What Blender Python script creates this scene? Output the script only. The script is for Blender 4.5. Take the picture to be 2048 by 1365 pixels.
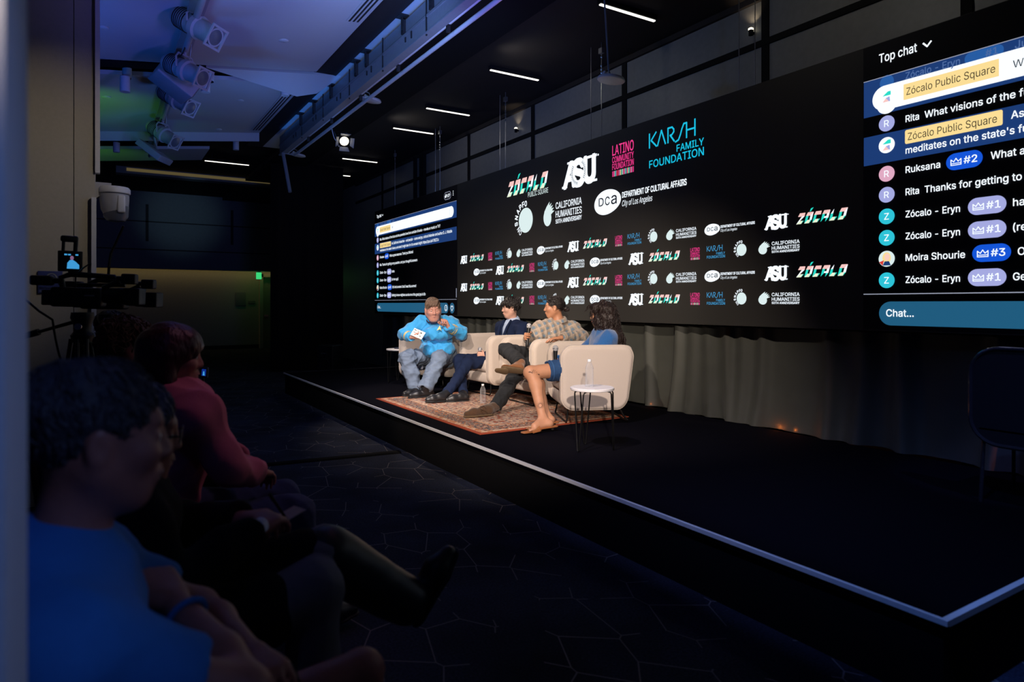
import bpy, math, random
import numpy as np
from mathutils import Vector, Matrix

for _o in list(bpy.data.objects):
    bpy.data.objects.remove(_o, do_unlink=True)
scene = bpy.context.scene
COL = scene.collection
PI = math.pi
rnd = random.Random(7)

# ------------------------------------------------------------------ camera
FPX = 1325.0                                   # focal length in pixels of the 2048 wide frame
YAW = math.atan(824 / FPX)
SN, CS = math.sin(YAW), math.cos(YAW)
EYE = 1.40
cam_data = bpy.data.cameras.new('camera')
cam = bpy.data.objects.new('camera', cam_data)
COL.objects.link(cam)
cam.location = (0, 0, EYE)
cam.rotation_euler = (PI / 2, 0, -YAW)
cam_data.sensor_width = 36
cam_data.lens = FPX / 2048 * 36
cam_data.shift_y = -(682.5 - 608) / 2048
cam_data.clip_start = 0.05
cam_data.clip_end = 80
cam_data.dof.use_dof = True
cam_data.dof.focus_distance = 7.2
cam_data.dof.aperture_fstop = 2.4
scene.camera = cam

# ------------------------------------------------------------------ world and exposure
world = bpy.data.worlds.new('world')
scene.world = world
world.use_nodes = True
bg = world.node_tree.nodes['Background']
bg.inputs[0].default_value = (0.10, 0.13, 0.42, 1)
bg.inputs[1].default_value = 0.022
vs = scene.view_settings
vs.view_transform = 'Standard'
vs.look = 'None'
vs.gamma = 1.0
vs.use_curve_mapping = False
vs.exposure = 0.0
scene.cycles.use_denoising = True
scene.cycles.max_bounces = 6
scene.cycles.sample_clamp_indirect = 4


# ------------------------------------------------------------------ lights
def spot(name, loc, target, energy, color, angle, blend=0.4, radius=0.08):
    d = bpy.data.lights.new(name, 'SPOT')
    d.energy, d.color, d.spot_size, d.spot_blend, d.shadow_soft_size = energy, color, math.radians(angle), blend, radius
    o = bpy.data.objects.new(name, d)
    COL.objects.link(o)
    o.location = loc
    o.rotation_euler = (Vector(target) - Vector(loc)).to_track_quat('-Z', 'Y').to_euler()
    return o


def point(name, loc, energy, color, radius=0.05):
    d = bpy.data.lights.new(name, 'POINT')
    d.energy, d.color, d.shadow_soft_size = energy, color, radius
    o = bpy.data.objects.new(name, d)
    COL.objects.link(o)
    o.location = loc
    return o


def area(name, loc, target, energy, color, sx, sy):
    d = bpy.data.lights.new(name, 'AREA')
    d.energy, d.color, d.shape, d.size, d.size_y = energy, color, 'RECTANGLE', sx, sy
    o = bpy.data.objects.new(name, d)
    COL.objects.link(o)
    o.location = loc
    o.rotation_euler = (Vector(target) - Vector(loc)).to_track_quat('-Z', 'Y').to_euler()
    return o


WARM = (1.0, 0.82, 0.67)
# front lights hang on the ceiling pipe; a long unseen flag, added below them, keeps their light off the hall floor
spot('stage_spotlight_key', (0.80, 3.1, 3.90), (3.75, 4.85, 0.85), 560, WARM, 52, 0.75, 0.03)
spot('stage_spotlight_second', (0.80, 4.2, 3.90), (3.9, 7.2, 0.9), 720, WARM, 44, 0.7, 0.03)
spot('front_of_house_spotlight', (-1.6, -2.6, 2.75), (3.75, 5.9, 1.15), 2500, (1.0, 0.83, 0.70), 23, 0.55, 0.06)
spot('stage_wash_blue', (0.80, 0.9, 3.90), (2.9, 1.2, 0.3), 260, (0.13, 0.30, 1.0), 60, 1.0, 0.02)
spot('stage_wash_violet', (0.80, 2.2, 3.90), (2.8, 3.2, 0.3), 230, (0.45, 0.50, 1.0), 56, 1.0, 0.02)
spot('stage_wash_white', (0.80, 3.6, 3.90), (2.55, 7.4, 0.3), 760, (0.85, 0.85, 1.0), 34, 1.0, 0.02)
spot('stage_spotlight_far', (3.1, 9.62, 3.78), (3.6, 7.0, 0.5), 260, WARM, 50, 0.6, 0.05)
spot('blue_ceiling_uplight', (-0.9, 6.3, 2.4), (0.3, 7.6, 4.1), 130, (0.012, 0.17, 1.0), 75, 0.9, 0.1)
spot('green_ceiling_uplight', (-0.9, 9.2, 2.6), (-0.25, 10.2, 4.0), 34, (0.20, 1.0, 0.04), 62, 0.9, 0.1)
spot('green_far_uplight', (-0.4, 12.6, 2.8), (0.0, 13.7, 4.0), 12, (0.20, 1.0, 0.04), 60, 0.9, 0.1)
spot('blue_lip_wash', (0.2, 9.2, 2.4), (0.6, 11.8, 4.0), 26, (0.02, 0.20, 1.0), 50, 1.0, 0.1)
spot('violet_ceiling_uplight', (2.1, 3.6, 2.3), (2.0, 6.2, 4.2), 210, (0.18, 0.17, 1.0), 105, 1.0, 0.2)
spot('violet_ceiling_uplight_far', (2.1, 8.0, 2.6), (1.6, 10.2, 4.2), 46, (0.09, 0.30, 1.0), 110, 1.0, 0.2)
spot('orange_curtain_uplight', (4.84, 0.55, 0.42), (4.90, 3.6, 0.62), 26, (1.0, 0.25, 0.05), 26, 1.0, 0.03)
for _y, _e in ((3.62, .12), (3.45, .05), (2.98, .05), (5.15, .03)):
    point('orange_floor_glow', (4.925, _y, 0.345), _e, (1.0, 0.22, 0.03), 0.01)
spot('column_edge_fill', (1.4, 4.9, 2.6), (0.0, 5.6, 1.9), 9, (0.2, 0.4, 1.0), 60, 1.0, 0.1)  # added blue fill so the column trim reads blue
spot('hall_fill', (1.8, 15.5, 3.9), (1.9, 20.5, 3.85), 75, (0.35, 0.62, 0.78), 31, 1.0, 0.2)  # added fill that lifts the dark far header panels
_w = area('recess_blue_fill', (2.605, 5.0, 4.18), (2.612, 5.0, 4.35), 1.7, (0.03, 0.25, 1.0), 13.0, 0.02)  # added strip of blue light, tints the recess from inside
_w.data.spread = math.radians(70)
spot('blue_audience_wash', (-0.6, 0.6, 3.9), (0.1, 1.2, 0.9), 16, (0.02, 0.14, 1.0), 80, 1.0, 0.2)
spot('pink_shirt_fill', (1.9, 2.6, 3.9), (0.40, 2.9, 0.9), 26, (1.0, 0.42, 0.62), 36, 1.0, 0.2)  # added pink fill to bring out the pink shirt
spot('pillar_blue_wash', (0.9, -0.6, 2.6), (-0.25, 0.75, 1.2), 60, (0.22, 0.38, 1.0), 34, 1.0, 0.1)
spot('column_warm_wash', (1.3, 3.6, 3.6), (-0.55, 5.6, 2.2), 60, (1.0, 0.86, 0.68), 42, 1.0, 0.1)
spot('beam_blue_wash', (0.2, 5.0, 3.2), (2.72, 6.4, 4.1), 110, (0.14, 0.36, 1.0), 100, 1.0, 0.1)
spot('chair_rim_fill', (3.3, 0.3, 3.2), (4.28, 1.52, 0.95), 110, (0.25, 0.28, 1.0), 18, 0.5, 0.03)  # added narrow light, gives the black chair its rim highlight
spot('pipe_blue_fill', (1.9, 4.6, 3.1), (2.76, 6.6, 4.03), 100, (0.28, 0.5, 1.0), 80, 1.0, 0.1)  # added blue fill from below to brighten the lighting pipe
spot('orange_pipe_glow', (3.7, 3.6, 3.3), (2.84, 4.6, 3.95), 14, (1.0, 0.30, 0.10), 70, 1.0, 0.1)


# ------------------------------------------------------------------ helpers: placing
def at(px, py, d):
    """a pixel of the 2048 x 1365 frame at depth d metres -> a point of the room"""
    r = (px - 1024) / FPX * d
    return Vector((d * SN + r * CS, d * CS - r * SN, EYE - (py - 608) / FPX * d))


def camdir(r, d, z=0.0):
    """a direction given as right / away / up of the picture -> room direction"""
    return Vector((r * CS + d * SN, -r * SN + d * CS, z)).normalized()


def V(*a):
    return Vector(a)


# ------------------------------------------------------------------ helpers: materials
def _nodes(name):
    m = bpy.data.materials.new(name)
    m.use_nodes = True
    nt = m.node_tree
    return m, nt, nt.nodes['Principled BSDF']


def N(nt, typ, **kw):
    n = nt.nodes.new(typ)
    for k, v in kw.items():
        if k.startswith('i_'):
            n.inputs[k[2:].replace('_', ' ')].default_value = v
        else:
            setattr(n, k, v)
    return n


def mat(name, col, rough=0.6, metal=0.0, var=0.12, scale=30.0, bump=0.0, bscale=None, spec=0.5, sheen=0.0, coat=0.0, stretch=None, sss=0.0):
    m, nt, b = _nodes(name)
    c = (*col, 1)
    tc = N(nt, 'ShaderNodeTexCoord')
    src = tc.outputs['Object']
    if stretch:
        mp = N(nt, 'ShaderNodeMapping')
        mp.inputs['Scale'].default_value = stretch
        nt.links.new(src, mp.inputs['Vector'])
        src = mp.outputs['Vector']
    nz = N(nt, 'ShaderNodeTexNoise', i_Scale=scale, i_Detail=5.0)
    nt.links.new(src, nz.inputs['Vector'])
    mx = N(nt, 'ShaderNodeMix', data_type='RGBA')
    mx.inputs['A'].default_value = tuple(x * (1 - var) for x in col) + (1,)
    mx.inputs['B'].default_value = tuple(min(1, x * (1 + var)) for x in col) + (1,)
    nt.links.new(nz.outputs[0], mx.inputs['Factor'])
    nt.links.new(mx.outputs['Result'], b.inputs['Base Color'])
    b.inputs['Roughness'].default_value = rough
    b.inputs['Metallic'].default_value = metal
    b.inputs['Specular IOR Level'].default_value = spec
    b.inputs['Sheen Weight'].default_value = sheen
    b.inputs['Coat Weight'].default_value = coat
    if sss:
        b.inputs['Subsurface Weight'].default_value = sss
        b.inputs['Subsurface Radius'].default_value = (0.012, 0.005, 0.003)
        b.inputs['Subsurface Scale'].default_value = 0.5
    if bump:
        n2 = N(nt, 'ShaderNodeTexNoise', i_Scale=bscale or scale * 4, i_Detail=4.0)
        nt.links.new(src, n2.inputs['Vector'])
        bp = N(nt, 'ShaderNodeBump', i_Strength=bump, i_Distance=0.01)
        nt.links.new(n2.outputs[0], bp.inputs['Height'])
        nt.links.new(bp.outputs[0], b.inputs['Normal'])
    return m


def emit(name, col, strength=1.0):
    m, nt, b = _nodes(name)
    b.inputs['Base Color'].default_value = (0.01, 0.01, 0.01, 1)
    b.inputs['Roughness'].default_value = 0.8
    b.inputs['Emission Color'].default_value = (*col, 1)
    b.inputs['Emission Strength'].default_value = strength
    return m


def srgb(r, g, b):
    f = lambda c: (c / 255 / 12.92) if c / 255 <= 0.04045 else ((c / 255 + 0.055) / 1.055) ** 2.4
    return (f(r), f(g), f(b))


# ------------------------------------------------------------------ helpers: objects
def thing(name, label, cat, loc=(0, 0, 0), rz=0.0, group=None):
    o = bpy.data.objects.new(name, None)
    COL.objects.link(o)
    o.location = loc
    o.rotation_euler = (0, 0, rz)
    o.empty_display_size = 0.1
    tag(o, label, cat, group)
    return o


def tag(o, label=None, cat=None, group=None, kind=None):
    if label: o['label'] = label
    if cat: o['category'] = cat
    if group: o['group'] = group
    if kind: o['kind'] = kind
    return o


def copy_tree(o, parent=None):
    c = o.copy()
    COL.objects.link(c)
    if parent is not None:
        c.parent = parent
    for ch in list(o.children):
        copy_tree(ch, c)
    return c


def link_mesh(name, me, parent=None, loc=None):
    o = bpy.data.objects.new(name, me)
    COL.objects.link(o)
    if parent is not None:
        o.parent = parent
    if loc is not None:
        o.location = loc
    return o


def frame_of(d):
    d = d.normalized()
    a = Vector((0, 0, 1)) if abs(d.z) < 0.9 else Vector((1, 0, 0))
    u = d.cross(a).normalized()
    return u, d.cross(u).normalized()


class MB:
    """collects simple shapes into one mesh"""

    def __init__(s, *mats):
        s.v, s.f, s.m, s.mats, s.cur = [], [], [], list(mats), 0

    def use(s, m):
        if m not in s.mats:
            s.mats.append(m)
        s.cur = s.mats.index(m)
        return s

    def add(s, vs, fs):
        b = len(s.v)
        s.v += [tuple(x) for x in vs]
        s.f += [tuple(i + b for i in f) for f in fs]
        s.m += [s.cur] * len(fs)
        return s

    def box(s, c, size, R=None):
        c = Vector(c)
        h = [x / 2 for x in size]
        P = [Vector((sx * h[0], sy * h[1], sz * h[2])) for sx in (-1, 1) for sy in (-1, 1) for sz in (-1, 1)]
        if R is not None:
            P = [R @ p for p in P]
        return s.add([c + p for p in P], [(0, 1, 3, 2), (4, 6, 7, 5), (0, 4, 5, 1), (2, 3, 7, 6), (0, 2, 6, 4), (1, 5, 7, 3)])

    def lohi(s, lo, hi):
        return s.box([(a + b) / 2 for a, b in zip(lo, hi)], [b - a for a, b in zip(lo, hi)])

    def rbox(s, c, size, r, R=None, k=3, warp=None):
        """box with rounded edges"""
        c = Vector(c)
        h = [x / 2 for x in size]
        r = min(r, min(h) * 0.98)
        ax = []
        for i in range(3):
            t = [j / k for j in range(k + 1)]
            lo = [-h[i] + r * (1 - math.cos(x * PI / 2)) * 1.0 for x in t]
            ax.append(lo + [-x for x in reversed(lo)])
        n = 2 * k + 2
        idx, vs = {}, []
        for i in range(n):
            for j in range(n):
                for l in range(n):
                    if i in (0, n - 1) or j in (0, n - 1) or l in (0, n - 1):
                        p = Vector((ax[0][i], ax[1][j], ax[2][l]))
                        q = Vector([max(-(h[a] - r), min(h[a] - r, p[a])) for a in range(3)])
                        d = p - q
                        if d.length > 1e-9:
                            p = q + d.normalized() * r
                        if warp:
                            p = warp(p)
                        if R is not None:
                            p = R @ p
                        idx[i, j, l] = len(vs)
                        vs.append(c + p)
        fs = []
        for a in range(n - 1):
            for b in range(n - 1):
                fs += [(idx[0, a, b], idx[0, a, b + 1], idx[0, a + 1, b + 1], idx[0, a + 1, b]),
                       (idx[n - 1, a, b], idx[n - 1, a + 1, b], idx[n - 1, a + 1, b + 1], idx[n - 1, a, b + 1]),
                       (idx[a, 0, b], idx[a + 1, 0, b], idx[a + 1, 0, b + 1], idx[a, 0, b + 1]),
                       (idx[a, n - 1, b], idx[a, n - 1, b + 1], idx[a + 1, n - 1, b + 1], idx[a + 1, n - 1, b]),
                       (idx[a, b, 0], idx[a, b + 1, 0], idx[a + 1, b + 1, 0], idx[a + 1, b, 0]),
                       (idx[a, b, n - 1], idx[a + 1, b, n - 1], idx[a + 1, b + 1, n - 1], idx[a, b + 1, n - 1])]
        return s.add(vs, fs)

    def tube(s, pts, r, n=8, closed=False, cap=True):
        pts = [Vector(p) for p in pts]
        rs = r if isinstance(r, (list, tuple)) else [r] * len(pts)
        m = len(pts)
        vs, fs = [], []
        u = None
        for i in range(m):
            if closed:
                d = (pts[(i + 1) % m] - pts[i - 1])
            else:
                d = pts[min(i + 1, m - 1)] - pts[max(i - 1, 0)]
            d = d.normalized() if d.length > 1e-9 else Vector((0, 0, 1))
            if u is None:
                u, w = frame_of(d)
            else:
                u = (u - d * u.dot(d)).normalized()
            w = d.cross(u)
            for j in range(n):
                a = 2 * PI * j / n
                vs.append(pts[i] + (u * math.cos(a) + w * math.sin(a)) * rs[i])
        for i in range(m if closed else m - 1):
            i2 = (i + 1) % m
            for j in range(n):
                fs.append((i * n + j, i * n + (j + 1) % n, i2 * n + (j + 1) % n, i2 * n + j))
        if cap and not closed:
            fs.append(tuple(reversed(range(n))))
            fs.append(tuple((m - 1) * n + j for j in range(n)))
        return s.add(vs, fs)

    def cyl(s, a, b, r0, r1=None, n=16):
        return s.tube([a, b], [r0, r0 if r1 is None else r1], n)

    def lathe(s, prof, c=(0, 0, 0), axis=(0, 0, 1), n=24, cap=True):
        c = Vector(c)
        d = Vector(axis).normalized()
        u, w = frame_of(d)
        vs, fs = [], []
        for r, z in prof:
            for j in range(n):
                a = 2 * PI * j / n
                vs.append(c + d * z + (u * math.cos(a) + w * math.sin(a)) * max(r, 1e-5))
        for i in range(len(prof) - 1):
            for j in range(n):
                fs.append((i * n + j, i * n + (j + 1) % n, (i + 1) * n + (j + 1) % n, (i + 1) * n + j))
        if cap:
            fs.append(tuple(reversed(range(n))))
            fs.append(tuple((len(prof) - 1) * n + j for j in range(n)))
        return s.add(vs, fs)

    def ball(s, c, r, n=14, sq=(1, 1, 1)):
        c = Vector(c)
        prof = [(math.sin(PI * i / n), -math.cos(PI * i / n)) for i in range(n + 1)]
        vs, fs = [], []
        for pr, pz in prof:
            for j in range(n):
                a = 2 * PI * j / n
                vs.append(c + Vector((pr * math.cos(a) * sq[0], pr * math.sin(a) * sq[1], pz * sq[2])) * r)
        for i in range(n):
            for j in range(n):
                fs.append((i * n + j, i * n + (j + 1) % n, (i + 1) * n + (j + 1) % n, (i + 1) * n + j))
        return s.add(vs, fs)

    def prism(s, poly, origin, ux, uy, depth):
        """flat polygon (list of 2D) pushed along ux x uy by depth"""
        o, ux, uy = Vector(origin), Vector(ux), Vector(uy)
        nn = ux.cross(uy).normalized()
        n = len(poly)
        vs = [o + ux * x + uy * y for x, y in poly] + [o + ux * x + uy * y + nn * depth for x, y in poly]
        fs = [tuple(reversed(range(n))), tuple(range(n, 2 * n))]
        for i in range(n):
            j = (i + 1) % n
            fs.append((i, j, n + j, n + i))
        return s.add(vs, fs)

    def build(s, name, parent=None, origin=None, smooth=40, loc=None):
        me = bpy.data.meshes.new(name)
        vs = s.v
        if origin is not None:
            o = Vector(origin)
            vs = [(a - o.x, b - o.y, c - o.z) for a, b, c in vs]
        me.from_pydata(vs, [], s.f)
        for m in s.mats:
            me.materials.append(m)
        if len(s.mats) > 1:
            me.polygons.foreach_set('material_index', s.m)
        if smooth:
            me.polygons.foreach_set('use_smooth', [True] * len(me.polygons))
            me.set_sharp_from_angle(angle=math.radians(smooth))
        me.update()
        return link_mesh(name, me, parent, loc)


def mesh_np(name, Vv, Q, mats, parent=None, origin=None):
    """big quad mesh from numpy arrays"""
    me = bpy.data.meshes.new(name)
    if origin is not None:
        Vv = Vv - np.array(origin, dtype=np.float32)
    me.vertices.add(len(Vv))
    me.vertices.foreach_set('co', np.ascontiguousarray(Vv, dtype=np.float32).ravel())
    me.loops.add(Q.size)
    me.loops.foreach_set('vertex_index', np.ascontiguousarray(Q, dtype=np.int32).ravel())
    me.polygons.add(len(Q))
    me.polygons.foreach_set('loop_start', np.arange(0, Q.size, Q.shape[1], dtype=np.int32))
    me.polygons.foreach_set('use_smooth', np.ones(len(Q), dtype=bool))
    for m in (mats if isinstance(mats, (list, tuple)) else [mats]):
        me.materials.append(m)
    me.update(calc_edges=True)
    me.validate()
    return link_mesh(name, me, parent)


# ------------------------------------------------------------------ helpers: soft bodies (distance fields)
def cone(a, b, ra, rb=None, k=0.02, op='+', sq=None):
    return dict(t='c', a=np.array(a, float), b=np.array(b, float), ra=ra, rb=ra if rb is None else rb, k=k, op=op,
                sq=None if sq is None else (np.array(sq[0], float), sq[1]))


def ell(c, r, R=None, k=0.02, op='+'):
    """R: three axis vectors (rows)"""
    return dict(t='e', c=np.array(c, float), r=np.array(r, float), R=np.eye(3) if R is None else np.array(R, float), k=k, op=op)


def cut(p, n, k=0.004):
    """keep only what lies behind the plane (p, n)"""
    n = Vector(n).normalized()
    return dict(t='p', c=np.array(p, float), n=np.array(n, float), k=k, op='&')


def chain(pts, rs, k=0.02, sq=None):
    return [cone(pts[i], pts[i + 1], rs[i], rs[i + 1], k, sq=sq) for i in range(len(pts) - 1)]


def _bounds(p):
    if p['t'] == 'c':
        r = max(p['ra'], p['rb'])
        return np.minimum(p['a'], p['b']) - r, np.maximum(p['a'], p['b']) + r
    if p['t'] == 'e':
        ext = np.sqrt(((p['R'] * p['r'][:, None]) ** 2).sum(0))
        return p['c'] - ext, p['c'] + ext
    return None


def _ev(p, X, Y, Z):
    if p['t'] == 'c':
        a, b = p['a'], p['b']
        ba = b - a
        x, y, z = X - a[0], Y - a[1], Z - a[2]
        if p['sq'] is not None:
            n, f = p['sq']
            q = (x * n[0] + y * n[1] + z * n[2]) * (f - 1)
            x, y, z = x + q * n[0], y + q * n[1], z + q * n[2]
        L = max(float(ba @ ba), 1e-12)
        t = np.clip((x * ba[0] + y * ba[1] + z * ba[2]) / L, 0, 1)
        return np.sqrt((x - t * ba[0]) ** 2 + (y - t * ba[1]) ** 2 + (z - t * ba[2]) ** 2) - (p['ra'] + (p['rb'] - p['ra']) * t)
    if p['t'] == 'e':
        x, y, z = X - p['c'][0], Y - p['c'][1], Z - p['c'][2]
        R, r = p['R'], p['r']
        k0 = k1 = 0
        for i in range(3):
            l = R[i, 0] * x + R[i, 1] * y + R[i, 2] * z
            k0 = k0 + (l / r[i]) ** 2
            k1 = k1 + (l / r[i] ** 2) ** 2
        k0, k1 = np.sqrt(k0), np.sqrt(k1)
        return k0 * (k0 - 1) / np.maximum(k1, 1e-6)
    n, c = p['n'], p['c']
    return (X - c[0]) * n[0] + (Y - c[1]) * n[1] + (Z - c[2]) * n[2]


def _smin(a, b, k):
    h = np.maximum(k - np.abs(a - b), 0) / k
    return np.minimum(a, b) - h * h * k * 0.25


def soft(prims, h=0.006, relax=2):
    """surface of the blended shapes -> vertices, quads"""
    pos = [p for p in prims if p['op'] == '+']
    B = [_bounds(p) for p in pos]
    lo = np.min([b[0] for b in B], axis=0) - 3 * h
    hi = np.max([b[1] for b in B], axis=0) + 3 * h
    n = np.ceil((hi - lo) / h).astype(int) + 1
    F = np.full(n, 0.5, dtype=np.float32)
    ax = [(lo[i] + h * np.arange(n[i])).astype(np.float32) for i in range(3)]
    for p in prims:
        b = _bounds(p)
        if b is None:
            sl = (slice(None),) * 3
        else:
            m = p['k'] + 3 * h
            i0 = np.clip(np.floor((b[0] - m - lo) / h).astype(int), 0, n - 1)
            i1 = np.clip(np.ceil((b[1] + m - lo) / h).astype(int) + 1, 1, n)
            if (i1 <= i0).any():
                continue
            sl = tuple(slice(int(i0[i]), int(i1[i])) for i in range(3))
        d = _ev(p, ax[0][sl[0]][:, None, None], ax[1][sl[1]][None, :, None], ax[2][sl[2]][None, None, :]).astype(np.float32)
        if p['op'] == '+':
            F[sl] = _smin(F[sl], d, p['k'])
        elif p['op'] == '-':
            F[sl] = -_smin(-F[sl], d, p['k'])
        else:
            F[sl] = -_smin(-F[sl], -d, p['k'])
    F[0], F[-1] = 0.5, 0.5
    F[:, 0], F[:, -1] = 0.5, 0.5
    F[:, :, 0], F[:, :, -1] = 0.5, 0.5
    S = F < 0
    cnt = np.zeros(tuple(n - 1), dtype=np.uint8)
    for i in (0, 1):
        for j in (0, 1):
            for l in (0, 1):
                cnt += S[i:n[0] - 1 + i, j:n[1] - 1 + j, l:n[2] - 1 + l]
    act = (cnt > 0) & (cnt < 8)
    ii = np.argwhere(act)
    idx = np.full(act.shape, -1, dtype=np.int32)
    idx[act] = np.arange(len(ii), dtype=np.int32)
    P = np.zeros((len(ii), 3))
    C = np.zeros(len(ii))
    corners = [(i, j, l) for i in (0, 1) for j in (0, 1) for l in (0, 1)]
    for a in corners:
        for axis in range(3):
            if a[axis] == 0:
                b = list(a)
                b[axis] = 1
                fa = F[ii[:, 0] + a[0], ii[:, 1] + a[1], ii[:, 2] + a[2]]
                fb = F[ii[:, 0] + b[0], ii[:, 1] + b[1], ii[:, 2] + b[2]]
                m = (fa < 0) != (fb < 0)
                t = fa[m] / (fa[m] - fb[m])
                q = np.tile(np.array(a, float), (m.sum(), 1))
                q[:, axis] += t
                P[m] += q
                C[m] += 1
    Vv = lo + h * (ii + P / C[:, None])
    quads = []
    for axis in range(3):
        b1, b2 = (axis + 1) % 3, (axis + 2) % 3
        sa = [slice(None)] * 3
        sb = [slice(None)] * 3
        sa[axis], sb[axis] = slice(0, -1), slice(1, None)
        A, Bq = S[tuple(sa)], S[tuple(sb)]
        e = np.argwhere(A != Bq)
        inside = A[e[:, 0], e[:, 1], e[:, 2]]
        q = []
        for d1, d2 in ((-1, -1), (0, -1), (0, 0), (-1, 0)):
            c = e.copy()
            c[:, b1] += d1
            c[:, b2] += d2
            q.append(idx[c[:, 0], c[:, 1], c[:, 2]])
        q = np.stack(q, 1)
        q[~inside] = q[~inside][:, ::-1]
        quads.append(q)
    Q = np.concatenate(quads)
    if relax:
        E1 = np.concatenate([Q[:, [0, 1]], Q[:, [1, 2]], Q[:, [2, 3]], Q[:, [3, 0]]])
        deg = np.bincount(E1[:, 0], minlength=len(Vv)) + np.bincount(E1[:, 1], minlength=len(Vv))
        for it in range(relax):
            w = 0.5
            acc = np.zeros_like(Vv)
            for c in range(3):
                acc[:, c] = np.bincount(E1[:, 0], Vv[E1[:, 1], c], len(Vv)) + np.bincount(E1[:, 1], Vv[E1[:, 0], c], len(Vv))
            Vv = Vv * (1 - w) + w * acc / np.maximum(deg, 1)[:, None]
    return Vv, Q


def vnormals(Vv, Q):
    a = Vv[Q[:, 2]] - Vv[Q[:, 0]]
    b = Vv[Q[:, 3]] - Vv[Q[:, 1]]
    fn = np.cross(a, b)
    nrm = np.zeros_like(Vv)
    for j in range(4):
        for c in range(3):
            nrm[:, c] += np.bincount(Q[:, j], fn[:, c], len(Vv))
    return nrm / np.maximum(np.linalg.norm(nrm, axis=1), 1e-9)[:, None]


def ripple(Vv, Q, amp, freq, seed, dirs=None, oct=3):
    """folds and wrinkles: move the surface along its normals by layered waves"""
    r = np.random.RandomState(seed)
    nrm = vnormals(Vv, Q)
    d = np.zeros(len(Vv))
    for o in range(oct):
        for _ in range(3):
            k = r.normal(size=3)
            if dirs is not None:
                k = k * np.array(dirs)
            k = k / np.linalg.norm(k) * freq * (1.7 ** o)
            ph = r.uniform(0, 6.28)
            w = r.normal(size=3)
            w = w / np.linalg.norm(w) * freq * 0.5
            d += np.sin(Vv @ k + ph + 1.3 * np.sin(Vv @ w + ph * 2)) / (1.6 ** o)
    return Vv + nrm * (amp * d / 3.0)[:, None]


def crease(Vv, Q, amp, freq, seed, n=9):
    """cloth creases: sharp-valleyed waves running in a few directions, stronger here and there"""
    r = np.random.RandomState(seed)
    nrm = vnormals(Vv, Q)
    d = np.zeros(len(Vv))
    for o in range(n):
        k = r.normal(size=3)
        k = k / np.linalg.norm(k) * freq * r.uniform(.6, 1.9)
        w = r.normal(size=3)
        w = w / np.linalg.norm(w) * freq * .35
        a = Vv @ k + r.uniform(0, 6.28) + 1.6 * np.sin(Vv @ w + r.uniform(0, 6.28))
        g = r.normal(size=3)
        g = g / np.linalg.norm(g) * freq * .25
        m = np.clip(.5 + .8 * np.sin(Vv @ g + r.uniform(0, 6.28)), 0, 1)
        d += m * (1.5 - 2 * np.abs(np.sin(a * .5)))
    return Vv + nrm * (amp * d / n ** .5)[:, None]


def join_np(parts):
    off, vs, qs = 0, [], []
    for a, b in parts:
        vs.append(a)
        qs.append(b + off)
        off += len(a)
    return np.concatenate(vs), np.concatenate(qs)

# ================================================================== THE ROOM
def struct(name, mb, smooth=40):
    return tag(mb.build(name, smooth=smooth), kind='structure')


# carpet: dark navy tufts with a broken net of fine pale lines
def carpet_mat():
    m, nt, b = _nodes('carpet')
    L = nt.links.new
    tc = N(nt, 'ShaderNodeTexCoord')
    mp = N(nt, 'ShaderNodeMapping')
    mp.inputs['Rotation'].default_value = (0, 0, 0.5)
    mp.inputs['Scale'].default_value = (1.0, 0.72, 1)
    L(tc.outputs['Object'], mp.inputs['Vector'])
    vo = N(nt, 'ShaderNodeTexVoronoi', feature='DISTANCE_TO_EDGE', voronoi_dimensions='2D', i_Scale=4.3, i_Randomness=0.6)
    L(mp.outputs[0], vo.inputs['Vector'])
    ln = N(nt, 'ShaderNodeMath', operation='LESS_THAN')
    ln.inputs[1].default_value = 0.011
    L(vo.outputs['Distance'], ln.inputs[0])
    nz = N(nt, 'ShaderNodeTexNoise', i_Scale=3.1, i_Detail=1.0)
    L(mp.outputs[0], nz.inputs['Vector'])
    gt = N(nt, 'ShaderNodeMath', operation='GREATER_THAN')
    gt.inputs[1].default_value = 0.47
    L(nz.outputs[0], gt.inputs[0])
    mu = N(nt, 'ShaderNodeMath', operation='MULTIPLY')
    L(ln.outputs[0], mu.inputs[0])
    L(gt.outputs[0], mu.inputs[1])
    n2 = N(nt, 'ShaderNodeTexNoise', i_Scale=90.0, i_Detail=6.0)
    L(tc.outputs['Object'], n2.inputs['Vector'])
    n3 = N(nt, 'ShaderNodeTexNoise', i_Scale=1.7, i_Detail=3.0)
    L(tc.outputs['Object'], n3.inputs['Vector'])
    ad = N(nt, 'ShaderNodeMath', operation='MULTIPLY')
    L(n2.outputs[0], ad.inputs[0])
    L(n3.outputs[0], ad.inputs[1])
    cr = N(nt, 'ShaderNodeValToRGB')
    cr.color_ramp.elements[0].position, cr.color_ramp.elements[0].color = 0.12, (0.010, 0.012, 0.024, 1)
    cr.color_ramp.elements[1].position, cr.color_ramp.elements[1].color = 0.42, (0.048, 0.060, 0.100, 1)
    L(ad.outputs[0], cr.inputs[0])
    mx = N(nt, 'ShaderNodeMix', data_type='RGBA')
    mx.inputs['B'].default_value = (0.24, 0.21, 0.20, 1)
    L(mu.outputs[0], mx.inputs['Factor'])
    L(cr.outputs[0], mx.inputs['A'])
    L(mx.outputs['Result'], b.inputs['Base Color'])
    b.inputs['Roughness'].default_value = 0.95
    b.inputs['Specular IOR Level'].default_value = 0.15
    bp = N(nt, 'ShaderNodeBump', i_Strength=0.5, i_Distance=0.006)
    L(n2.outputs[0], bp.inputs['Height'])
    L(bp.outputs[0], b.inputs['Normal'])
    return m


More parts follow.
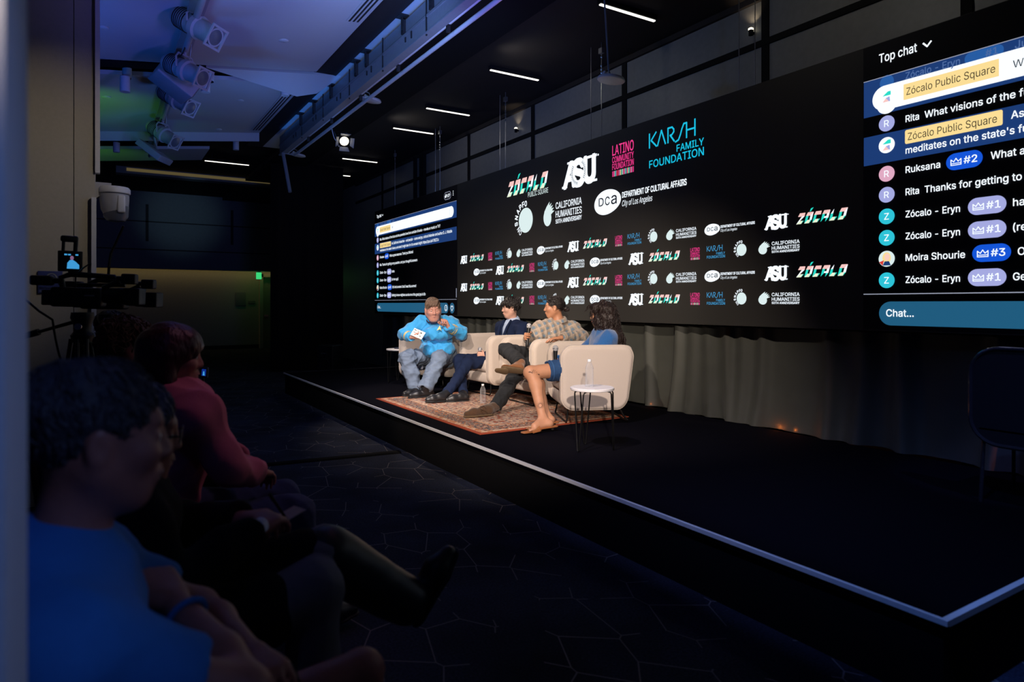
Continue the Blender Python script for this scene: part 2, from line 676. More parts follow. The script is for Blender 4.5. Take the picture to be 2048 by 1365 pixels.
M_carpet = carpet_mat()
M_plaster = mat('plaster', (0.52, 0.52, 0.54), 0.9, scale=120, var=0.06, bump=0.15)
M_cream = mat('cream_paint', (0.42, 0.39, 0.33), 0.85, scale=40, var=0.08, bump=0.1)
M_pillar = mat('pillar_paint', (0.50, 0.50, 0.52), 0.8, scale=90, var=0.08, bump=0.2)
M_panel = mat('wall_panel', (0.20, 0.20, 0.20), 0.45, scale=18, var=0.14, spec=0.4)
M_black = mat('black_matte', (0.008, 0.008, 0.009), 0.9, scale=60, var=0.3, spec=0.2)
M_blackgl = mat('black_satin', (0.012, 0.012, 0.014), 0.35, scale=60, var=0.2)
M_farwall = mat('far_wall_paint', (0.34, 0.33, 0.29), 0.85, scale=22, var=0.12)
M_header = mat('header_panel', (0.18, 0.19, 0.20), 0.7, scale=14, var=0.12)
M_grey = mat('grey_metal', (0.26, 0.27, 0.30), 0.5, metal=0.2, scale=30, var=0.12)
M_white = mat('white_metal', (0.62, 0.62, 0.64), 0.45, scale=40, var=0.08)
M_slot = mat('slot_dark', (0.015, 0.014, 0.014), 0.7)
M_brown = mat('dark_bronze', (0.016, 0.012, 0.012), 0.8, scale=12, var=0.25)
M_steel = mat('brushed_steel', (0.45, 0.45, 0.47), 0.3, metal=0.9, scale=60, var=0.1)

struct('floor', MB(M_carpet).lohi((-4.5, -3, -0.1), (6.2, 24, 0)))
struct('wall_right', MB(M_panel).lohi((5.4, -3, 0), (5.6, 24, 5.2)))

# seams of the wall above the screen: dark gaps between the panels
nt_ = 0


def trim(mb):
    global nt_
    nt_ += 1
    return struct('trim_%d' % nt_, mb)


def on_plane_x(px, X):
    t = (px - 1024) / FPX
    d = X / (SN + t * CS)
    return d * CS - t * d * SN


for px in (1934, 1531, 1249, 1066, 938, 765):
    y = on_plane_x(px, 5.395)
    trim(MB(M_black).lohi((5.385, y - 0.04, 3.2), (5.401, y + 0.04, 4.36)))
trim(MB(M_black).lohi((5.38, -3, 3.87), (5.401, 16, 3.93)))
trim(MB(M_brown).lohi((5.36, -3, 4.31), (5.401, 16, 4.37)))
# two thin vertical conduits on the wall, left of the logos
for px in (830, 842, 848):
    y = on_plane_x(px, 5.36)
    trim(MB(M_black).lohi((5.33, y - 0.02, 3.0), (5.40, y + 0.02, 4.33)))

# ceiling above the stage, dark
struct('ceiling_stage', MB(M_brown).lohi((2.98, -3, 4.37), (5.6, 24, 4.45)))
struct('ceiling_bulkhead', MB(M_black).lohi((3.0, -3, 4.30), (3.7, 16, 4.37)))
# ceiling over the audience: pale sloping boards, one behind the other


def slope(x):
    return 4.02 + 0.125 * x


def board(name, x0, x1, y0, y1, lip=0.0):
    b = MB(M_plaster)
    b.add([(x0, y0, slope(x0)), (x1, y0, slope(x1)), (x1, y1, slope(x1)), (x0, y1, slope(x0)),
           (x0, y0, slope(x0) + .05), (x1, y0, slope(x1) + .05), (x1, y1, slope(x1) + .05), (x0, y1, slope(x0) + .05)],
          [(0, 1, 2, 3), (7, 6, 5, 4), (0, 4, 5, 1), (1, 5, 6, 2), (2, 6, 7, 3), (3, 7, 4, 0)])
    if lip:
        b.add([(x0, y1, slope(x0)), (x1, y1, slope(x1)), (x1, y1, slope(x1) - lip), (x0, y1, slope(x0) - lip),
               (x0, y1 + .03, slope(x0)), (x1, y1 + .03, slope(x1)), (x1, y1 + .03, slope(x1) - lip), (x0, y1 + .03, slope(x0) - lip)],
              [(0, 1, 2, 3), (7, 6, 5, 4), (3, 2, 6, 7), (0, 4, 5, 1), (1, 5, 6, 2), (3, 7, 4, 0)])
    return struct(name, b, 0)


board('ceiling_near', -2.2, 2.30, -3, 8.34)
board('ceiling_middle', -2.2, 2.30, 8.88, 11.84, 0.14)
board('ceiling_far', -2.2, 1.7, 13.2, 14.3)
struct('ceiling_void', MB(M_black).lohi((-4.5, -3, 4.75), (3.0, 24, 4.85)))
# beam that crosses the ceiling, with a pale tapering fascia at its right end
bm_ = MB(M_black)
for (ya, za, zb) in ((8.45, 0.10, 0.30),):
    bm_.add([(-2.2, ya, slope(-2.2) + .0), (2.3, ya, slope(2.3) + .02), (2.3, ya, slope(2.3) + zb), (-2.2, ya, slope(-2.2) + zb),
             (-2.2, ya + .2, slope(-2.2)), (2.3, ya + .2, slope(2.3) + .02), (2.3, ya + .2, slope(2.3) + zb), (-2.2, ya + .2, slope(-2.2) + zb)],
            [(0, 1, 2, 3), (7, 6, 5, 4), (0, 4, 5, 1), (1, 5, 6, 2), (2, 6, 7, 3), (3, 7, 4, 0)])
struct('beam_cross', bm_, 0)
A_, B_, C_ = (1.05, 8.43, slope(1.05) - .0), (2.66, 8.43, 4.35), (2.45, 8.86, 4.20)
D_ = (2.2, 8.9, 4.13)
trim(MB(M_plaster).add([A_, B_, C_, D_, (1.05, 8.45, 4.2), (2.66, 8.45, 4.4), (2.45, 8.88, 4.25), (2.2, 8.92, 4.18)],
                       [(0, 3, 2, 1), (4, 5, 6, 7), (0, 1, 5, 4), (1, 2, 6, 5), (2, 3, 7, 6), (3, 0, 4, 7)]))
# drop beside the audience ceiling, pale recess behind it
struct('ceiling_drop', MB(M_brown).lohi((2.30, -3, 4.335), (2.58, 13, 4.42)))
struct('ceiling_recess', MB(M_plaster).lohi((2.58, -3, 4.345), (2.98, 13, 4.42)))

# slot diffusers, three dark slits each
for i, (y0, y1) in enumerate(((-1.0, 6.62), (8.95, 11.6))):
    t = thing('slot_diffuser', ('long slotted air diffuser in the violet ceiling, nearer and longer one',
                                'slotted air diffuser in the ceiling beyond the cross beam')[i], 'air diffuser', (2.2, (y0 + y1) / 2, slope(2.2)))
    f = MB(M_plaster)
    a = math.atan(0.125)
    R = Matrix.Rotation(-a, 3, 'Y')
    f.box((0, 0, -0.004), (0.15, y1 - y0, 0.006), R)
    f.build('frame', t, smooth=0)
    for k in (-1, 0, 1):
        MB(M_slot).box((k * 0.043, 0, -0.008 + k * 0.043 * 0.125), (0.020, y1 - y0 - 0.02, 0.004), R).build('slot', t, smooth=0)

# small round sprinkler covers on the ceiling
for (px, py, lab) in ((205, 55, 'round sprinkler cover on blue lit ceiling near the cream column'),
                      (567, 81, 'round sprinkler cover on the violet ceiling near the long slot diffuser'),
                      (212, 194, 'round sprinkler cover on green lit ceiling beside the column'),
                      (480, 201, 'round sprinkler cover on the middle ceiling board, nearer of two'),
                      (437, 259, 'round sprinkler cover at the far edge of the middle ceiling board')):
    d = 6.0
    for _ in range(30):
        p = at(px, py, d)
        d *= (slope(p.x) - EYE) / (p.z - EYE)
    p = at(px, py, d)
    tag(MB(M_white).lathe([(0.052, 0), (0.052, -0.006), (0.04, -0.012), (0.0, -0.014)], (0, 0, 0.002)).build('sprinkler_cover', loc=p), lab, 'sprinkler cover')

# steel beam along the stage edge with hangers, and the pipe below it
t = thing('ceiling_beam', 'long grey steel channel hung along the ceiling edge above the stage front', 'beam', (2.68, 5.0, 4.15))
y0, y1 = -2.0, 11.9
o_ = (2.68, 5.0, 4.15)
MB(M_grey).lohi((2.65, y0, 3.985), (2.70, y1, 4.30)).build('web', t, o_, 0)
MB(M_grey).lohi((2.64, y0, 4.135), (2.652, y1, 4.16)).build('rib', t, o_, 0)
MB(M_slot).lohi((2.645, y0, 4.162), (2.651, y1, 4.168)).build('joint_line', t, o_, 0)
MB(M_grey).lohi((2.63, y0, 3.975), (2.72, y1, 3.99)).build('flange', t, o_, 0)
for px in (860, 804, 731, 710, 660, 626, 600):
    y = on_plane_x(px, 2.62)
    b = MB(M_slot).lohi((2.612, y - .012, 4.20), (2.628, y + .012, 4.345)).lohi((2.57, y - .06, 4.33), (2.67, y + .06, 4.345))
    b.lohi((2.62, y - .03, 4.16), (2.65, y + .03, 4.30))
    b.build('hanger', t, o_, 0)
for k in range(9):
    y = 1.2 + 1.15 * k
    b = MB(M_slot).lohi((2.640, y - .008, 3.96), (2.652, y + .008, 4.33))
    b.lohi((2.640, y + .35, 4.06), (2.650, y + .37, 4.13)).lohi((2.640, y + .5, 4.07), (2.650, y + .52, 4.12))
    b.build('rod', t, o_, 0)
M_pipew = mat('white_pipe', (0.85, 0.85, 0.86), 0.4)
t = thing('lighting_pipe', 'pale lighting pipe clamped under the grey steel beam over the stage front', 'pipe', (2.76, 5, 4.03))
MB(M_pipew).cyl((2.76, -2, 4.03), (2.76, 11.8, 4.03), 0.03, n=20).build('pipe', t, (2.76, 5, 4.03))
for k in range(8):
    y = 1.9 + 1.22 * k
    b = MB(M_slot).cyl((2.76, y - .025, 4.03), (2.76, y + .025, 4.03), 0.036, n=16).lohi((2.71, y - .02, 4.02), (2.74, y + .02, 4.06))
    b.lohi((2.74, y - .012, 3.93), (2.775, y + .012, 4.0)).build('clamp', t, (2.76, 5, 4.03), 30)
t = thing('conduit_pipe', 'second thinner pipe below the clamped lighting pipe over the stage front', 'pipe', (2.84, 5, 3.94))
MB(M_white).cyl((2.84, -2, 3.955), (2.84, 11.6, 3.955), 0.022, n=16).build('pipe', t, (2.84, 5, 3.94))

# column with the sign
b = MB(M_cream).lohi((-1.6, 5.62, 0), (-0.16, 6.3, 4.9)).lohi((-0.155, 5.62, 0), (-0.03, 6.3, 4.9)).lohi((-1.6, 5.64, 0), (-0.031, 6.29, 4.9))
struct('column_left', b, 0)
for z in (0.90, 0.62):
    trim(MB(M_header).lohi((-1.6, 5.612, z), (-0.031, 5.622, z + .008)))
trim(MB(M_white).lohi((-0.052, 5.585, 0), (-0.022, 5.62, 2.16)))
trim(MB(M_white).lohi((-0.030, 5.60, 2.34), (0.0, 5.66, 4.6)))
# near pillar
struct('pillar_near', MB(M_pillar).lohi((-0.30, 0.72, 0), (-0.070, 0.93, 4.4)), 0)

# far end of the hall: recess wall, header, door
struct('wall_far', MB(M_farwall).lohi((-4.5, 22, 0), (6, 22.2, 5.2)), 0)
struct('wall_far_header', MB(M_header).lohi((-4.5, 20.5, 2.36), (5.0, 20.8, 4.8)), 0)
for z in (3.62, 2.86):
    trim(MB(M_slot).lohi((-4.5, 20.485, z), (5.0, 20.502, z + .03)))
for x in (1.05, 3.2):
    trim(MB(M_slot).lohi((x, 20.485, 3.1), (x + .07, 20.502, 4.1)))
struct('ceiling_hall', MB(M_black).lohi((-4.5, 12.2, 4.45), (5.4, 22, 4.5)), 0)
t = thing('lit_soffit_edge', 'lit soffit face along the far ceiling edge, its yellow glow made emissive', 'cove light', (2.0, 17, 4.38))
MB(M_header).lohi((0.3, 17.0, 4.30), (3.7, 17.3, 4.45)).build('housing', t, (2, 17, 4.38), 0)
MB(emit('cove_glow', (0.55, 0.42, 0.17), 0.16)).lohi((0.5, 16.98, 4.355), (3.55, 16.999, 4.42)).build('diffuser', t, (2, 17, 4.38), 0)  # soffit face that only catches light; its glow is set as emission
area('hall_cove_strip', (1.5, 21.72, 2.50), (1.5, 21.95, 1.9), 3.4, (1.0, 0.72, 0.28), 7.0, 0.05)
struct('baseboard_far', MB(M_slot).lohi((-4.5, 21.97, 0), (5, 22.0, 0.12)), 0)
M_door = mat('door_paint', (0.22, 0.24, 0.20), 0.6)
dr = struct('door_1', MB(M_door).lohi((4.36, 21.9, 0), (4.95, 21.97, 2.2)), 0)
fr = MB(M_cream).lohi((4.26, 21.82, 0), (4.36, 22.0, 2.34)).lohi((4.26, 21.82, 2.24), (5.0, 22.0, 2.34))
f_ = fr.build('door_frame', dr, smooth=0)
MB(M_steel).lohi((4.40, 21.85, 1.0), (4.52, 21.9, 1.06)).build('door_handle', dr, smooth=0)
t = thing('exit_sign', 'small green lit exit sign hanging near the far door', 'exit sign', (4.0, 20.65, 2.36))
MB(M_white).lohi((3.95, 20.63, 2.33), (4.05, 20.67, 2.37)).build('bracket', t, (4.0, 20.65, 2.36), 0)
MB(emit('exit_green', (0.05, 0.75, 0.22), 0.9)).rbox((4.0, 20.65, 2.23), (0.15, 0.05, 0.20), 0.012).build('sign_face', t, (4.0, 20.65, 2.36))
point('exit_sign_glow', (4.15, 21.2, 2.2), 0.9, (0.1, 1.0, 0.25), 0.08)
for (x, z, w, hh, lab) in ((3.72, 1.55, 0.30, 0.42, 'dark notice board on the far wall left of the door'), (4.05, 1.45, 0.2, 0.1, 'small dark plate on the far wall beside the door')):
    tag(MB(M_header).rbox((0, 0, 0), (w, 0.02, hh), 0.006).build('wall_plate', loc=(x, 21.985, z)), lab, 'wall plate')

# black masking drape at the far end of the stage
def drape(name, label, x0, x1, y, z0, z1, m, amp=0.05, freq=9.0, seed=1):
    r = random.Random(seed)
    ph = [r.uniform(0, 6) for _ in range(4)]
    n, rows = int((x1 - x0) / 0.02), 6
    vs, fs = [], []
    for j in range(rows + 1):
        for i in range(n + 1):
            x = x0 + (x1 - x0) * i / n
            w = math.sin(x * freq + ph[0] + 0.8 * math.sin(x * 3.1 + ph[1])) + 0.4 * math.sin(x * freq * 2.3 + ph[2])
            vs.append((x, y + amp * w * (0.7 + 0.3 * (1 - j / rows)), z0 + (z1 - z0) * j / rows))
    for j in range(rows):
        for i in range(n):
            a = j * (n + 1) + i
            fs.append((a, a + 1, a + n + 2, a + n + 1))
    return tag(MB(m).add(vs, fs).build(name, smooth=180), label, 'drape')


M_drape = mat('black_drape', (0.012, 0.010, 0.010), 0.95, scale=60, var=0.3, spec=0.1)
drape('masking_drape', 'tall black drape hanging at the far left end of the stage', 2.98, 4.50, 14.2, 0.0, 4.36, M_drape, seed=3)

# ================================================================== STAGE
STZ, SX0, SX1, SY0, SY1 = 0.32, 2.44, 4.90, 1.13, 10.70
M_deck = mat('stage_carpet', (0.0026, 0.0026, 0.0060), 0.95, scale=160, var=0.5, bump=0.5, spec=0.04)
M_skirt = mat('stage_skirt', (0.006, 0.006, 0.007), 0.95, scale=60, var=0.3, spec=0.1)
M_tape = mat('white_nosing', (0.80, 0.80, 0.82), 0.5, scale=50, var=0.04)
t = thing('stage_platform', 'low black carpeted stage with white nosing along its edge', 'stage', (3.67, 5.9, 0))
o_ = (3.67, 5.9, 0)
MB(M_deck).lohi((SX0 + .005, SY0 + .005, 0.28), (SX1, SY1 - .005, STZ)).build('deck', t, o_, 0)
MB(M_skirt).lohi((SX0 + .02, SY0 + .02, 0.0), (SX1, SY1 - .02, 0.279)).build('skirt', t, o_, 0)
MB(M_tape).lohi((SX0 - .004, SY0 - .004, STZ - .016), (SX0 + .012, SY1, STZ + .003)).build('front_nosing', t, o_, 0)
MB(M_tape).lohi((SX0 + .0125, SY0 - .004, STZ - .020), (SX1, SY0 + .020, STZ + .003)).build('side_nosing', t, o_, 0)
MB(mat('dull_nosing', (0.12, 0.12, 0.12), 0.6)).lohi((SX0 + .0125, SY1 - .012, STZ - .012), (SX1, SY1, STZ + .003)).build('end_nosing', t, o_, 0)

# grey curtain below the screen
def curtain_mesh():
    r = random.Random(11)
    ys = []
    y = 12.9
    vs, fs = [], []
    n, rows = 900, 12
    ya, yb = 12.9, 0.9
    # irregular pleats: a list of pleat centres with depth
    pl, c = [], ya
    while c > yb:
        pl.append((c, r.uniform(0.045, 0.11), r.uniform(0.04, 0.09)))
        c -= r.choice((0.20, 0.30, 0.42, 0.55)) * r.uniform(0.85, 1.2)
    for j in range(rows + 1):
        f = j / rows
        z = STZ + 0.004 + (1.18 - STZ) * f
        for i in range(n + 1):
            y = ya + (yb - ya) * i / n
            x = 4.975
            for (c, dp, w) in pl:
                cc = c + 0.05 * math.sin(c * 7) * (1 - f) ** 2
                u = (y - cc) / (w * (1.25 - 0.25 * f))
                if abs(u) < 3:
                    x -= dp * math.exp(-u * u) * (0.8 + 0.5 * (1 - f) ** 3)
            x += 0.006 * math.sin(y * 23 + 3 * f) * (1 - f) + 0.012 * math.sin(y * 5.0 + 1)
            x -= 0.035 * max(0, math.sin(y * 2.1 + 0.5)) * (1 - f) ** 4
            vs.append((min(x, 4.985), y, z))
    for j in range(rows):
        for i in range(n):
            a = j * (n + 1) + i
            fs.append((a, a + 1, a + n + 2, a + n + 1))
    return MB(mat('grey_curtain', (0.056, 0.060, 0.050), 0.6, scale=8, var=0.18, sheen=0.05, bump=0.12, bscale=300)).add(vs, fs)


tag(curtain_mesh().build('stage_curtain', smooth=180), 'grey pleated curtain hanging below the video wall behind the stage', 'curtain')

# rug
def rug_mat():
    m, nt, b = _nodes('persian_rug')
    L = nt.links.new
    tc = N(nt, 'ShaderNodeTexCoord')
    sp = N(nt, 'ShaderNodeSeparateXYZ')
    L(tc.outputs['Object'], sp.inputs[0])

    def mth(op, a, bb=None):
        n = N(nt, 'ShaderNodeMath', operation=op)
        for i, v in enumerate((a, bb)):
            if v is None:
                continue
            if isinstance(v, (int, float)):
                n.inputs[i].default_value = v
            else:
                L(v, n.inputs[i])
        return n.outputs[0]
    ax = mth('ABSOLUTE', sp.outputs[0])
    ay = mth('ABSOLUTE', sp.outputs[1])
    ex = mth('SUBTRACT', 0.80, ax)
    ey = mth('SUBTRACT', 1.20, ay)
    e = mth('MINIMUM', ex, ey)                     # distance to the nearest edge
    # motifs mirrored about the centre lines
    cb = N(nt, 'ShaderNodeCombineXYZ')
    L(ax, cb.inputs[0])
    L(ay, cb.inputs[1])
    vo = N(nt, 'ShaderNodeTexVoronoi', voronoi_dimensions='2D', i_Scale=16.0, i_Randomness=0.75)
    L(cb.outputs[0], vo.inputs['Vector'])
    vo2 = N(nt, 'ShaderNodeTexVoronoi', voronoi_dimensions='2D', feature='F2', distance='MANHATTAN', i_Scale=34.0, i_Randomness=0.9)
    L(cb.outputs[0], vo2.inputs['Vector'])
    nz = N(nt, 'ShaderNodeTexNoise', i_Scale=9.0, i_Detail=4.0, i_Distortion=1.5)
    L(cb.outputs[0], nz.inputs['Vector'])
    wear = N(nt, 'ShaderNodeTexNoise', i_Scale=55.0, i_Detail=5.0)
    L(tc.outputs['Object'], wear.inputs['Vector'])
    pat = mth('ADD', mth('MULTIPLY', vo.outputs['Distance'], 0.75), mth('MULTIPLY', vo2.outputs['Distance'], 0.35))
    pat = mth('ADD', pat, mth('MULTIPLY', mth('SUBTRACT', nz.outputs[0], 0.5), 0.9))
    pat = mth('ADD', pat, mth('MULTIPLY', mth('SUBTRACT', wear.outputs[0], 0.5), 0.5))

    def ramp(v, stops):
        r = N(nt, 'ShaderNodeValToRGB')
        r.color_ramp.interpolation = 'LINEAR'
        while len(r.color_ramp.elements) < len(stops):
            r.color_ramp.elements.new(0.5)
        for el, (p, c) in zip(r.color_ramp.elements, stops):
            el.position, el.color = p, (*c, 1)
        L(v, r.inputs[0])
        return r.outputs[0]
    RED, CRE, TEA, DRK, ORG, PNK = (0.28, 0.070, 0.038), (0.58, 0.44, 0.32), (0.19, 0.21, 0.20), (0.06, 0.045, 0.045), (0.40, 0.15, 0.065), (0.48, 0.28, 0.205)
    field = ramp(pat, [(0.08, DRK), (0.2, TEA), (0.31, ORG), (0.43, CRE), (0.55, PNK), (0.67, TEA), (0.82, RED)])
    bord = ramp(pat, [(0.05, TEA), (0.22, DRK), (0.36, CRE), (0.46, RED), (0.58, DRK), (0.72, TEA), (0.85, ORG)])
    guard = ramp(pat, [(0.2, RED), (0.5, CRE), (0.8, ORG)])

    def mix(f, a, c):
        n = N(nt, 'ShaderNodeMix', data_type='RGBA')
        L(f, n.inputs['Factor'])
        L(a, n.inputs['A'])
        L(c, n.inputs['B'])
        return n.outputs['Result']
    col = mix(mth('LESS_THAN', e, 0.29), field, guard)
    col = mix(mth('LESS_THAN', e, 0.25), col, bord)
    col = mix(mth('LESS_THAN', e, 0.085), col, guard)
    edge = N(nt, 'ShaderNodeRGB')
    edge.outputs[0].default_value = (0.30, 0.06, 0.03, 1)
    col = mix(mth('LESS_THAN', e, 0.03), col, edge.outputs[0])
    L(col, b.inputs['Base Color'])
    b.inputs['Roughness'].default_value = 0.95
    b.inputs['Specular IOR Level'].default_value = 0.1
    bp = N(nt, 'ShaderNodeBump', i_Strength=0.4, i_Distance=0.004)
    L(wear.outputs[0], bp.inputs['Height'])
    L(bp.outputs[0], b.inputs['Normal'])
    return m


tag(MB(rug_mat()).rbox((0, 0, 0.0045), (1.62, 2.42, 0.009), 0.004).build('persian_rug', loc=(3.46, 5.97, STZ)), 'red and cream patterned rug under the armchairs', 'rug')

# black cable cover across the carpet
p0, p1 = Vector((0.9, 3.9, 0)), Vector((2.42, 5.25, 0))
a_, b_ = at(462, 938, 1325 * 1.4 / (938 - 608)), at(800, 905, 1325 * 1.4 / (905 - 608))
dv = (b_ - a_).normalized()
a_ = a_ - dv * 1.2
pr = [(-0.06, 0), (-0.035, 0.012), (0.035, 0.012), (0.06, 0)]
sd = Vector((-dv.y, dv.x, 0))
vs = [(q + sd * x + Vector((0, 0, z + .001))) for q in (a_, b_) for x, z in pr]
tag(MB(M_skirt).add(vs, [(0, 1, 5, 4), (1, 2, 6, 5), (2, 3, 7, 6), (0, 4, 7, 3), (0, 3, 2, 1), (4, 5, 6, 7)]).build('cable_cover', smooth=0),
    'flat black cable cover crossing the dark carpet to the stage', 'cable cover')

# ================================================================== VIDEO WALL
from mathutils.geometry import delaunay_2d_cdt
LX, LY0, LY1, LZ0, LZ1 = 4.78, -0.95, 13.0, 1.205, 3.284
M_led = mat('led_face', (0.036, 0.035, 0.032), 0.7, scale=300, var=0.25, spec=0.25)
E_WHITE = emit('screen_white', (0.86, 0.93, 1.0), 1.15)
E_SOFT = emit('screen_soft_white', (0.72, 0.86, 0.86), 1.0)
E_PINK = emit('screen_pink', srgb(240, 60, 140), 1.0)
E_CYAN = emit('screen_cyan', srgb(25, 190, 225), 1.0)
E_BLUE = emit('screen_blue', srgb(70, 165, 220), 0.9)
E_TEAL = emit('screen_teal', srgb(40, 225, 205), 0.95)
E_BLUSH = emit('screen_blush', srgb(250, 200, 195), 1.0)
E_CREAM = emit('screen_cream', srgb(235, 245, 215), 1.0)
E_BAND = emit('screen_band', srgb(28, 62, 122), 0.9)
E_BAND2 = emit('screen_band_pale', srgb(40, 96, 170), 0.9)
E_PILL = emit('screen_chat_box', srgb(34, 96, 132), 0.9)
E_YEL = emit('screen_yellow', srgb(252, 222, 150), 1.0)
E_LAV = emit('screen_lavender', srgb(165, 170, 225), 1.0)
E_ROSE = emit('screen_rose', srgb(225, 170, 195), 1.0)
E_AQUA = emit('screen_aqua', srgb(45, 195, 215), 1.0)
E_ROYAL = emit('screen_royal', srgb(20, 85, 215), 1.0)
E_INK = emit('screen_ink', (0.012, 0.012, 0.02), 0.5)
E_GHOST = emit('screen_ghost', srgb(80, 110, 165), 0.9)
E_LINE = emit('screen_line', srgb(160, 165, 185), 0.9)
E_SKIN = emit('screen_portrait', srgb(250, 205, 190), 1.0)
E_RED = emit('screen_red', srgb(230, 60, 50), 0.9)

_tc = {}
# the sans face that comes with Blender; the built-in letters are the fallback
try:
    FONT = bpy.data.fonts.load(bpy.utils.system_resource('DATAFILES') + '/fonts/Inter.woff2')
except Exception:
    FONT = None


def glyphs(s, weight=0.0, shear=0.0):
    """built-in font letters as a flat mesh; cap height 1"""
    key = (s, weight, shear)
    if key in _tc:
        return _tc[key]
    c = bpy.data.curves.new('letters', 'FONT')
    c.body = s
    c.offset = weight
    c.shear = shear
    c.resolution_u = 2
    c.fill_mode = 'NONE'
    if FONT is not None:
        c.font = FONT
    o = bpy.data.objects.new('letters', c)
    COL.objects.link(o)
    dg = bpy.context.evaluated_depsgraph_get()
    me = bpy.data.meshes.new_from_object(o.evaluated_get(dg))
    pts = [Vector((v.co.x, v.co.y)) for v in me.vertices]
    eds = [tuple(e.vertices) for e in me.edges]
    bpy.data.objects.remove(o)
    bpy.data.curves.remove(c)
    bpy.data.meshes.remove(me)
    vs, fs = [], []
    if pts:
        # fill the outlines: keep the triangles that lie inside by the even-odd rule
        res = delaunay_2d_cdt(pts, eds, [], 0, 1e-6)
        A_ = np.array([(p.x, p.y) for p in res[0]])
        T_ = np.array([q for q in res[2] if len(q) == 3])
        cen = A_[T_].mean(1)
        e0 = np.array([pts[a] for a, b in eds])
        e1 = np.array([pts[b] for a, b in eds])
        par = np.zeros(len(T_), dtype=int)
        for k in range(0, len(T_), 400):
            px_, py_ = cen[k:k + 400, 0:1], cen[k:k + 400, 1:2]
            span = (e0[None, :, 1] > py_) != (e1[None, :, 1] > py_)
            with np.errstate(divide='ignore', invalid='ignore'):
                xi = e0[None, :, 0] + (py_ - e0[None, :, 1]) * (e1 - e0)[None, :, 0] / (e1 - e0)[None, :, 1]
            par[k:k + 400] = (span & (xi > px_)).sum(1)
        T_ = T_[par % 2 == 1]
        vs = [(float(x) / CAP, float(y) / CAP) for x, y in A_]
        fs = [tuple(int(q) for q in t_) for t_ in T_]
    if vs:
        x0 = min(v[0] for v in vs)
        vs = [(x - x0, y) for x, y in vs]
    _tc[key] = (vs, fs)
    return _tc[key]


CAP = 1.0
CAP = max(v[1] for v in glyphs('H')[0])
_tc.clear()


class Flat(MB):
    """layered flat artwork in x, y; z is the layer"""

    def poly(s, m, pts, z=0.002):
        s.use(m)
        return s.add([(x, y, z) for x, y in pts], [tuple(range(len(pts)))])

    def rect(s, m, x0, y0, x1, y1, z=0.002):
        return s.poly(m, [(x0, y0), (x1, y0), (x1, y1), (x0, y1)], z)

    def oval(s, m, cx, cy, rx, ry=None, z=0.002, n=40, rot=0.0):
        ry = rx if ry is None else ry
        pts = []
        for i in range(n):
            a = 2 * PI * i / n
            x, y = rx * math.cos(a), ry * math.sin(a)
            pts.append((cx + x * math.cos(rot) - y * math.sin(rot), cy + x * math.sin(rot) + y * math.cos(rot)))
        return s.poly(m, pts, z)

    def rrect(s, m, x0, y0, x1, y1, r, z=0.002, n=10):
        r = min(r, (x1 - x0) / 2, (y1 - y0) / 2)
        pts = []
        for cx, cy, a0 in ((x1 - r, y1 - r, 0), (x0 + r, y1 - r, 90), (x0 + r, y0 + r, 180), (x1 - r, y0 + r, 270)):
            for i in range(n + 1):
                a = math.radians(a0 + 90 * i / n)
                pts.append((cx + r * math.cos(a), cy + r * math.sin(a)))
        return s.poly(m, pts, z)

    def line(s, m, pts, w, z=0.003, closed=False):
        s.use(m)
        q = list(pts) + ([pts[0]] if closed else [])
        for (ax, ay), (bx, by) in zip(q[:-1], q[1:]):
            dx, dy = bx - ax, by - ay
            l = math.hypot(dx, dy) or 1e-6
            ex, ey = dx / l * w * 0.3, dy / l * w * 0.3
            nx, ny = -dy / l * w / 2, dx / l * w / 2
            s.add([(ax - ex + nx, ay - ey + ny, z), (ax - ex - nx, ay - ey - ny, z), (bx + ex - nx, by + ey - ny, z), (bx + ex + nx, by + ey + ny, z)], [(0, 1, 2, 3)])
        return s

    def text(s, m, t, x, y, h, width=None, weight=0.0, shear=0.0, z=0.003, sx=1.0, rot=0.0, right=False):
        """h cap height; width stretches to fit; returns the advance"""
        s.use(m)
        vs, fs = glyphs(t, 0.0, shear)
        if not vs:
            return 0
        ww = max(0.0, weight) * 1.5
        w = max(v[0] for v in vs)
        k = h * sx if width is None else width / w
        if right:
            x = x - w * k
        ca, sa = math.cos(rot), math.sin(rot)
        kk = (8 if ww > .04 else 4) if ww > 0.004 else 0
        if kk:
            k *= w / (w + 2 * ww)
        for q in range(kk + 1):
            # heavier letters: the outline laid down again a little to every side
            dx = dy = 0.0
            if q:
                an = 2 * PI * (q - .5) / kk
                dx, dy = ww * h / max(k, 1e-6) * math.cos(an), ww * math.sin(an)
            s.add([(x + ((a + dx + ww) * k) * ca - ((b + dy) * h) * sa, y + ((a + dx + ww) * k) * sa + ((b + dy) * h) * ca, z) for a, b in vs], fs)
        return w * k


RSCR = Matrix(((0, 0, -1), (-1, 0, 0), (0, 1, 0))).to_euler()
led = thing('video_wall', 'wide LED video wall showing sponsor logos between two chat panels', 'video wall', (LX, 6.0, LZ0))
oL = (LX, 6.0, LZ0)
MB(M_led).lohi((LX, LY0, LZ0), (LX + 0.075, LY1, LZ1)).build('screen_panel', led, oL, 0)
for y in (-0.2, 2.2, 4.6, 7.0, 9.4, 10.55):
    MB(M_black).lohi((5.02, y - .03, 0.0), (5.06, y + .03, LZ1 - .1)).lohi((LX + .075, y - .03, 2.0), (5.02, y + .03, 2.05)).lohi((LX + .075, y - .03, 3.0), (5.02, y + .03, 3.05)).build('support_post', led, oL, 0)


def put(me_obj, y, z, scale=(1, 1, 1)):
    me_obj.parent = led
    me_obj.rotation_euler = RSCR
    me_obj.location = (-0.0005, y - oL[1], z - oL[2])
    me_obj.scale = scale
    return me_obj


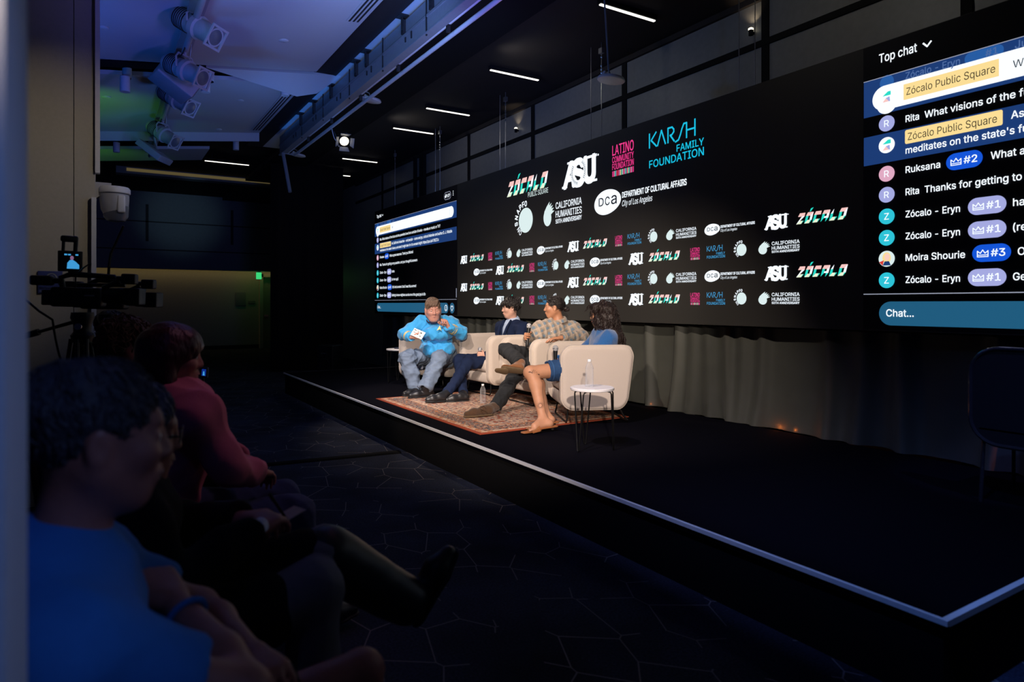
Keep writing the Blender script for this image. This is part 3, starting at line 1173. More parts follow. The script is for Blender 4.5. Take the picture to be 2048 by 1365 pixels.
# --- logo artwork, each centred on its own origin -------------------------------------------------
def art_zocalo(sub=True):
    f = Flat()
    sk = 0.42

    def P(m, pts, x0, w=0.172, h=0.20):
        f.poly(m, [(x0 + w * (a + sk * b * 0.8), h * b) for a, b in pts])
    W = 0.160
    x = -0.55
    T = [(0, .70), (.72, .70), (.72, 1), (.06, 1)]
    Bm = [(0, 0), (.52, 0), (.74, .30), (0, .30)]
    Bt = [(.52, 0), (.78, .0), (.74, .30)]
    Lf = [(0, .0), (.26, .16), (.26, .70), (0, .70)]
    Rt = [(.48, .30), (.74, .30), (.74, 1), (.48, .70)]

    def top(x): P(E_BLUSH, [(-.02, .68), (.74, .68), (.74, 1), (.10, 1)], x)
    def left(x): P(E_TEAL, [(0, 0), (.27, .28), (.27, .68), (0, .68)], x)
    def bottom(x):
        P(E_CREAM, [(0, 0), (.55, 0), (.62, .30), (.26, .30)], x)
        P(E_TEAL, [(.55, 0), (.78, .30), (.60, .30)], x)
    # Z
    top(x)
    P(E_WHITE, [(.42, .68), (.74, .68), (.30, .26), (-.02, 0)], x)
    P(E_CREAM, [(-.02, 0), (.55, 0), (.70, .28), (.30, .28)], x)
    P(E_TEAL, [(.55, 0), (.80, .28), (.68, .28)], x)
    # O with accent
    x += W
    top(x); left(x); bottom(x)
    P(E_WHITE, [(.50, .28), (.76, .28), (.76, 1), (.50, .70)], x)
    P(E_TEAL, [(.28, 1.06), (.40, 1.06), (.62, 1.40), (.34, 1.34)], x)
    # C
    x += W
    top(x); left(x); bottom(x)
    # A
    x += W
    top(x)
    P(E_TEAL, [(0, -.02), (.27, .30), (.27, .68), (0, .68)], x)
    P(E_WHITE, [(.27, .30), (.50, .30), (.50, .46), (.27, .46)], x)
    P(E_WHITE, [(.50, .30), (.76, .30), (.76, 1), (.50, .70)], x)
    P(E_TEAL, [(.50, .30), (.76, .30), (.52, -.04)], x)
    # L
    x += W
    P(E_WHITE, [(0, .62), (.24, .62), (.24, 1.02)], x)
    P(E_TEAL, [(0, 0), (.27, .28), (.24, .62), (0, .62)], x)
    bottom(x)
    # O
    x += W
    top(x); left(x); bottom(x)
    P(E_WHITE, [(.50, .28), (.76, .28), (.76, 1), (.50, .70)], x)
    if sub:
        f.text(E_SOFT, 'PUBLIC SQUARE', -0.02, -0.072, 0.064, width=0.46, weight=0.0)
    return f


def art_asu(rays=True):
    f = Flat()
    f.text(E_WHITE, 'A', -0.325, -0.148, 0.285, width=0.255, weight=0.055, shear=0.16)
    f.text(E_WHITE, 'S', -0.150, -0.150, 0.290, width=0.255, weight=0.062)
    f.text(E_WHITE, 'U', 0.075, -0.142, 0.285, width=0.225, weight=0.058)
    for (x0, y0, x1, y1) in ((0.08, 0.125, 0.32, 0.155), (-0.24, 0.125, -0.05, 0.150), (-0.345, -0.155, -0.24, -0.128), (0.225, -0.155, 0.325, -0.128)):
        f.rect(E_WHITE, x0, y0, x1, y1, 0.0028)
    f.oval(E_WHITE, 0.342, 0.135, 0.012, z=0.0028, n=12)
    if rays:
        for i in range(40):
            a = 2 * PI * i / 40
            dg_ = i * 9
            if not (140 < dg_ < 262 or dg_ < 62 or dg_ > 318):
                continue
            c, s_ = math.cos(a), math.sin(a)
            r0, r1 = 0.112, 0.160
            w = 0.0055
            f.poly(E_INK, [(-0.02 + c * r0 - s_ * w, s_ * r0 * 1.05 + c * w), (-0.02 + c * r0 + s_ * w, s_ * r0 * 1.05 - c * w), (-0.02 + c * r1, s_ * r1 * 1.05)], 0.0045)
    return f


def art_latino():
    f = Flat()
    f.text(E_PINK, 'LATINO', -0.172, 0.060, 0.108, width=0.344, weight=0.012)
    f.text(E_PINK, 'COMMUNITY', -0.172, -0.022, 0.066, width=0.344, weight=0.012)
    f.text(E_PINK, 'FOUNDATION', -0.172, -0.098, 0.066, width=0.344, weight=0.012)
    cols = [E_PINK, E_PINK, E_ROSE, E_TEAL, E_PINK, E_RED, E_PINK, E_ROSE, E_YEL, E_TEAL, E_BLUSH, E_PINK, E_ROSE, E_TEAL, E_PINK, E_YEL, E_TEAL, E_PINK, E_ROSE, E_PINK, E_PINK]
    for i, c in enumerate(cols):
        x = -0.172 + i * 0.0167
        f.rect(c, x, -0.172, x + 0.0095, -0.112)
    return f


def art_karsh(m=None):
    f = Flat()
    m = m or E_CYAN
    L = lambda p: f.line(m, p, 0.017)
    y0, y1 = 0.035, 0.178
    x = -0.36
    L([(x, y0), (x, y1)]); L([(x + .095, y1), (x + .025, (y0 + y1) / 2), (x + .10, y0)])
    x += .115
    L([(x, y0), (x + .055, y1), (x + .11, y0)])
    x += .145
    L([(x, y0), (x, y1), (x + .055, y1), (x + .078, y1 - .025), (x + .078, y1 - .05), (x + .05, y1 - .075), (x + .03, y1 - .075), (x + .085, y0)])
    x += .12
    L([(x - .02, y0 - .012), (x + .02, y0), (x + .045, y0 + .045), (x + .065, y1 - .045), (x + .09, y1), (x + .125, y1)])
    x += .125
    L([(x, y0), (x, y1)]); L([(x, (y0 + y1) / 2), (x + .105, (y0 + y1) / 2)]); L([(x + .105, y0), (x + .105, y1 + .01)])
    f.text(m, 'FAMILY', 0.36, -0.075, 0.072, width=0.345, weight=0.016, right=False) if False else None
    f.text(m, 'FAMILY', 0.015, -0.076, 0.066, width=0.345, weight=0.014)
    f.text(m, 'FOUNDATION', -0.365, -0.172, 0.075, width=0.725, weight=0.014)
    return f


def art_snap():
    f = Flat()
    f.oval(E_SOFT, 0.045, 0.0, 0.168, 0.165, n=48)
    for ch, ang in zip('SNAPFO', (188, 165, 142, 121, 102, 86)):
        a = math.radians(ang)
        r = 0.186
        rot = a - PI / 2
        w = 0.056
        cx, cy = 0.03 + r * math.cos(a), r * math.sin(a)
        f.text(E_WHITE, ch, cx - math.cos(rot) * w / 2, cy - math.sin(rot) * w / 2, 0.068, width=w, weight=0.035, rot=rot, z=0.0015)
    for ch, ang in (('N', 214), ('O', 233)):
        a = math.radians(ang)
        rot = a + PI / 2
        r = 0.225
        w = 0.052
        cx, cy = 0.03 + r * math.cos(a), r * math.sin(a)
        f.text(E_WHITE, ch, cx - math.cos(rot) * w / 2, cy - math.sin(rot) * w / 2, 0.064, width=w, weight=0.02, rot=rot, z=0.0015)
    return f


def art_california():
    f = Flat()
    f.oval(E_SOFT, -0.305, -0.045, 0.085, 0.105, rot=0.15)
    # five feathers sweeping up and to the right
    tips = [(-0.255, 0.155), (-0.215, 0.135), (-0.185, 0.105), (-0.165, 0.07), (-0.152, 0.03)]
    for i, (tx, ty) in enumerate(tips):
        f.poly(E_SOFT, [(-0.385 + .012 * i, -0.03 - 0.004 * i), (-0.37 + .02 * i, 0.04 - .012 * i), (-0.32 + .016 * i, 0.10 - .014 * i), (tx, ty), (-0.285 + .014 * i, 0.045 - .014 * i), (-0.27, -0.02)], 0.0021 + i * 0.0001)
    f.text(E_WHITE, 'CALIFORNIA', -0.125, 0.045, 0.078, width=0.52, weight=0.012)
    f.text(E_WHITE, 'HUMANITIES', -0.125, -0.062, 0.078, width=0.52, weight=0.012)
    f.text(E_WHITE, '50TH ANNIVERSARY', -0.125, -0.135, 0.050, width=0.52, weight=0.024)
    return f


def art_dca():
    f = Flat()
    pts = []
    for i in range(56):
        a = 2 * PI * i / 56
        r = 1 + 0.05 * math.cos(2 * a - 1.2) + 0.02 * math.cos(3 * a)
        pts.append((-0.475 + 0.222 * r * math.cos(a), 0.140 * r * math.sin(a)))
    f.poly(E_WHITE, pts)
    f.text(E_INK, 'D', -0.618, -0.035, 0.092, width=0.088, weight=0.012, z=0.004)
    f.text(E_INK, 'C', -0.508, -0.035, 0.092, width=0.080, weight=0.012, z=0.004)
    f.text(E_INK, 'a', -0.405, -0.035, 0.125, width=0.095, weight=0.008, z=0.004)
    f.text(E_WHITE, 'DEPARTMENT OF CULTURAL AFFAIRS', -0.225, 0.012, 0.060, width=0.925, weight=0.026)
    f.text(E_WHITE, 'City of Los Angeles', -0.225, -0.080, 0.062, width=0.46, weight=0.002, shear=0.25)
    return f


ART = {}
for k_, fn, nm in (('ZOC', art_zocalo, 'wordmark_logo'), ('ASU', art_asu, 'letter_logo'), ('LAT', art_latino, 'pink_logo'), ('KAR', art_karsh, 'cyan_logo'),
                   ('SNP', art_snap, 'circle_logo'), ('CAL', art_california, 'feather_logo'), ('DCA', art_dca, 'oval_logo')):
    ART[k_] = (fn().build(nm, smooth=0).data, nm)
    bpy.data.objects.remove(bpy.data.objects[nm])
for k_, me_, nm in (('zoc', art_zocalo(False), 'wordmark_logo'), ('asu', art_asu(False), 'letter_logo'), ('kar', art_karsh(E_BLUE), 'cyan_logo')):
    ob_ = me_.build(nm + '_plain', smooth=0)
    ART[k_] = (ob_.data, nm)
    bpy.data.objects.remove(ob_)


def logo(k, y, z, sx=1.0, sy=None):
    me, nm = ART[k]
    return put(link_mesh(nm, me), y, z, (sx, sx if sy is None else sy, 1))


# the large logos in the upper middle
logo('ZOC', 7.262, 2.872)
logo('ASU', 6.182, 2.95)
logo('LAT', 5.424, 2.965)
logo('KAR', 4.656, 2.960)
logo('SNP', 7.385, 2.505)
logo('CAL', 6.535, 2.525)
logo('DCA', 5.21, 2.53)
# four rows of small logos, the same run of seven over and over
OFF = (('asu', 0, 1 / 3), ('zoc', 0.43, 0.44), ('LAT', 0.815, 1 / 3), ('kar', 1.065, 0.29), ('SNP', 1.335, 0.31), ('CAL', 1.72, 0.50), ('DCA', 2.295, 0.40))
PER = 2.786
for z, y0 in ((2.083, 9.092), (1.874, 8.006), (1.655, 9.092), (1.447, 8.006)):
    for n_ in range(-1, 4):
        for k, off, sc in OFF:
            y = y0 - off - PER * n_
            if y0 < 9 and k == 'DCA' and n_ == -1:
                pass
            if not (2.98 < y < 9.2) or (y0 < 9 and not 3.3 < y < 8.6):
                continue
            hh = {'asu': 0.37, 'zoc': 0.43, 'CAL': 0.36, 'DCA': 0.38, 'LAT': 1 / 3, 'kar': 0.32, 'SNP': 0.32}[k]
            logo(k, y, z - (0.042 if k == 'zoc' else 0), sc, hh)


# --- the chat panel: origin at its top left corner, x to the right, y up (0 = top of the wall) ------
ZT = 3.284


def crown(f, m, x, y, s, z=0.006):
    f.line(m, [(x, y), (x + s, y), (x + s, y + s * .62), (x + s * .72, y + s * .36), (x + s * .5, y + s * .72), (x + s * .28, y + s * .36), (x, y + s * .62)], s * 0.09, z, closed=True)
    f.line(m, [(x + s * .08, y + s * .18), (x + s * .92, y + s * .18)], s * 0.08, z)


def chat_panel():
    zz = lambda z: z - ZT
    f = Flat()
    # header
    f.text(E_WHITE, 'Top chat', 0.112, zz(3.138), 0.062, width=0.262, weight=0.012)
    f.line(E_WHITE, [(0.415, zz(3.180)), (0.440, zz(3.152)), (0.465, zz(3.180))], 0.011)
    f.rrect(E_LINE, 3.21, zz(3.09), 3.46, zz(3.215), 0.062, 0.002)
    f.rrect(E_INK, 3.218, zz(3.098), 3.452, zz(3.207), 0.055, 0.003)
    f.rect(E_WHITE, 3.245, zz(3.125), 3.275, zz(3.160), 0.004)
    f.oval(E_WHITE, 3.285, zz(3.155), 0.02, 0.03, 0.004, 12)
    f.text(E_WHITE, 'VIP', 3.32, zz(3.125), 0.05, width=0.11, weight=0.02, z=0.004)
    for k in range(3):
        f.oval(E_WHITE, 3.54, zz(3.195 - .03 * k), 0.010, z=0.003, n=10)
    base = f.build('header', smooth=0)

    def avatar(f, z, m, ch, chm=E_WHITE, dark=None):
        f.oval(m, 0.168, zz(z), 0.056, z=0.005)
        if ch:
            f.text(chm, ch, 0.168 - 0.017, zz(z) - 0.023, 0.046, width=0.034, weight=0.006, z=0.007)

    def zmark(f, z, s=1.0):
        x, y = 0.168, zz(z)
        f.poly(E_TEAL, [(x - .028 * s, y + .008), (x + .010 * s, y + .036 * s), (x + .030 * s, y + .036 * s), (x + .030 * s, y + .008)], 0.0075)
        f.poly(E_BLUSH, [(x - .028 * s, y - .036 * s), (x - .004, y - .008), (x + .018 * s, y - .036 * s)], 0.0075)
        f.poly(E_LAV, [(x - .004, y - .008), (x + .022 * s, y - .002), (x + .026 * s, y - .036 * s), (x + .018 * s, y - .036 * s)], 0.0076)

    def badge(f, x, z, m, t):
        f.rrect(m, x, zz(z) - 0.055, x + 0.215, zz(z) + 0.055, 0.055, 0.005)
        crown(f, E_WHITE, x + 0.03, zz(z) - 0.022, 0.06)
        f.text(E_WHITE, t, x + 0.105, zz(z) - 0.022, 0.046, width=0.08, weight=0.016, z=0.007)
        return x + 0.215

    def text(f, s, x, z, h=0.046, w=None, m=E_WHITE, wt=0.016):
        return f.text(m, s, x, zz(z) - h / 2, h, width=w, weight=wt, z=0.007, sx=0.96)
    parts = [base]

    def row():
        g = Flat()
        return g

    # first band: white pinned message over a ghost of the row scrolling away
    g = row()
    g.rect(E_BAND, 0, zz(2.765), 3.66, zz(3.030), 0.002)
    g.line(E_LINE, [(0, zz(3.030)), (3.66, zz(3.030))], 0.005, 0.003)
    g.oval(E_BAND2, 0.168, zz(2.985), 0.05, z=0.003)
    text(g, 'Zócalo - Eryn', 0.30, 2.99, 0.046, 0.345, E_GHOST)
    g.rrect(E_BAND2, 0.67, zz(2.95), 0.89, zz(3.025), 0.035, 0.003)
    text(g, '#1', 0.79, 2.99, 0.044, 0.07, E_GHOST)
    text(g, 'Just', 0.95, 2.99, 0.046, None, E_GHOST)
    g.rrect(E_WHITE, 0.065, zz(2.79), 3.56, zz(2.965), 0.088, 0.004)
    g.oval(E_WHITE, 0.168, zz(2.83), 0.07, z=0.004)
    g.rect(E_YEL, 0.285, zz(2.825), 0.865, zz(2.935), 0.005)
    text(g, 'Zócalo Public Square', 0.305, 2.88, 0.050, 0.54, E_INK, 0.0)
    text(g, 'W', 0.94, 2.875, 0.046, None, E_INK, 0.0)
    for k in range(3):
        g.oval(E_GHOST, 3.42, zz(2.905 - .03 * k), 0.006, z=0.006, n=8)
    zmark(g, 2.88)
    parts.append(g.build('pinned_message', smooth=0))
    g = row()
    avatar(g, 2.69, E_LAV, 'R')
    text(g, 'Rita', 0.30, 2.69, 0.046, 0.09)
    text(g, 'What visions of the future do the panelists love from outside of books - movies or music or TV?', 0.425, 2.69, 0.046, 2.65)
    parts.append(g.build('chat_message', smooth=0))
    g = row()
    g.rect(E_BAND, 0, zz(2.412), 3.66, zz(2.621), 0.002)
    g.oval(E_WHITE, 0.168, zz(2.535), 0.057, z=0.005)
    zmark(g, 2.535)
    g.rrect(E_YEL, 0.295, zz(2.515), 0.885, zz(2.612), 0.012, 0.005)
    text(g, 'Zócalo Public Square', 0.315, 2.563, 0.050, 0.54, E_INK, 0.0)
    text(g, 'As California industries - and people - come and go, cultural historian and author D. J. Waldie', 0.93, 2.565, 0.046, 2.58)
    text(g, "meditates on the state's future, and what it might take for it to remain bright: https://zps.la/4782Z1c", 0.30, 2.470, 0.046, 2.72)
    parts.append(g.build('chat_message', smooth=0))
    g = row()
    avatar(g, 2.33, E_ROSE, 'R')
    text(g, 'Ruksana', 0.30, 2.335, 0.046, 0.225)
    e = badge(g, 0.56, 2.335, E_ROYAL, '#2')
    text(g, 'What a great response. Thank you Mitchell', 0.82, 2.335, 0.046, 1.14)
    parts.append(g.build('chat_message', smooth=0))
    g = row()
    avatar(g, 2.18, E_LAV, 'R')
    text(g, 'Rita', 0.30, 2.18, 0.046, 0.09)
    text(g, 'Thanks for getting to my question, and your thoughtful answers', 0.425, 2.18, 0.046, 1.72)
    parts.append(g.build('chat_message', smooth=0))
    for z, msg, w in ((2.025, 'haha', None), (1.872, '(re her ugo)', None)):
        g = row()
        avatar(g, z, E_AQUA, 'Z')
        text(g, 'Zócalo - Eryn', 0.30, z, 0.046, 0.345)
        badge(g, 0.69, z, E_LAV, '#1')
        text(g, msg, 0.94, z, 0.046, w)
        parts.append(g.build('chat_message', smooth=0))
    z = 1.722
    g = row()
    g.oval(E_SOFT, 0.168, zz(z), 0.057, z=0.005)
    g.oval(E_YEL, 0.168, zz(z) + .006, 0.030, 0.040, 0.0055)
    g.oval(E_SKIN, 0.172, zz(z) + .012, 0.018, 0.024, 0.006)
    g.poly(E_BAND, [(0.14, zz(z) - .048), (0.198, zz(z) - .048), (0.185, zz(z) - .018), (0.155, zz(z) - .018)], 0.0062)
    g.poly(E_RED, [(0.115, zz(z) - .022), (0.14, zz(z) - .048), (0.15, zz(z) - .01)], 0.0063)
    text(g, 'Moira Shourie', 0.30, z, 0.046, 0.375)
    badge(g, 0.715, z, E_ROYAL, '#3')
    text(g, 'Oh! And to whom I told I was this summer!', 0.965, z, 0.046, 1.13)
    parts.append(g.build('chat_message', smooth=0))
    z = 1.568
    g = row()
    avatar(g, z, E_AQUA, 'Z')
    text(g, 'Zócalo - Eryn', 0.30, z, 0.046, 0.345)
    badge(g, 0.69, z, E_LAV, '#1')
    text(g, 'Getting to know neighbors can be one of the great joys in life', 0.94, z, 0.046, 1.55)
    parts.append(g.build('chat_message', smooth=0))
    g = row()
    g.line(E_LINE, [(0, zz(1.470)), (3.66, zz(1.470))], 0.006)
    g.rect(E_LINE, 3.640, zz(1.50), 3.66, zz(1.645))
    g.rrect(E_PILL, 0.112, zz(1.246), 3.37, zz(1.416), 0.085)
    text(g, 'Chat...', 0.165, 1.335, 0.050, None)
    c = 3.28
    g.oval(E_WHITE, c, zz(1.331), 0.052, z=0.003)
    g.oval(E_PILL, c, zz(1.331), 0.040, z=0.004)
    for dx in (-.016, .016):
        g.oval(E_WHITE, c + dx, zz(1.343), 0.007, z=0.005, n=10)
    g.line(E_WHITE, [(c - .02, zz(1.318)), (c, zz(1.308)), (c + .02, zz(1.318))], 0.007, 0.005)
    g.oval(E_PILL, 3.50, zz(1.331), 0.085, z=0.002)
    hp = []
    for i in range(30):
        a = 2 * PI * i / 30
        hp.append((3.50 + .0026 * 16 * math.sin(a) ** 3, zz(1.331) + .0028 * (13 * math.cos(a) - 5 * math.cos(2 * a) - 2 * math.cos(3 * a) - math.cos(4 * a))))
    g.line(E_WHITE, hp, 0.010, 0.004, closed=True)
    parts.append(g.build('message_box', smooth=0))
    return parts


for i_, y_ in enumerate((2.775, 12.996)):
    hub = put(MB(mat('chat_backing_%d' % i_, (0.006, 0.006, 0.010), 0.7, spec=0.2)).add([(-.005, -2.07, 0.0), (3.68, -2.07, 0.0), (3.68, -0.004, 0.0), (-.005, -0.004, 0.0)], [(0, 1, 2, 3)]).build('chat_panel', smooth=0), y_, ZT)
    for p in (chat_panel() if i_ == 0 else [link_mesh(q.name.split('.')[0], q.data) for q in _first]):
        p.parent = hub
    if i_ == 0:
        _first = list(hub.children)

# ================================================================== CEILING LIGHTS AND FIXTURES
E_LAMP = emit('lamp_white', (1.0, 0.95, 0.86), 2.2)
E_HOT = emit('lamp_hot', (1.0, 0.90, 0.66), 2.6)
M_lens = mat('lens_glass', (0.10, 0.11, 0.14), 0.25, spec=0.6, scale=20)
M_cable = mat('black_cable', (0.02, 0.02, 0.022), 0.5)
M_wcable = mat('white_cable', (0.5, 0.5, 0.52), 0.5)
M_fix = mat('fixture_white', (0.36, 0.36, 0.38), 0.55, scale=25, var=0.10, bump=0.05)

ORD = ('nearest', 'second nearest', 'third', 'fourth', 'fifth', 'farthest')
for i, y in enumerate((5.02, 7.15, 9.05, 10.36, 13.07, 14.8)):
    t = thing('linear_light', 'thin white linear light above the stage, %s in the row over the video wall' % ORD[i], 'linear light', (4.49, y, 4.37), 0, 'linear lights above the stage')
    MB(M_black).lohi((-.37, -.03, -.05), (.37, .03, 0)).build('housing', t, smooth=0)
    MB(E_LAMP).lohi((-.36, -.014, -.062), (.36, .014, -.051)).build('diffuser', t, smooth=0)
t = thing('linear_light', 'thin white linear light hanging far off, left of the stage beam', 'linear light', (2.22, 14.65, 4.45), 0)
MB(M_black).lohi((-.43, -.03, -.15), (.43, .03, -.10)).lohi((-.3, -.01, -.1), (-.28, .01, 0)).lohi((.28, -.01, -.1), (.3, .01, 0)).build('housing', t, smooth=0)
MB(E_LAMP).lohi((-.42, -.014, -.162), (.42, .014, -.151)).build('diffuser', t, smooth=0)

# LED wall suspension cables
for k, (px, py) in enumerate(((1182, 0), (1203, 0), (1000, 0), (1011, 0), (871, 0), (880, 0), (790, 0), (1478, 0), (1510, 0))):
    y = on_plane_x(px, 4.83)
    b = MB(M_steel).cyl((4.83, y, LZ1 - .02), (4.83, y, 4.372), 0.004, n=6)
    if px in (1203, 1011, 880, 790):
        for z in (3.98, 4.02, 4.06, 4.10, 4.20):
            b.ball((4.83, y, z), 0.012, 6, (1, 1, 1.4))
        b.lohi((4.81, y - .03, 4.24), (4.85, y + .03, 4.30))
    b.build('suspension_cable', led, oL)

# small wall lamps that wash the panels above the screen
for px, nm in ((1033, 'small wall lamp above the logos, farther of two bright spots'), (1503, 'small wall lamp above the right part of the video wall')):
    y = on_plane_x(px, 5.36)
    t = thing('wall_lamp', nm, 'wall lamp', (5.4, y, 4.03), 0, 'wall lamps above the video wall')
    MB(M_black).cyl((0, 0, 0), (-.04, 0, 0), 0.012, n=10).cyl((-.05, 0, -.03), (-.05, 0, .02), 0.022, n=14).build('body', t)
    MB(E_HOT).ball((-.05, 0, .03), 0.026, 10, (1, 1, .6)).build('bulb', t)
    spot('wall_lamp_up', (5.33, y, 4.085), (5.39, y, 4.5), 1.2, (1.0, 0.78, 0.5), 100, 0.8, 0.01)
for _y in (3.2, 6.6, 10.0):
    spot('panel_fill', (3.85, _y, 4.2), (5.4, _y - .3, 3.7), 9.0, (1.0, 0.96, 0.86), 160, 1.0, 0.1)  # added fill spots that brighten the wall panels evenly


def ellipsoidal(name, label, base, aim, s=1.0, cat='spotlight', body=M_fix, lensm=M_lens, hang=0.30, group='white theatre spotlights on the ceiling pipe'):
    """profile spotlight: base = where the yoke meets the body"""
    t = thing(name, label, cat, base, 0, group)
    a = Vector(aim).normalized()
    L = lambda x: a * (x * s)
    ax = a
    MB(body).lathe([(0.0, -.26), (.070, -.255), (.098, -.21), (.102, -.10), (.092, -.04), (.094, -.02), (.112, .0), (.112, .05), (.090, .06), (.090, .12), (.084, .20), (.088, .24)], (0, 0, 0), a, 24).build('housing', t)
    if s != 1.0:
        pass
    u, w = frame_of(a)
    b = MB(M_slot)
    for k in range(6):
        b.lathe([(.1045, -.19 + .022 * k), (.1045, -.182 + .022 * k)], (0, 0, 0), a, 24, cap=True)
    b.build('vent_ribs', t)
    b = MB(body)
    R = Matrix((u, w, a)).transposed()
    for (cx, cy, sx, sy) in ((0, .095, .21, .02), (0, -.095, .21, .02), (.095, 0, .02, .17), (-.095, 0, .02, .17)):
        b.box(a * .245 + u * cx + w * cy, (sx, sy, .012), R)
    b.build('front_frame', t, smooth=0)
    MB(lensm).lathe([(.086, 0), (.06, .008), (.0, .014)], a * .236, a, 24).build('lens', t)
    side = a.cross(Vector((0, 0, 1))).normalized()
    up = Vector((0, 0, 1))
    b = MB(body)
    pts = [side * .118, side * .122 + up * hang * .7, side * .09 + up * hang, side * -.09 + up * hang, side * -.122 + up * hang * .7, side * -.118]
    b.tube(pts, .010, 6)
    b.cyl(up * hang, up * (hang + .06), .016, n=10)
    b.build('yoke', t)
    return t


PIPX, PIPZ = 0.74, 3.99
t = thing('truss_pipe', 'pale ceiling pipe with cable tray carrying white spotlights over the audience', 'lighting pipe', (PIPX, 7.5, PIPZ))
oP = (PIPX, 7.5, PIPZ)
MB(M_fix).cyl((PIPX, 2.0, PIPZ), (PIPX, 13.2, PIPZ), 0.03, n=16).build('pipe', t, oP)
MB(M_fix).lohi((PIPX - .07, 2.0, PIPZ + .05), (PIPX + .07, 13.2, PIPZ + .09)).build('cable_tray', t, oP, 0)
for k in range(9):
    y = 2.6 + 1.2 * k
    MB(M_grey).cyl((PIPX, y, PIPZ), (PIPX, y, slope(PIPX) + .02), .012, n=8).build('hanger', t, oP)


def cable(name, label, pts, r=0.006, m=None, sag=0.1):
    q = []
    for i in range(len(pts) - 1):
        a, b = Vector(pts[i]), Vector(pts[i + 1])
        for k in range(8):
            f = k / 8
            p = a.lerp(b, f)
            p.z -= sag * 4 * f * (1 - f) * (b - a).length
            q.append(p)
    q.append(Vector(pts[-1]))
    return tag(MB(m or M_cable).tube(q, r, 6).build(name, smooth=180), label, 'cable')


# black flag added out of view to cut the front lights at the stage edge
_n = Vector((.409, 0, -.912))
_c = Vector((0.80, 2.6, 3.90)) + _n * .32 + Vector((-.912, 0, -.409)) * .17
tag(MB(M_black).box((0, 0, 0), (.34, 4.1, .012), Matrix((( .912, 0, .409), (0, 1, 0), (.409, 0, -.912))).transposed()).build('added_light_flag', loc=_c, smooth=0),
    'long black flag added out of view to block the front stage lights', 'flag')
aims = camdir(0.80, -0.25, -0.50)
fx = [(at(392, 52, 6.05), camdir(.80, -.18, -.50), 'white theatre spotlight nearest on the ceiling pipe, aimed right'),
      (at(370, 140, 6.75), camdir(.84, -.22, -.42), 'second white theatre spotlight on the ceiling pipe above the white box'),
      (at(352, 198, 7.95), camdir(.80, -.20, -.50), 'third white theatre spotlight, poking out below the white box'),
      (at(326, 268, 9.3), camdir(.80, -.18, -.52), 'farther slim white spotlight on the pipe above the tilted square panel')]
for i, (p, a, lab) in enumerate(fx):
    g = max(0.10, PIPZ - p.z - 0.06)
    ellipsoidal('theatre_spotlight', lab, p, a, hang=g)
    q = Vector((PIPX, p.y - .2, PIPZ + .06))
    cable('power_cable', 'dark cable looping from the pipe to the ' + ('nearest spotlight', 'second spotlight', 'third spotlight', 'farther slim spotlight')[i],
          [q, p - a * .1 + Vector((0, 0, .12)), p - a * .22], 0.007, M_cable, 0.25)
    cable('safety_cable', 'thin pale cable curling beside the ' + ('nearest spotlight', 'second spotlight', 'third spotlight', 'farther slim spotlight') [i],
          [q + Vector((.05, .15, 0)), p + a * .02 + Vector((.03, .06, .16)), p + Vector((0, .02, .07))], 0.004, M_wcable, 0.35)
# white box shaped fixtures
p = at(352, 160, 7.1)
R = Matrix.Rotation(0.2, 3, 'Z') @ Matrix.Rotation(math.radians(32), 3, 'Y')
t = thing('box_light', 'big white box light tilted under the ceiling pipe', 'stage light', p)
MB(M_fix).rbox((0, 0, 0), (0.40, 0.36, 0.24), 0.012, R).build('housing', t)
MB(M_lens).box(R @ Vector((.202, 0, 0)), (0.01, 0.30, 0.19), R).build('front_panel', t, smooth=0)
MB(M_fix).tube([(0, -.20, 0), (0, -.20, .14), (0, 0, PIPZ - p.z), (0, .20, .14), (0, .20, 0)], .010, 6).build('yoke', t)
p = at(309, 305, 10.2)
R = Matrix.Rotation(-0.5, 3, 'Z') @ Matrix.Rotation(math.radians(38), 3, 'Y')
t = thing('box_light', 'square white panel light tilted at the far end of the ceiling pipe', 'stage light', p)
MB(M_fix).rbox((0, 0, 0), (0.42, 0.42, 0.10), 0.012, R).build('housing', t)
MB(M_grey).box(R @ Vector((0, 0, .05)), (0.14, 0.14, 0.02), R).build('rear_plate', t, smooth=0)
MB(M_fix).tube([R @ Vector((0, 0, .06)), (0, 0, .22), (0, 0, PIPZ - p.z)], .016, 8).build('arm', t)

# black spotlight with barn doors, lit, on the stage edge pipe
p = Vector((3.1, 9.74, 3.84))
a = (Vector((3.3, 6.6, 0.9)) - p).normalized()
a = (camdir(.35, -.85, -.45) + a * .3).normalized()
t = thing('lit_spotlight', 'black stage spotlight with barn doors, lens glowing warm white', 'spotlight', p)
MB(M_blackgl).lathe([(0, -.26), (.06, -.25), (.075, -.2), (.075, -.06), (.09, -.03), (.09, .0), (.075, .02)], (0, 0, 0), a, 24).build('housing', t)
MB(E_HOT).lathe([(.070, 0), (.055, .012), (0, .018)], a * .018, a, 24).build('lens', t)
u, w = frame_of(a)
for k in range(4):
    q = [u, w, -u, -w][k]
    e = [w, -u, -w, u][k]
    c = a * .03 + q * .085
    d_ = (q * .75 + a).normalized()
    MB(M_grey).add([c - e * .06, c + e * .06, c + e * .075 + d_ * .075, c - e * .075 + d_ * .075] + [v_ + q * .004 for v_ in (c - e * .06, c + e * .06, c + e * .075 + d_ * .075, c - e * .075 + d_ * .075)],
                   [(0, 1, 2, 3), (7, 6, 5, 4), (0, 4, 5, 1), (1, 5, 6, 2), (2, 6, 7, 3), (3, 7, 4, 0)]).build('barn_door', t, smooth=0)
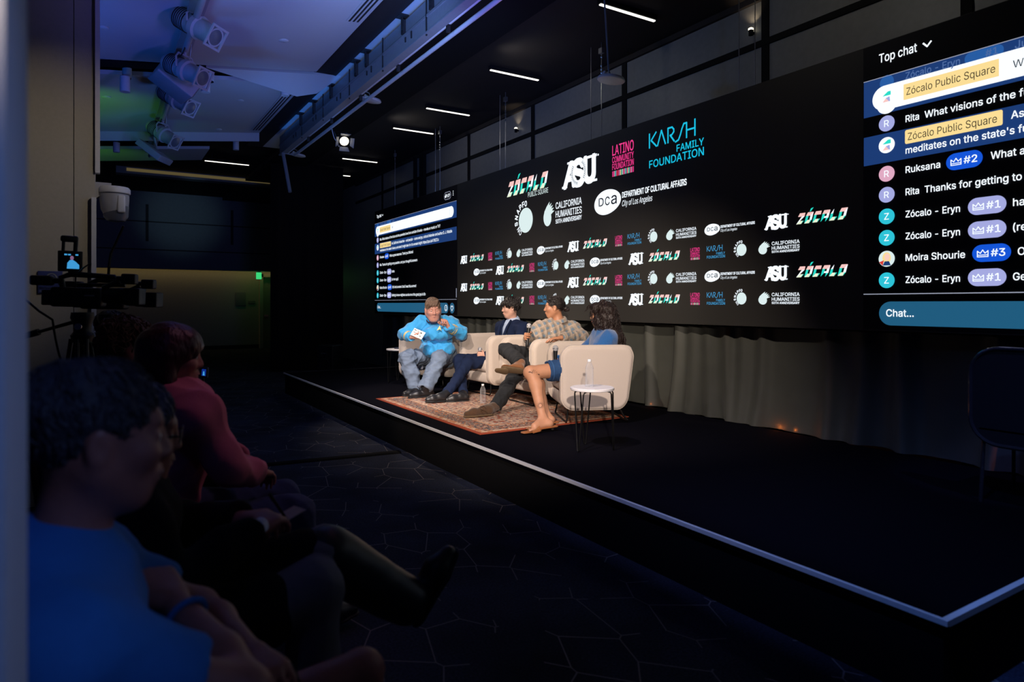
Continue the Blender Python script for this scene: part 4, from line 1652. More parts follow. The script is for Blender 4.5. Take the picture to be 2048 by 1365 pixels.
MB(M_blackgl).tube([u * .09 - a * .1, u * .10 - a * .1 + Vector((-.05, 0, .12)), Vector((-.26, -.02, .12)), -u * .10 - a * .1 + Vector((-.05, 0, .1)), -u * .09 - a * .1], .009, 6).build('yoke', t)
cable('power_cable', 'thin dark cable looping to the lit stage spotlight', [(2.84, 9.5, 3.95), (2.95, 9.6, 3.80), p - a * .25], 0.006, M_wcable, 0.3)

# oval white access points on the pipe
for (px, py, lab) in ((742, 201, 'flat oval white unit hanging from the stage pipe, nearer one'), (596, 311, 'flat oval white unit at the far end of the stage pipe'),
                      (1222, 160, 'flat pale oval unit in the dark above the stage lights')):
    X = 2.93 if px < 1000 else 4.0
    k = (px - 1024) / FPX
    d = X / (SN + k * CS)
    p = at(px, py, d)
    t = thing('access_point', lab, 'access point', p, 0, 'oval units under the ceiling')
    MB(M_white).lathe([(0, -.020), (.09, -.018), (.125, -.008), (.13, .0), (.12, .02), (.03, .028), (0, .03)], (0, 0, 0), (0.1, -.1, 1), 28).build('shell', t)
    MB(M_white).cyl((-.02, 0, .02), (-.09, .0, .05), 0.022, n=12).build('arm', t)
    MB(M_grey).tube([(0, 0, .02), (-.02, .01, .09), (-.07, .02, max(.11, 3.97 - p.z) if px < 1000 else 4.31 - p.z)], .008, 6).build('hook', t)
# slanting bar at the far end of the stage pipe
a_, b_ = at(566, 306, 11.3), at(580, 384, 11.1)
tag(MB(M_grey).tube([a_, b_], .03, 8).tube([a_, Vector((2.84, a_.y, 3.96))], .012, 6).build('steel_strut', smooth=40), 'slanting pale steel bar at the far end of the stage pipe', 'steel bar')

# track heads on the cross beam
def track_head(px, py, d, lab, px2, py2):
    p, q = at(px, py, d), at(px2, py2, d - .05)
    t = thing('track_head', lab, 'track light', p, 0, 'small cylinder track lights')
    MB(M_white).cyl((0, 0, -.09), (0, 0, .09), .048, n=18).build('upper_can', t)
    MB(M_slot).cyl((0, 0, -.10), (0, 0, -.09), .042, n=18).build('rim', t)
    b = q - p
    MB(M_white).cyl(b + Vector((.0, 0, -.09)), b + Vector((0, 0, .08)), .052, n=18).build('lower_can', t)
    MB(M_slot).cyl(Vector((0, 0, .09)), Vector((0, 0, .16)), .012, n=8).cyl(Vector((0, 0, -.05)), b + Vector((0, 0, .05)), .012, n=8).build('stem', t)


track_head(254, 140, 7.5, 'pair of white track light cans under the left part of the cross beam', 250, 168)
track_head(420, 148, 8.1, 'pair of white track light cans beside the second theatre spotlight', 411, 170)
track_head(591, 152, 8.7, 'pair of white track light cans near the right end of the cross beam', 570, 178)
for (px, py, d, lab) in ((233, 295, 10.8, 'white track light can below the green lit far ceiling board'), (472, 291, 11.6, 'dim track light can below the far lip of the middle ceiling')):
    p = at(px, py, d)
    t = thing('track_head', lab, 'track light', p, 0, 'small cylinder track lights')
    MB(M_white).cyl((0, 0, -.08), (0, 0, .08), .05, n=18).build('can', t)
    MB(M_slot).cyl((0, 0, .08), (0, 0, 4.76 - p.z), .012, n=8).build('stem', t)

# PTZ camera on the column
p = at(229, 402, 4.95)
t = thing('dome_camera', 'white dome camera on a bracket at the right edge of the cream column', 'dome camera', p)
MB(M_white).lathe([(0, .10), (.095, .10), (.105, .085), (.105, .055), (.10, .05)], (0, 0, 0), (0, 0, 1), 28).build('cap', t)
MB(M_fix).lathe([(.096, .045), (.096, .0), (.088, -.07), (.07, -.105), (0, -.115)], (0, 0, 0), (0, 0, 1), 28).build('body', t)
MB(M_white).rbox((.042, -.075, -.03), (.05, .05, .13), .012).build('face_plate', t)
MB(M_lens).lathe([(.078, -.10), (.085, -.04), (.082, -.12), (.06, -.15), (0, -.16)], (.01, 0, 0), (0, 0, 1), 24).build('dome', t)
MB(M_fix).prism([(-.235, .125), (-.02, .125), (-.02, .06), (-.10, .02), (-.16, -.03), (-.235, -.05)], (0, .035, 0), (1, 0, 0), (0, 0, 1), .07).build('bracket', t, smooth=0)

# hearing loop sign
M_sign = mat('sign_blue', (0.035, 0.05, 0.20), 0.5, scale=40)
M_signw = mat('sign_white', (0.42, 0.45, 0.52), 0.6)
t = thing('hearing_loop_sign', 'small blue hearing loop sign on the cream column', 'sign', (-0.294, 5.612, 1.55))
MB(M_sign).rbox((0, 0, 0), (0.142, 0.008, 0.155), .003).build('plate', t)
f = Flat()
f.line(M_signw, [(.030 * math.cos(a) + .008, .026 + .034 * math.sin(a)) for a in [PI * (-.15 + 1.2 * i / 12) for i in range(13)]], .008, 0)
f.line(M_signw, [(.016 * math.cos(a) + .008, .026 + .019 * math.sin(a)) for a in [PI * (-.1 + 1.1 * i / 10) for i in range(11)]], .005, 0)
f.line(M_signw, [(.036, .014), (.022, -.006), (.012, -.018), (-.002, -.016)], .007, 0)
f.line(M_signw, [(-.048, -.016), (-.012, .012)], .013, 0)
f.text(M_signw, 'T', .042, -.020, .020, weight=.02, z=0)
f.text(M_signw, 'Hearing Loop', -.062, -.048, .014, width=.122, weight=.01, z=0)
f.text(M_signw, 'Switch to T-coil', -.062, -.066, .009, width=.10, z=0)
s_ = f.build('symbol', t, smooth=0)
s_.rotation_euler = (PI / 2, 0, 0)
s_.location = (0, -.0048, 0)

# ================================================================== CHAIRS, TABLES, BOTTLES
M_fabric = mat('beige_boucle', (0.56, 0.485, 0.43), 0.95, scale=220, var=0.16, bump=0.22, bscale=520, sheen=0.2, spec=0.15)
M_leg = mat('black_steel', (0.012, 0.012, 0.013), 0.3, metal=0.6)


M_pipe = mat('beige_piping', (0.62, 0.54, 0.46), 0.9, scale=200, var=0.1)


def rloop(w, h, r, n=8):
    pts = []
    for cx, cy, a0 in ((w / 2 - r, h / 2 - r, 0), (-w / 2 + r, h / 2 - r, 90), (-w / 2 + r, -h / 2 + r, 180), (w / 2 - r, -h / 2 + r, 270)):
        for i in range(n + 1):
            a = math.radians(a0 + 90 * i / n)
            pts.append((cx + r * math.cos(a), cy + r * math.sin(a)))
    return pts


def armchair():
    t = thing('armchair', 'armchair', 'armchair', (0, 0, 0), 0, 'beige armchairs on the stage')

    def taper(p):
        q = p.copy()
        f = min(1, max(0, (0.275 - p.z) / 0.55))
        if q.x < 0:
            q.x *= 1 - 0.22 * f
        return q
    def pad(w, h, th, R, er, c, warp):
        """upholstered panel: rounded outline R in x-z, thickness th along y, soft edge er"""
        prof = []
        for i in range(6):
            a = PI / 2 * i / 5
            prof.append((er * (1 - math.sin(a)), -(th / 2 - er) - er * math.cos(a)))
        prof += [(o_, -y_) for o_, y_ in reversed(prof)]
        vs, fs = [], []
        n = 40
        for o_, y_ in prof:
            for x, z in rloop(w - 2 * o_, h - 2 * o_, max(R - o_, .02), 9):
                vs.append(Vector(c) + warp(Vector((x, y_, z))))
        for i in range(len(prof) - 1):
            for j in range(n):
                fs.append((i * n + j, (i + 1) * n + j, (i + 1) * n + (j + 1) % n, i * n + (j + 1) % n))
        fs += [tuple(range(n)), tuple(reversed(range((len(prof) - 1) * n, len(prof) * n)))]
        return vs, fs

    def arm_warp(p):
        q = taper(p)
        q.y *= 1 + .10 * max(0, -(p.z) / .275) * 0
        return q
    for s in (1, -1):
        vs, fs = pad(.68, .58, .112, .120, .045, (.03, s * .312, .415), arm_warp)
        a = MB(M_fabric).add(vs, fs).build('armrest', t, smooth=180)
        for yy in (.034, -.034):
            MB(M_pipe).tube([Vector((.03, s * .312 + yy * 1.0, .415)) + taper(Vector((x * 1.0, 0, z))) for x, z in rloop(.68 - .014, .58 - .014, .113, 9)], .0045, 6, closed=True).build('piping', a)
    MB(M_fabric).rbox((-.245, 0, .420), (.125, .66, .57), .06, k=5, warp=lambda p: Vector((p.x + .085 * min(1, max(0, (0.27 - p.z) / 0.55)), p.y, p.z - .012 * (p.y / .33) ** 2 * (1 if p.z > 0 else 0)))).build('backrest', t, smooth=180)
    MB(M_fabric).rbox((.06, 0, .205), (.56, .56, .125), .04, k=4).build('seat_base', t, smooth=180)
    MB(M_fabric).rbox((.07, 0, .345), (.57, .515, .15), .06, k=5,
                      warp=lambda p: Vector((p.x, p.y, p.z + .018 * math.cos(p.x * 4.6) * math.cos(p.y * 5.4) * (1 if p.z > 0 else 0)))).build('seat_cushion', t, smooth=180)
    for x0, x1 in ((.28, .30), (-.17, -.26)):
        b = MB(M_leg)
        pts = [(x0, .24, .17), (x0 + (x1 - x0) * .6, .262, .06), (x1, .268, .022), (x1, .25, .0085), (x1, -.25, .0085), (x1, -.268, .022), (x0 + (x1 - x0) * .6, -.262, .06), (x0, -.24, .17)]
        b.tube(pts, .0085, 8)
        b.build('leg_frame', t)
    return t


CH = [((3.855, 8.16), (-.80, -.60), 'beige armchair farthest from the camera, turned to face the audience side'),
      ((4.14, 6.94), (-1, -.03), 'beige armchair under the person in the navy blazer'),
      ((4.15, 6.00), (-1, .03), 'beige armchair under the person in the plaid shirt'),
      ((3.925, 4.885), (-.906, .423), 'beige armchair nearest the round white table with the water bottle')]
ch0 = armchair()
for i, ((x, y), (dx, dy), lab) in enumerate(CH):
    c = ch0 if i == 0 else copy_tree(ch0)
    c.location = (x, y, STZ + (0.009 if i else 0.0))
    c.rotation_euler = (0, 0, math.atan2(dy, dx))
    c['label'] = lab

M_top = mat('white_laminate', (0.74, 0.72, 0.72), 0.4, scale=60, var=0.03)


def side_table():
    t = thing('side_table', 'table', 'side table', (0, 0, 0), 0, 'round white side tables')
    MB(M_top).lathe([(0, .440), (.158, .440), (.163, .444), (.163, .458), (.158, .462), (0, .462)], n=40).build('table_top', t, smooth=30)
    for k in range(3):
        a = 2 * PI * k / 3 + 1.25
        c, s = math.cos(a), math.sin(a)
        P = lambda r, off, z: (r * c - off * s, r * s + off * c, z)
        MB(M_leg).tube([P(.12, -.045, .438), P(.142, -.045, .432), P(.148, -.042, .418), P(.158, -.007, .012), P(.158, 0, .006), P(.158, .007, .012), P(.148, .042, .418), P(.142, .045, .432), P(.12, .045, .438)], .0055, 8).build('leg', t)
    return t


tb = side_table()
tb.location = (3.105, 3.865, STZ)
tb['label'] = 'round white side table with hairpin legs holding a water bottle'
tb2 = copy_tree(tb)
tb2.location = (3.49, 8.58, STZ)
tb2['label'] = 'round white side table beside the farthest armchair, dark booklet on top'
MB_ = MB(mat('dark_cover', (0.02, 0.024, 0.05), 0.5)).rbox((0, 0, .009), (.14, .10, .016), .003)
b = MB_.build('booklet')
b.location = (3.51, 8.565, STZ + .4625)
b.rotation_euler = (0, 0, .6)
tag(b, 'small dark booklet lying on the far side table', 'booklet')
MB(mat('paper_edge', (0.6, 0.6, 0.58), 0.8)).box((0, 0, .009), (.138, .098, .012)).build('pages', b, smooth=0)


def clear_mat(name):
    """thin clear plastic: mostly see-through, bright at the rim and on the ribs"""
    m, nt, bs = _nodes(name)
    L = nt.links.new
    out = nt.nodes['Material Output']
    tr = N(nt, 'ShaderNodeBsdfTransparent')
    tr.inputs[0].default_value = (.94, .95, .97, 1)
    bs.inputs['Base Color'].default_value = (.82, .84, .88, 1)
    bs.inputs['Roughness'].default_value = .08
    bs.inputs['Specular IOR Level'].default_value = 1.0
    lw = N(nt, 'ShaderNodeLayerWeight', i_Blend=.35)
    tc = N(nt, 'ShaderNodeTexCoord')
    nz = N(nt, 'ShaderNodeTexNoise', i_Scale=70.0, i_Detail=2.0)
    L(tc.outputs['Object'], nz.inputs['Vector'])
    bp = N(nt, 'ShaderNodeBump', i_Strength=.5, i_Distance=.004)
    L(nz.outputs[0], bp.inputs['Height'])
    L(bp.outputs[0], bs.inputs['Normal'])
    L(bp.outputs[0], lw.inputs['Normal'])
    mr = N(nt, 'ShaderNodeMapRange')
    mr.inputs['To Min'].default_value, mr.inputs['To Max'].default_value = .04, .50
    L(lw.outputs['Facing'], mr.inputs[0])
    mx = N(nt, 'ShaderNodeMixShader')
    L(mr.outputs[0], mx.inputs[0])
    L(tr.outputs[0], mx.inputs[1])
    L(bs.outputs[0], mx.inputs[2])
    L(mx.outputs[0], out.inputs['Surface'])
    return m


M_pet = clear_mat('clear_plastic')
M_cap = mat('white_cap', (0.75, 0.76, 0.78), 0.4)


def bottle(loc, lab):
    t = thing('water_bottle', lab, 'water bottle', loc, 0, 'clear water bottles')
    prof = [(0.0, 0.0), (.028, .001), (.031, .006)]
    z = .012
    while z < .125:
        prof += [(.0315, z), (.0295, z + .006), (.0315, z + .012)]
        z += .0125
    prof += [(.031, .135), (.026, .155), (.017, .175), (.0125, .183), (.0125, .192)]
    MB(M_pet).lathe(prof, n=28).build('bottle_body', t, smooth=60)
    MB(M_cap).lathe([(.0135, .185), (.0145, .187), (.0145, .202), (.0135, .204), (0, .204)], n=24).build('cap', t, smooth=30)


bottle((3.095, 3.885, STZ + .4625), 'clear water bottle standing on the nearer round white side table')
bottle((3.51, 6.24, STZ + .0095), 'clear water bottle standing on the rug behind the brown suede shoe')

# black chair at the right edge of the stage
M_tube = mat('gloss_black', (0.02, 0.02, 0.022), 0.18, coat=0.5)
t = thing('black_chair', 'black chair with rounded tube back at the right end of the stage', 'chair', (4.28, 1.52, STZ), 0)


MB(M_tube).tube([(-.20, x, .58 + y) for x, y in rloop(.50, .52, .14)], .011, 8, closed=True).build('back_frame', t)
MB(M_black).add([(-.20, x, .58 + y) for x, y in rloop(.48, .50, .13)] + [(-.185, x, .58 + y) for x, y in rloop(.48, .50, .13)],
                [tuple(reversed(range(36))), tuple(range(36, 72))] + [(i, (i + 1) % 36, 36 + (i + 1) % 36, 36 + i) for i in range(36)]).build('backrest', t, smooth=30)
MB(M_black).rbox((.02, 0, .40), (.44, .46, .06), .025).build('seat', t)
for sx in (.2, -.2):
    for sy in (.2, -.2):
        MB(M_tube).cyl((sx * .9, sy * .95, .38), (sx, sy, 0.0), .010, n=8).build('leg', t)

# ================================================================== PEOPLE
class Fr:
    """a frame: c origin, f forward, l left, u up"""

    def __init__(s, c, f, up=(0, 0, 1), k=1.0):
        s.c, s.k = Vector(c), k
        s.f = Vector(f).normalized()
        s.l = Vector(up).cross(s.f).normalized()
        s.u = s.f.cross(s.l).normalized()

    def __call__(s, x, y, z):
        return s.c + (s.f * x + s.l * y + s.u * z) * s.k

    def R(s):
        return [list(s.f), list(s.l), list(s.u)]

    def ell(s, c, r, k=0.02, op='+'):
        return ell(s(*c), [q * s.k for q in r], s.R(), k * s.k, op)

    def cone(s, a, b, ra, rb=None, k=0.02, op='+'):
        return cone(s(*a), s(*b), ra * s.k, (ra if rb is None else rb) * s.k, k * s.k, op)


def head_prims(F, fat=0.0, nose=1.0):
    P = [F.ell((-.014, 0, .035), (.096, .075, .086), .03),
         F.ell((.022, 0, -.030), (.068 + fat * .3, .062 + fat, .082), .04),
         F.cone((.052, -.012, -.093), (.052, .012, -.093), .022 + fat * .5, k=.03)]
    for s in (1, -1):
        P += [F.cone((-.004, s * (.056 + fat), -.045), (.048, s * .018, -.092), .017 + fat * .6, .017 + fat * .5, k=.035),
              F.ell((.058, s * .040, -.020), (.026, .024 + fat * .5, .022), .025)]
    P += [F.cone((.076, -.030, .031), (.076, .030, .031), .0135, k=.02)]
    for s in (1, -1):
        P += [F.ell((.092, s * .031, .006), (.014, .019, .0125), .014, '-')]
        P += [F.ell((.0755, s * .031, .006), (.012, .0165, .0115), .006), F.cone((.0825, s * .018, .0105), (.0815, s * .044, .0095), .0055, .0050, .004)]
    P += [F.cone((.084, 0, .018), (.101 * (1 + .02 * nose), 0, -.026), .0080, .0110 * nose, k=.012),
          F.ell((.094, .012, -.030), (.011, .009, .008), .008), F.ell((.094, -.012, -.030), (.011, .009, .008), .008)]
    P += [F.cone((.082, -.018, -.062), (.090, 0, -.058), .0065, .008, k=.01), F.cone((.082, .018, -.062), (.090, 0, -.058), .0065, .008, k=.01),
          F.cone((.080, -.015, -.073), (.080, .015, -.073), .0085, k=.012),
          F.cone((.098, -.018, -.0665), (.098, .018, -.0665), .0035, k=.004, op='-')]
    for s in (1, -1):
        P += [F.ell((-.006, s * (.0785 + fat * .9), -.004), (.019, .0085, .031), .010), F.ell((.0, s * (.087 + fat * .9), -.002), (.010, .006, .018), .006, '-')]
    return P


def hand_prims(W, d, n, side, curl=(30, 40, 25), s=1.0, spread=0.0, thumb=0.5):
    W, d, n = Vector(W), Vector(d).normalized(), Vector(n)
    n = (n - d * n.dot(d)).normalized()
    t = n.cross(d) if side == 'L' else d.cross(n)
    P = []
    offs, lens, kd = (.031, .0105, -.0105, -.030), (.076, .086, .079, .062), (.088, .092, .088, .080)
    curls = curl if isinstance(curl[0], (tuple, list)) else [curl] * 4
    for i in range(4):
        K = W + (d * kd[i] + t * offs[i]) * s
        P.append(cone(W + (t * offs[i] * .55 + d * .008) * s, K, .015 * s, .0118 * s, .014 * s))
        ang, p = 0.0, K
        dd = (d + t * (spread * offs[i] / .03)).normalized()
        for q, (fr, ra, rb) in enumerate(((.46, .0098, .0090), (.31, .0090, .0082), (.25, .0082, .0068))):
            ang += math.radians(curls[i][q])
            v = dd * math.cos(ang) + n * math.sin(ang)
            e = p + v * lens[i] * fr * s
            P.append(cone(p, e, ra * s, rb * s, .0035 * s))
            p = e
    P.append(ell(W + (d * .05 + n * .004) * s, [.042 * s, .036 * s, .014 * s], [list(d), list(t), list(n)], .014 * s))
    a = W + (d * .022 + t * .026 + n * .006) * s
    b = a + (d * .030 + t * .024 + n * .016 * (1 + thumb)) * s
    c = b + (d * .026 + t * .008 * (1 - thumb) + n * (.006 + .016 * thumb)) * s
    e = c + (d * .022 - t * .006 * thumb + n * .012 * thumb) * s
    P += [cone(W + (t * .012 + d * .012) * s, a, .016 * s, .0145 * s, .012 * s), cone(a, b, .0145 * s, .0112 * s, .008 * s), cone(b, c, .0108 * s, .0098 * s, .005 * s), cone(c, e, .0096 * s, .0075 * s, .004 * s)]
    return P


def lerp(a, b, t):
    return Vector(a).lerp(Vector(b), t)


def body_prims(J, fw, bare=False):
    """the whole figure under its clothes"""
    P = []
    sq = (fw, 1.35)
    P += [cone(J['pel'], lerp(J['pel'], J['chest'], .5), .115, .10, .05, sq=sq), cone(lerp(J['pel'], J['chest'], .5), lerp(J['pel'], J['chest'], .82), .10, .115, .05, sq=sq),
          cone(lerp(J['chest'], J['pel'], .1), J['neck'], .055, .050, .05)]
    P += [cone(J['shL'], J['shR'], .050, .050, .05)]
    for s in 'LR':
        q = 0 if bare else .008
        P += [cone(J['sh' + s], J['el' + s], .044 - q, .036 - q, .02), cone(J['el' + s], lerp(J['el' + s], J['wr' + s], .35), .036 - q, .038 - q, .02),
              cone(lerp(J['el' + s], J['wr' + s], .35), J['wr' + s], .038 - q, .024, .02)]
        P += [cone(J['hip' + s], J['kn' + s], .070, .050 - q, .03), cone(J['kn' + s], lerp(J['kn' + s], J['an' + s], .3), .046 - q, .048 - q, .02),
              cone(lerp(J['kn' + s], J['an' + s], .3), J['an' + s], .048 - q, .032, .02)]
    return P


def shirt_prims(J, fw, rw=.15, rc=.165, rs=.075, ru=(.066, .058), rf=(.056, .044), belly=None, open_wrist=True, half=None):
    sq = (fw, 1.3)
    mid = lerp(J['pel'], J['chest'], .45)
    P = [cone(J['pel'], mid, rw, rw, .06, sq=sq), cone(mid, lerp(J['pel'], J['chest'], .80), rw, rc, .06, sq=sq)]
    P += [cone(J['shL'], J['shR'], rs, rs, .07)]
    for s in 'LR':
        P += [cone(lerp(J['chest'], J['neck'], .15), J['sh' + s], rs * .82, rs * .95, .05)]
        if half:
            e = lerp(J['sh' + s], J['el' + s], half)
            P += [cone(J['sh' + s], e, ru[0], ru[1], .04)]
            dd = (J['el' + s] - J['sh' + s]).normalized()
            P += [ell(e + dd * .080, [.080] * 3, None, .012, '-')]
        else:
            P += [cone(J['sh' + s], J['el' + s], ru[0], ru[1], .04), cone(J['el' + s], J['wr' + s], rf[0], rf[1], .03)]
            if open_wrist:
                dd = (J['wr' + s] - J['el' + s]).normalized()
                P += [ell(J['wr' + s] + dd * .058, [.060] * 3, None, .012, '-')]
    if belly:
        P += [ell(belly[0], belly[1], [list(fw), list(Vector((0, 0, 1)).cross(fw)), [0, 0, 1]], .07)]
    up = (J['neck'] - J['chest']).normalized()
    return P


def pants_prims(J, fw, rh=.095, rk=.070, ra=.060, rp=.14, hem=True, upto=1.0):
    P = [cone(J['hipL'], J['hipR'], rp * .9, rp * .9, .06)]
    for s in 'LR':
        k = lerp(J['hip' + s], J['kn' + s], min(1.0, upto))
        P += [cone(J['hip' + s], k, rh, rk if upto >= 1 else rh * .88, .04)]
        if upto >= 1:
            P += [cone(k, lerp(k, J['an' + s], .5), rk, (rk + ra) * .5, .03), cone(lerp(k, J['an' + s], .5), J['an' + s], (rk + ra) * .5, ra, .02)]
            if hem:
                dd = (J['an' + s] - k).normalized()
                P += [ell(J['an' + s] + dd * .072, [.076] * 3, None, .012, '-')]
        else:
            dd = (J['kn' + s] - J['hip' + s]).normalized()
            P += [ell(k + dd * .110, [.120] * 3, None, .014, '-')]
    return P


def shoe_parts(heel, toe, ankle, up, h=1.0):
    heel, toe, ankle, up = Vector(heel), Vector(toe), Vector(ankle), Vector(up).normalized()
    d = (toe - heel).normalized()
    L = (toe - heel).length
    ball = heel + d * L * .66
    P = [cone(heel + d * .04 + up * .045, ball + up * .040, .036, .040, .03), cone(ball + up * .038, toe - d * .03 + up * .030, .040, .028, .03),
         cone(heel + d * .045 + up * .05, ankle, .038, .043, .03), cone(lerp(heel, toe, .35) + up * .065, ankle, .034, .040, .03)]
    P += [cut(heel + up * .012, -up)]
    S = [cone(heel + d * .038 + up * .011, ball + up * .011, .040, .044, .02, sq=(up, 3.2)), cone(ball + up * .011, toe - d * .03 + up * .011, .044, .033, .02, sq=(up, 3.2))]
    return P, S


def tufts(F, VQ, n, L, r, seed, m, parent, flow=None, curl=0.0, jit=.35, skip=None, name='strands'):
    """locks of hair laid over a hair shape"""
    Vv, Q = VQ
    nr = vnormals(Vv, Q)
    R_ = random.Random(seed)
    b = MB(m)
    for _ in range(n):
        i = R_.randrange(len(Vv))
        p, nn = Vector(Vv[i]), Vector(nr[i])
        q = p - F.c
        loc = Vector((q.dot(F.f), q.dot(F.l), q.dot(F.u))) / F.k
        if skip and skip(loc, Vector((nn.dot(F.f), nn.dot(F.l), nn.dot(F.u)))):
            continue
        fl = flow(loc) if flow else loc - Vector((-.05, 0, .16))
        d = F.f * fl[0] + F.l * fl[1] + F.u * fl[2]
        d = d.normalized() + Vector((R_.gauss(0, jit), R_.gauss(0, jit), R_.gauss(0, jit)))
        d = d - nn * d.dot(nn)
        if d.length < 1e-4:
            continue
        d.normalize()
        s_ = d.cross(nn)
        l_ = L * R_.uniform(.6, 1.2)
        ph = R_.uniform(0, 6)
        pts, rs = [], []
        for k in range(6):
            f = k / 5
            pts.append(p + d * l_ * f + nn * (r * .5 + .10 * l_ * math.sin(PI * f) - .32 * l_ * f * f) + s_ * curl * math.sin(5 * f + ph))
            rs.append(r * (1, 1, .95, .8, .55, .12)[k])
        b.tube(pts, rs, 5)
    return b.build(name, parent, parent_origin(parent), 180)


def add_soft(name, parent, prims, m, h=.007, rip=None, relax=2, origin=None, cr=None):
    Vv, Q = soft(prims, h, relax)
    if cr:
        Vv = crease(Vv, Q, *cr)
    if rip:
        Vv = ripple(Vv, Q, *rip)
    return mesh_np(name, Vv, Q, m, parent, parent_origin(parent) if origin is None else origin)


def parent_origin(o):
    p = Vector((0, 0, 0))
    while o is not None:
        p = p + o.location
        o = o.parent
    return p


def shoes(t, name, lab_m, sole_m, pairs, h=.006):
    for heel, toe, ank, up in pairs:
        P, S = shoe_parts(heel, toe, ank, up)
        s = add_soft(name, t, P, lab_m, h, (0.0012, 60, 3))
        add_soft('sole', s, S, sole_m, .005)


M_eye = mat('eye_white', (0.72, 0.68, 0.64), 0.25, var=.02)
M_iris = mat('eye_iris', (0.03, 0.02, 0.015), 0.15, var=.2)


def face_bits(t, F, brow_m=None, lip_m=None, eyes=True):
    o = parent_origin(t)
    if eyes:
        for s in (1, -1):
            b = MB(M_eye).ball(F(.0785, s * .031, .0042), .0105 * F.k, 10)
            b.use(M_iris).ball(F(.0822, s * .031, .0030), .0074 * F.k, 8)
            b.build('eye', t, o)
    if brow_m:
        for s in (1, -1):
            MB(brow_m).tube([F(.086, s * .012, .029), F(.088, s * .026, .034), F(.079, s * .043, .029)], [.0035 * F.k, .0045 * F.k, .002 * F.k], 6).build('eyebrow', t, o)
    if lip_m:
        MB(lip_m).tube([F(.084, -.021, -.0655), F(.094, -.008, -.0605), F(.0955, 0, -.0615), F(.094, .008, -.0605), F(.084, .021, -.0655)], [.002, .0045, .0048, .0045, .002], 6).tube(
            [F(.084, -.018, -.069), F(.0895, 0, -.0735), F(.084, .018, -.069)], [.002, .0058, .002], 6).build('lips', t, o)


def hair_mat(name, a, b, rough=.45):
    m = mat(name, tuple((x + y) / 2 for x, y in zip(a, b)), rough, scale=60, var=.6, bump=.6, bscale=130, stretch=(1, 1, .35), spec=.5)
    return m


def cap_hair(F, size=(.104, .083, .091), c=(-.018, 0, .044), face=((.105, 0, -.030), (.070, .105, .082)), low=(-.01, -.040), tilt=.45, ears=True):
    P = [F.ell(c, size, .02), F.ell(face[0], face[1], .012, '-')]
    if ears:
        for s in (1, -1):
            P.append(F.ell((.002, s * .086, -.012), (.028, .022, .040), .012, '-'))
    P.append(cut(F(low[0], 0, low[1]), F.f * tilt - F.u, .02))
    return P


def neck_ring(t, c, fw, R, r, tilt, m, name='collar', gap=.35):
    l = Vector((0, 0, 1)).cross(fw)
    n = 34
    pts = [c + fw * (R * 1.05 * math.cos(a)) + l * (R * math.sin(a)) + Vector((0, 0, -tilt * math.cos(a))) for a in [gap + (2 * PI - 2 * gap) * i / n for i in range(n + 1)]]
    b = MB(m)
    vs, fs = [], []
    for i, p in enumerate(pts):
        out = (p - c)
        out.z = 0
        out.normalize()
        e = abs(i - n / 2) / (n / 2)
        w_ = .030 + .018 * max(0, e - .6) / .4
        for q in (p + Vector((0, 0, .022)) - out * .004, p + Vector((0, 0, .026)) + out * .001, p + out * .016 + Vector((0, 0, .010)), p + out * (.012 + w_ * .55) - Vector((0, 0, w_ * .72)), p + out * (.006 + w_ * .5) - Vector((0, 0, w_ * .74)), p + out * .004):
            vs.append(q)
    k = 6
    for i in range(n):
        for j in range(k):
            fs.append((i * k + j, i * k + (j + 1) % k, (i + 1) * k + (j + 1) % k, (i + 1) * k + j))
    fs += [tuple(reversed(range(k))), tuple(n * k + j for j in range(k))]
    b.add(vs, fs)
    return b.build(name, t, parent_origin(t), 50)


# ---------------------------------------------------------------- microphone
M_grille = mat('mic_grille', (0.58, 0.58, 0.62), 0.4, metal=.25, scale=300, var=.5, bump=.8, bscale=500)
M_micb = mat('mic_black', (0.012, 0.012, 0.013), 0.35)


def microphone(head, axis, lab, L=.19):
    a = Vector(axis).normalized()
    t = thing('microphone', lab, 'microphone', head, 0, 'handheld microphones')
    MB(M_grille).lathe([(0, .027), (.014, .024), (.023, .014), (.026, 0), (.0245, -.012), (.021, -.022), (0, -.022)], (0, 0, 0), a, 22).build('grille', t, smooth=60)
    MB(M_steel).lathe([(.0262, .002), (.0262, -.003)], (0, 0, 0), a, 22).build('grille_band', t)
    MB(M_micb).lathe([(0, -.020), (.021, -.022), (.0195, -.05), (.0165, -.09), (.0155, -L), (.017, -L - .005), (.017, -L - .05), (.014, -L - .055), (0, -L - .055)], (0, 0, 0), a, 22).build('handle', t, smooth=40)
    return t


def grip(M, axis, d, n, side, s=1.0):
    """hand closed round a handle passing through M"""
    d, n, a = Vector(d).normalized(), Vector(n), Vector(axis).normalized()
    d = (d - a * d.dot(a)).normalized()
    n = (n - a * n.dot(a) - d * n.dot(d)).normalized()
    W = Vector(M) - d * .082 * s - n * .030 * s
    return W, hand_prims(W, d, n, side, ((62, 75, 50), (64, 78, 52), (66, 80, 52), (70, 80, 50)), s, 0, .9)


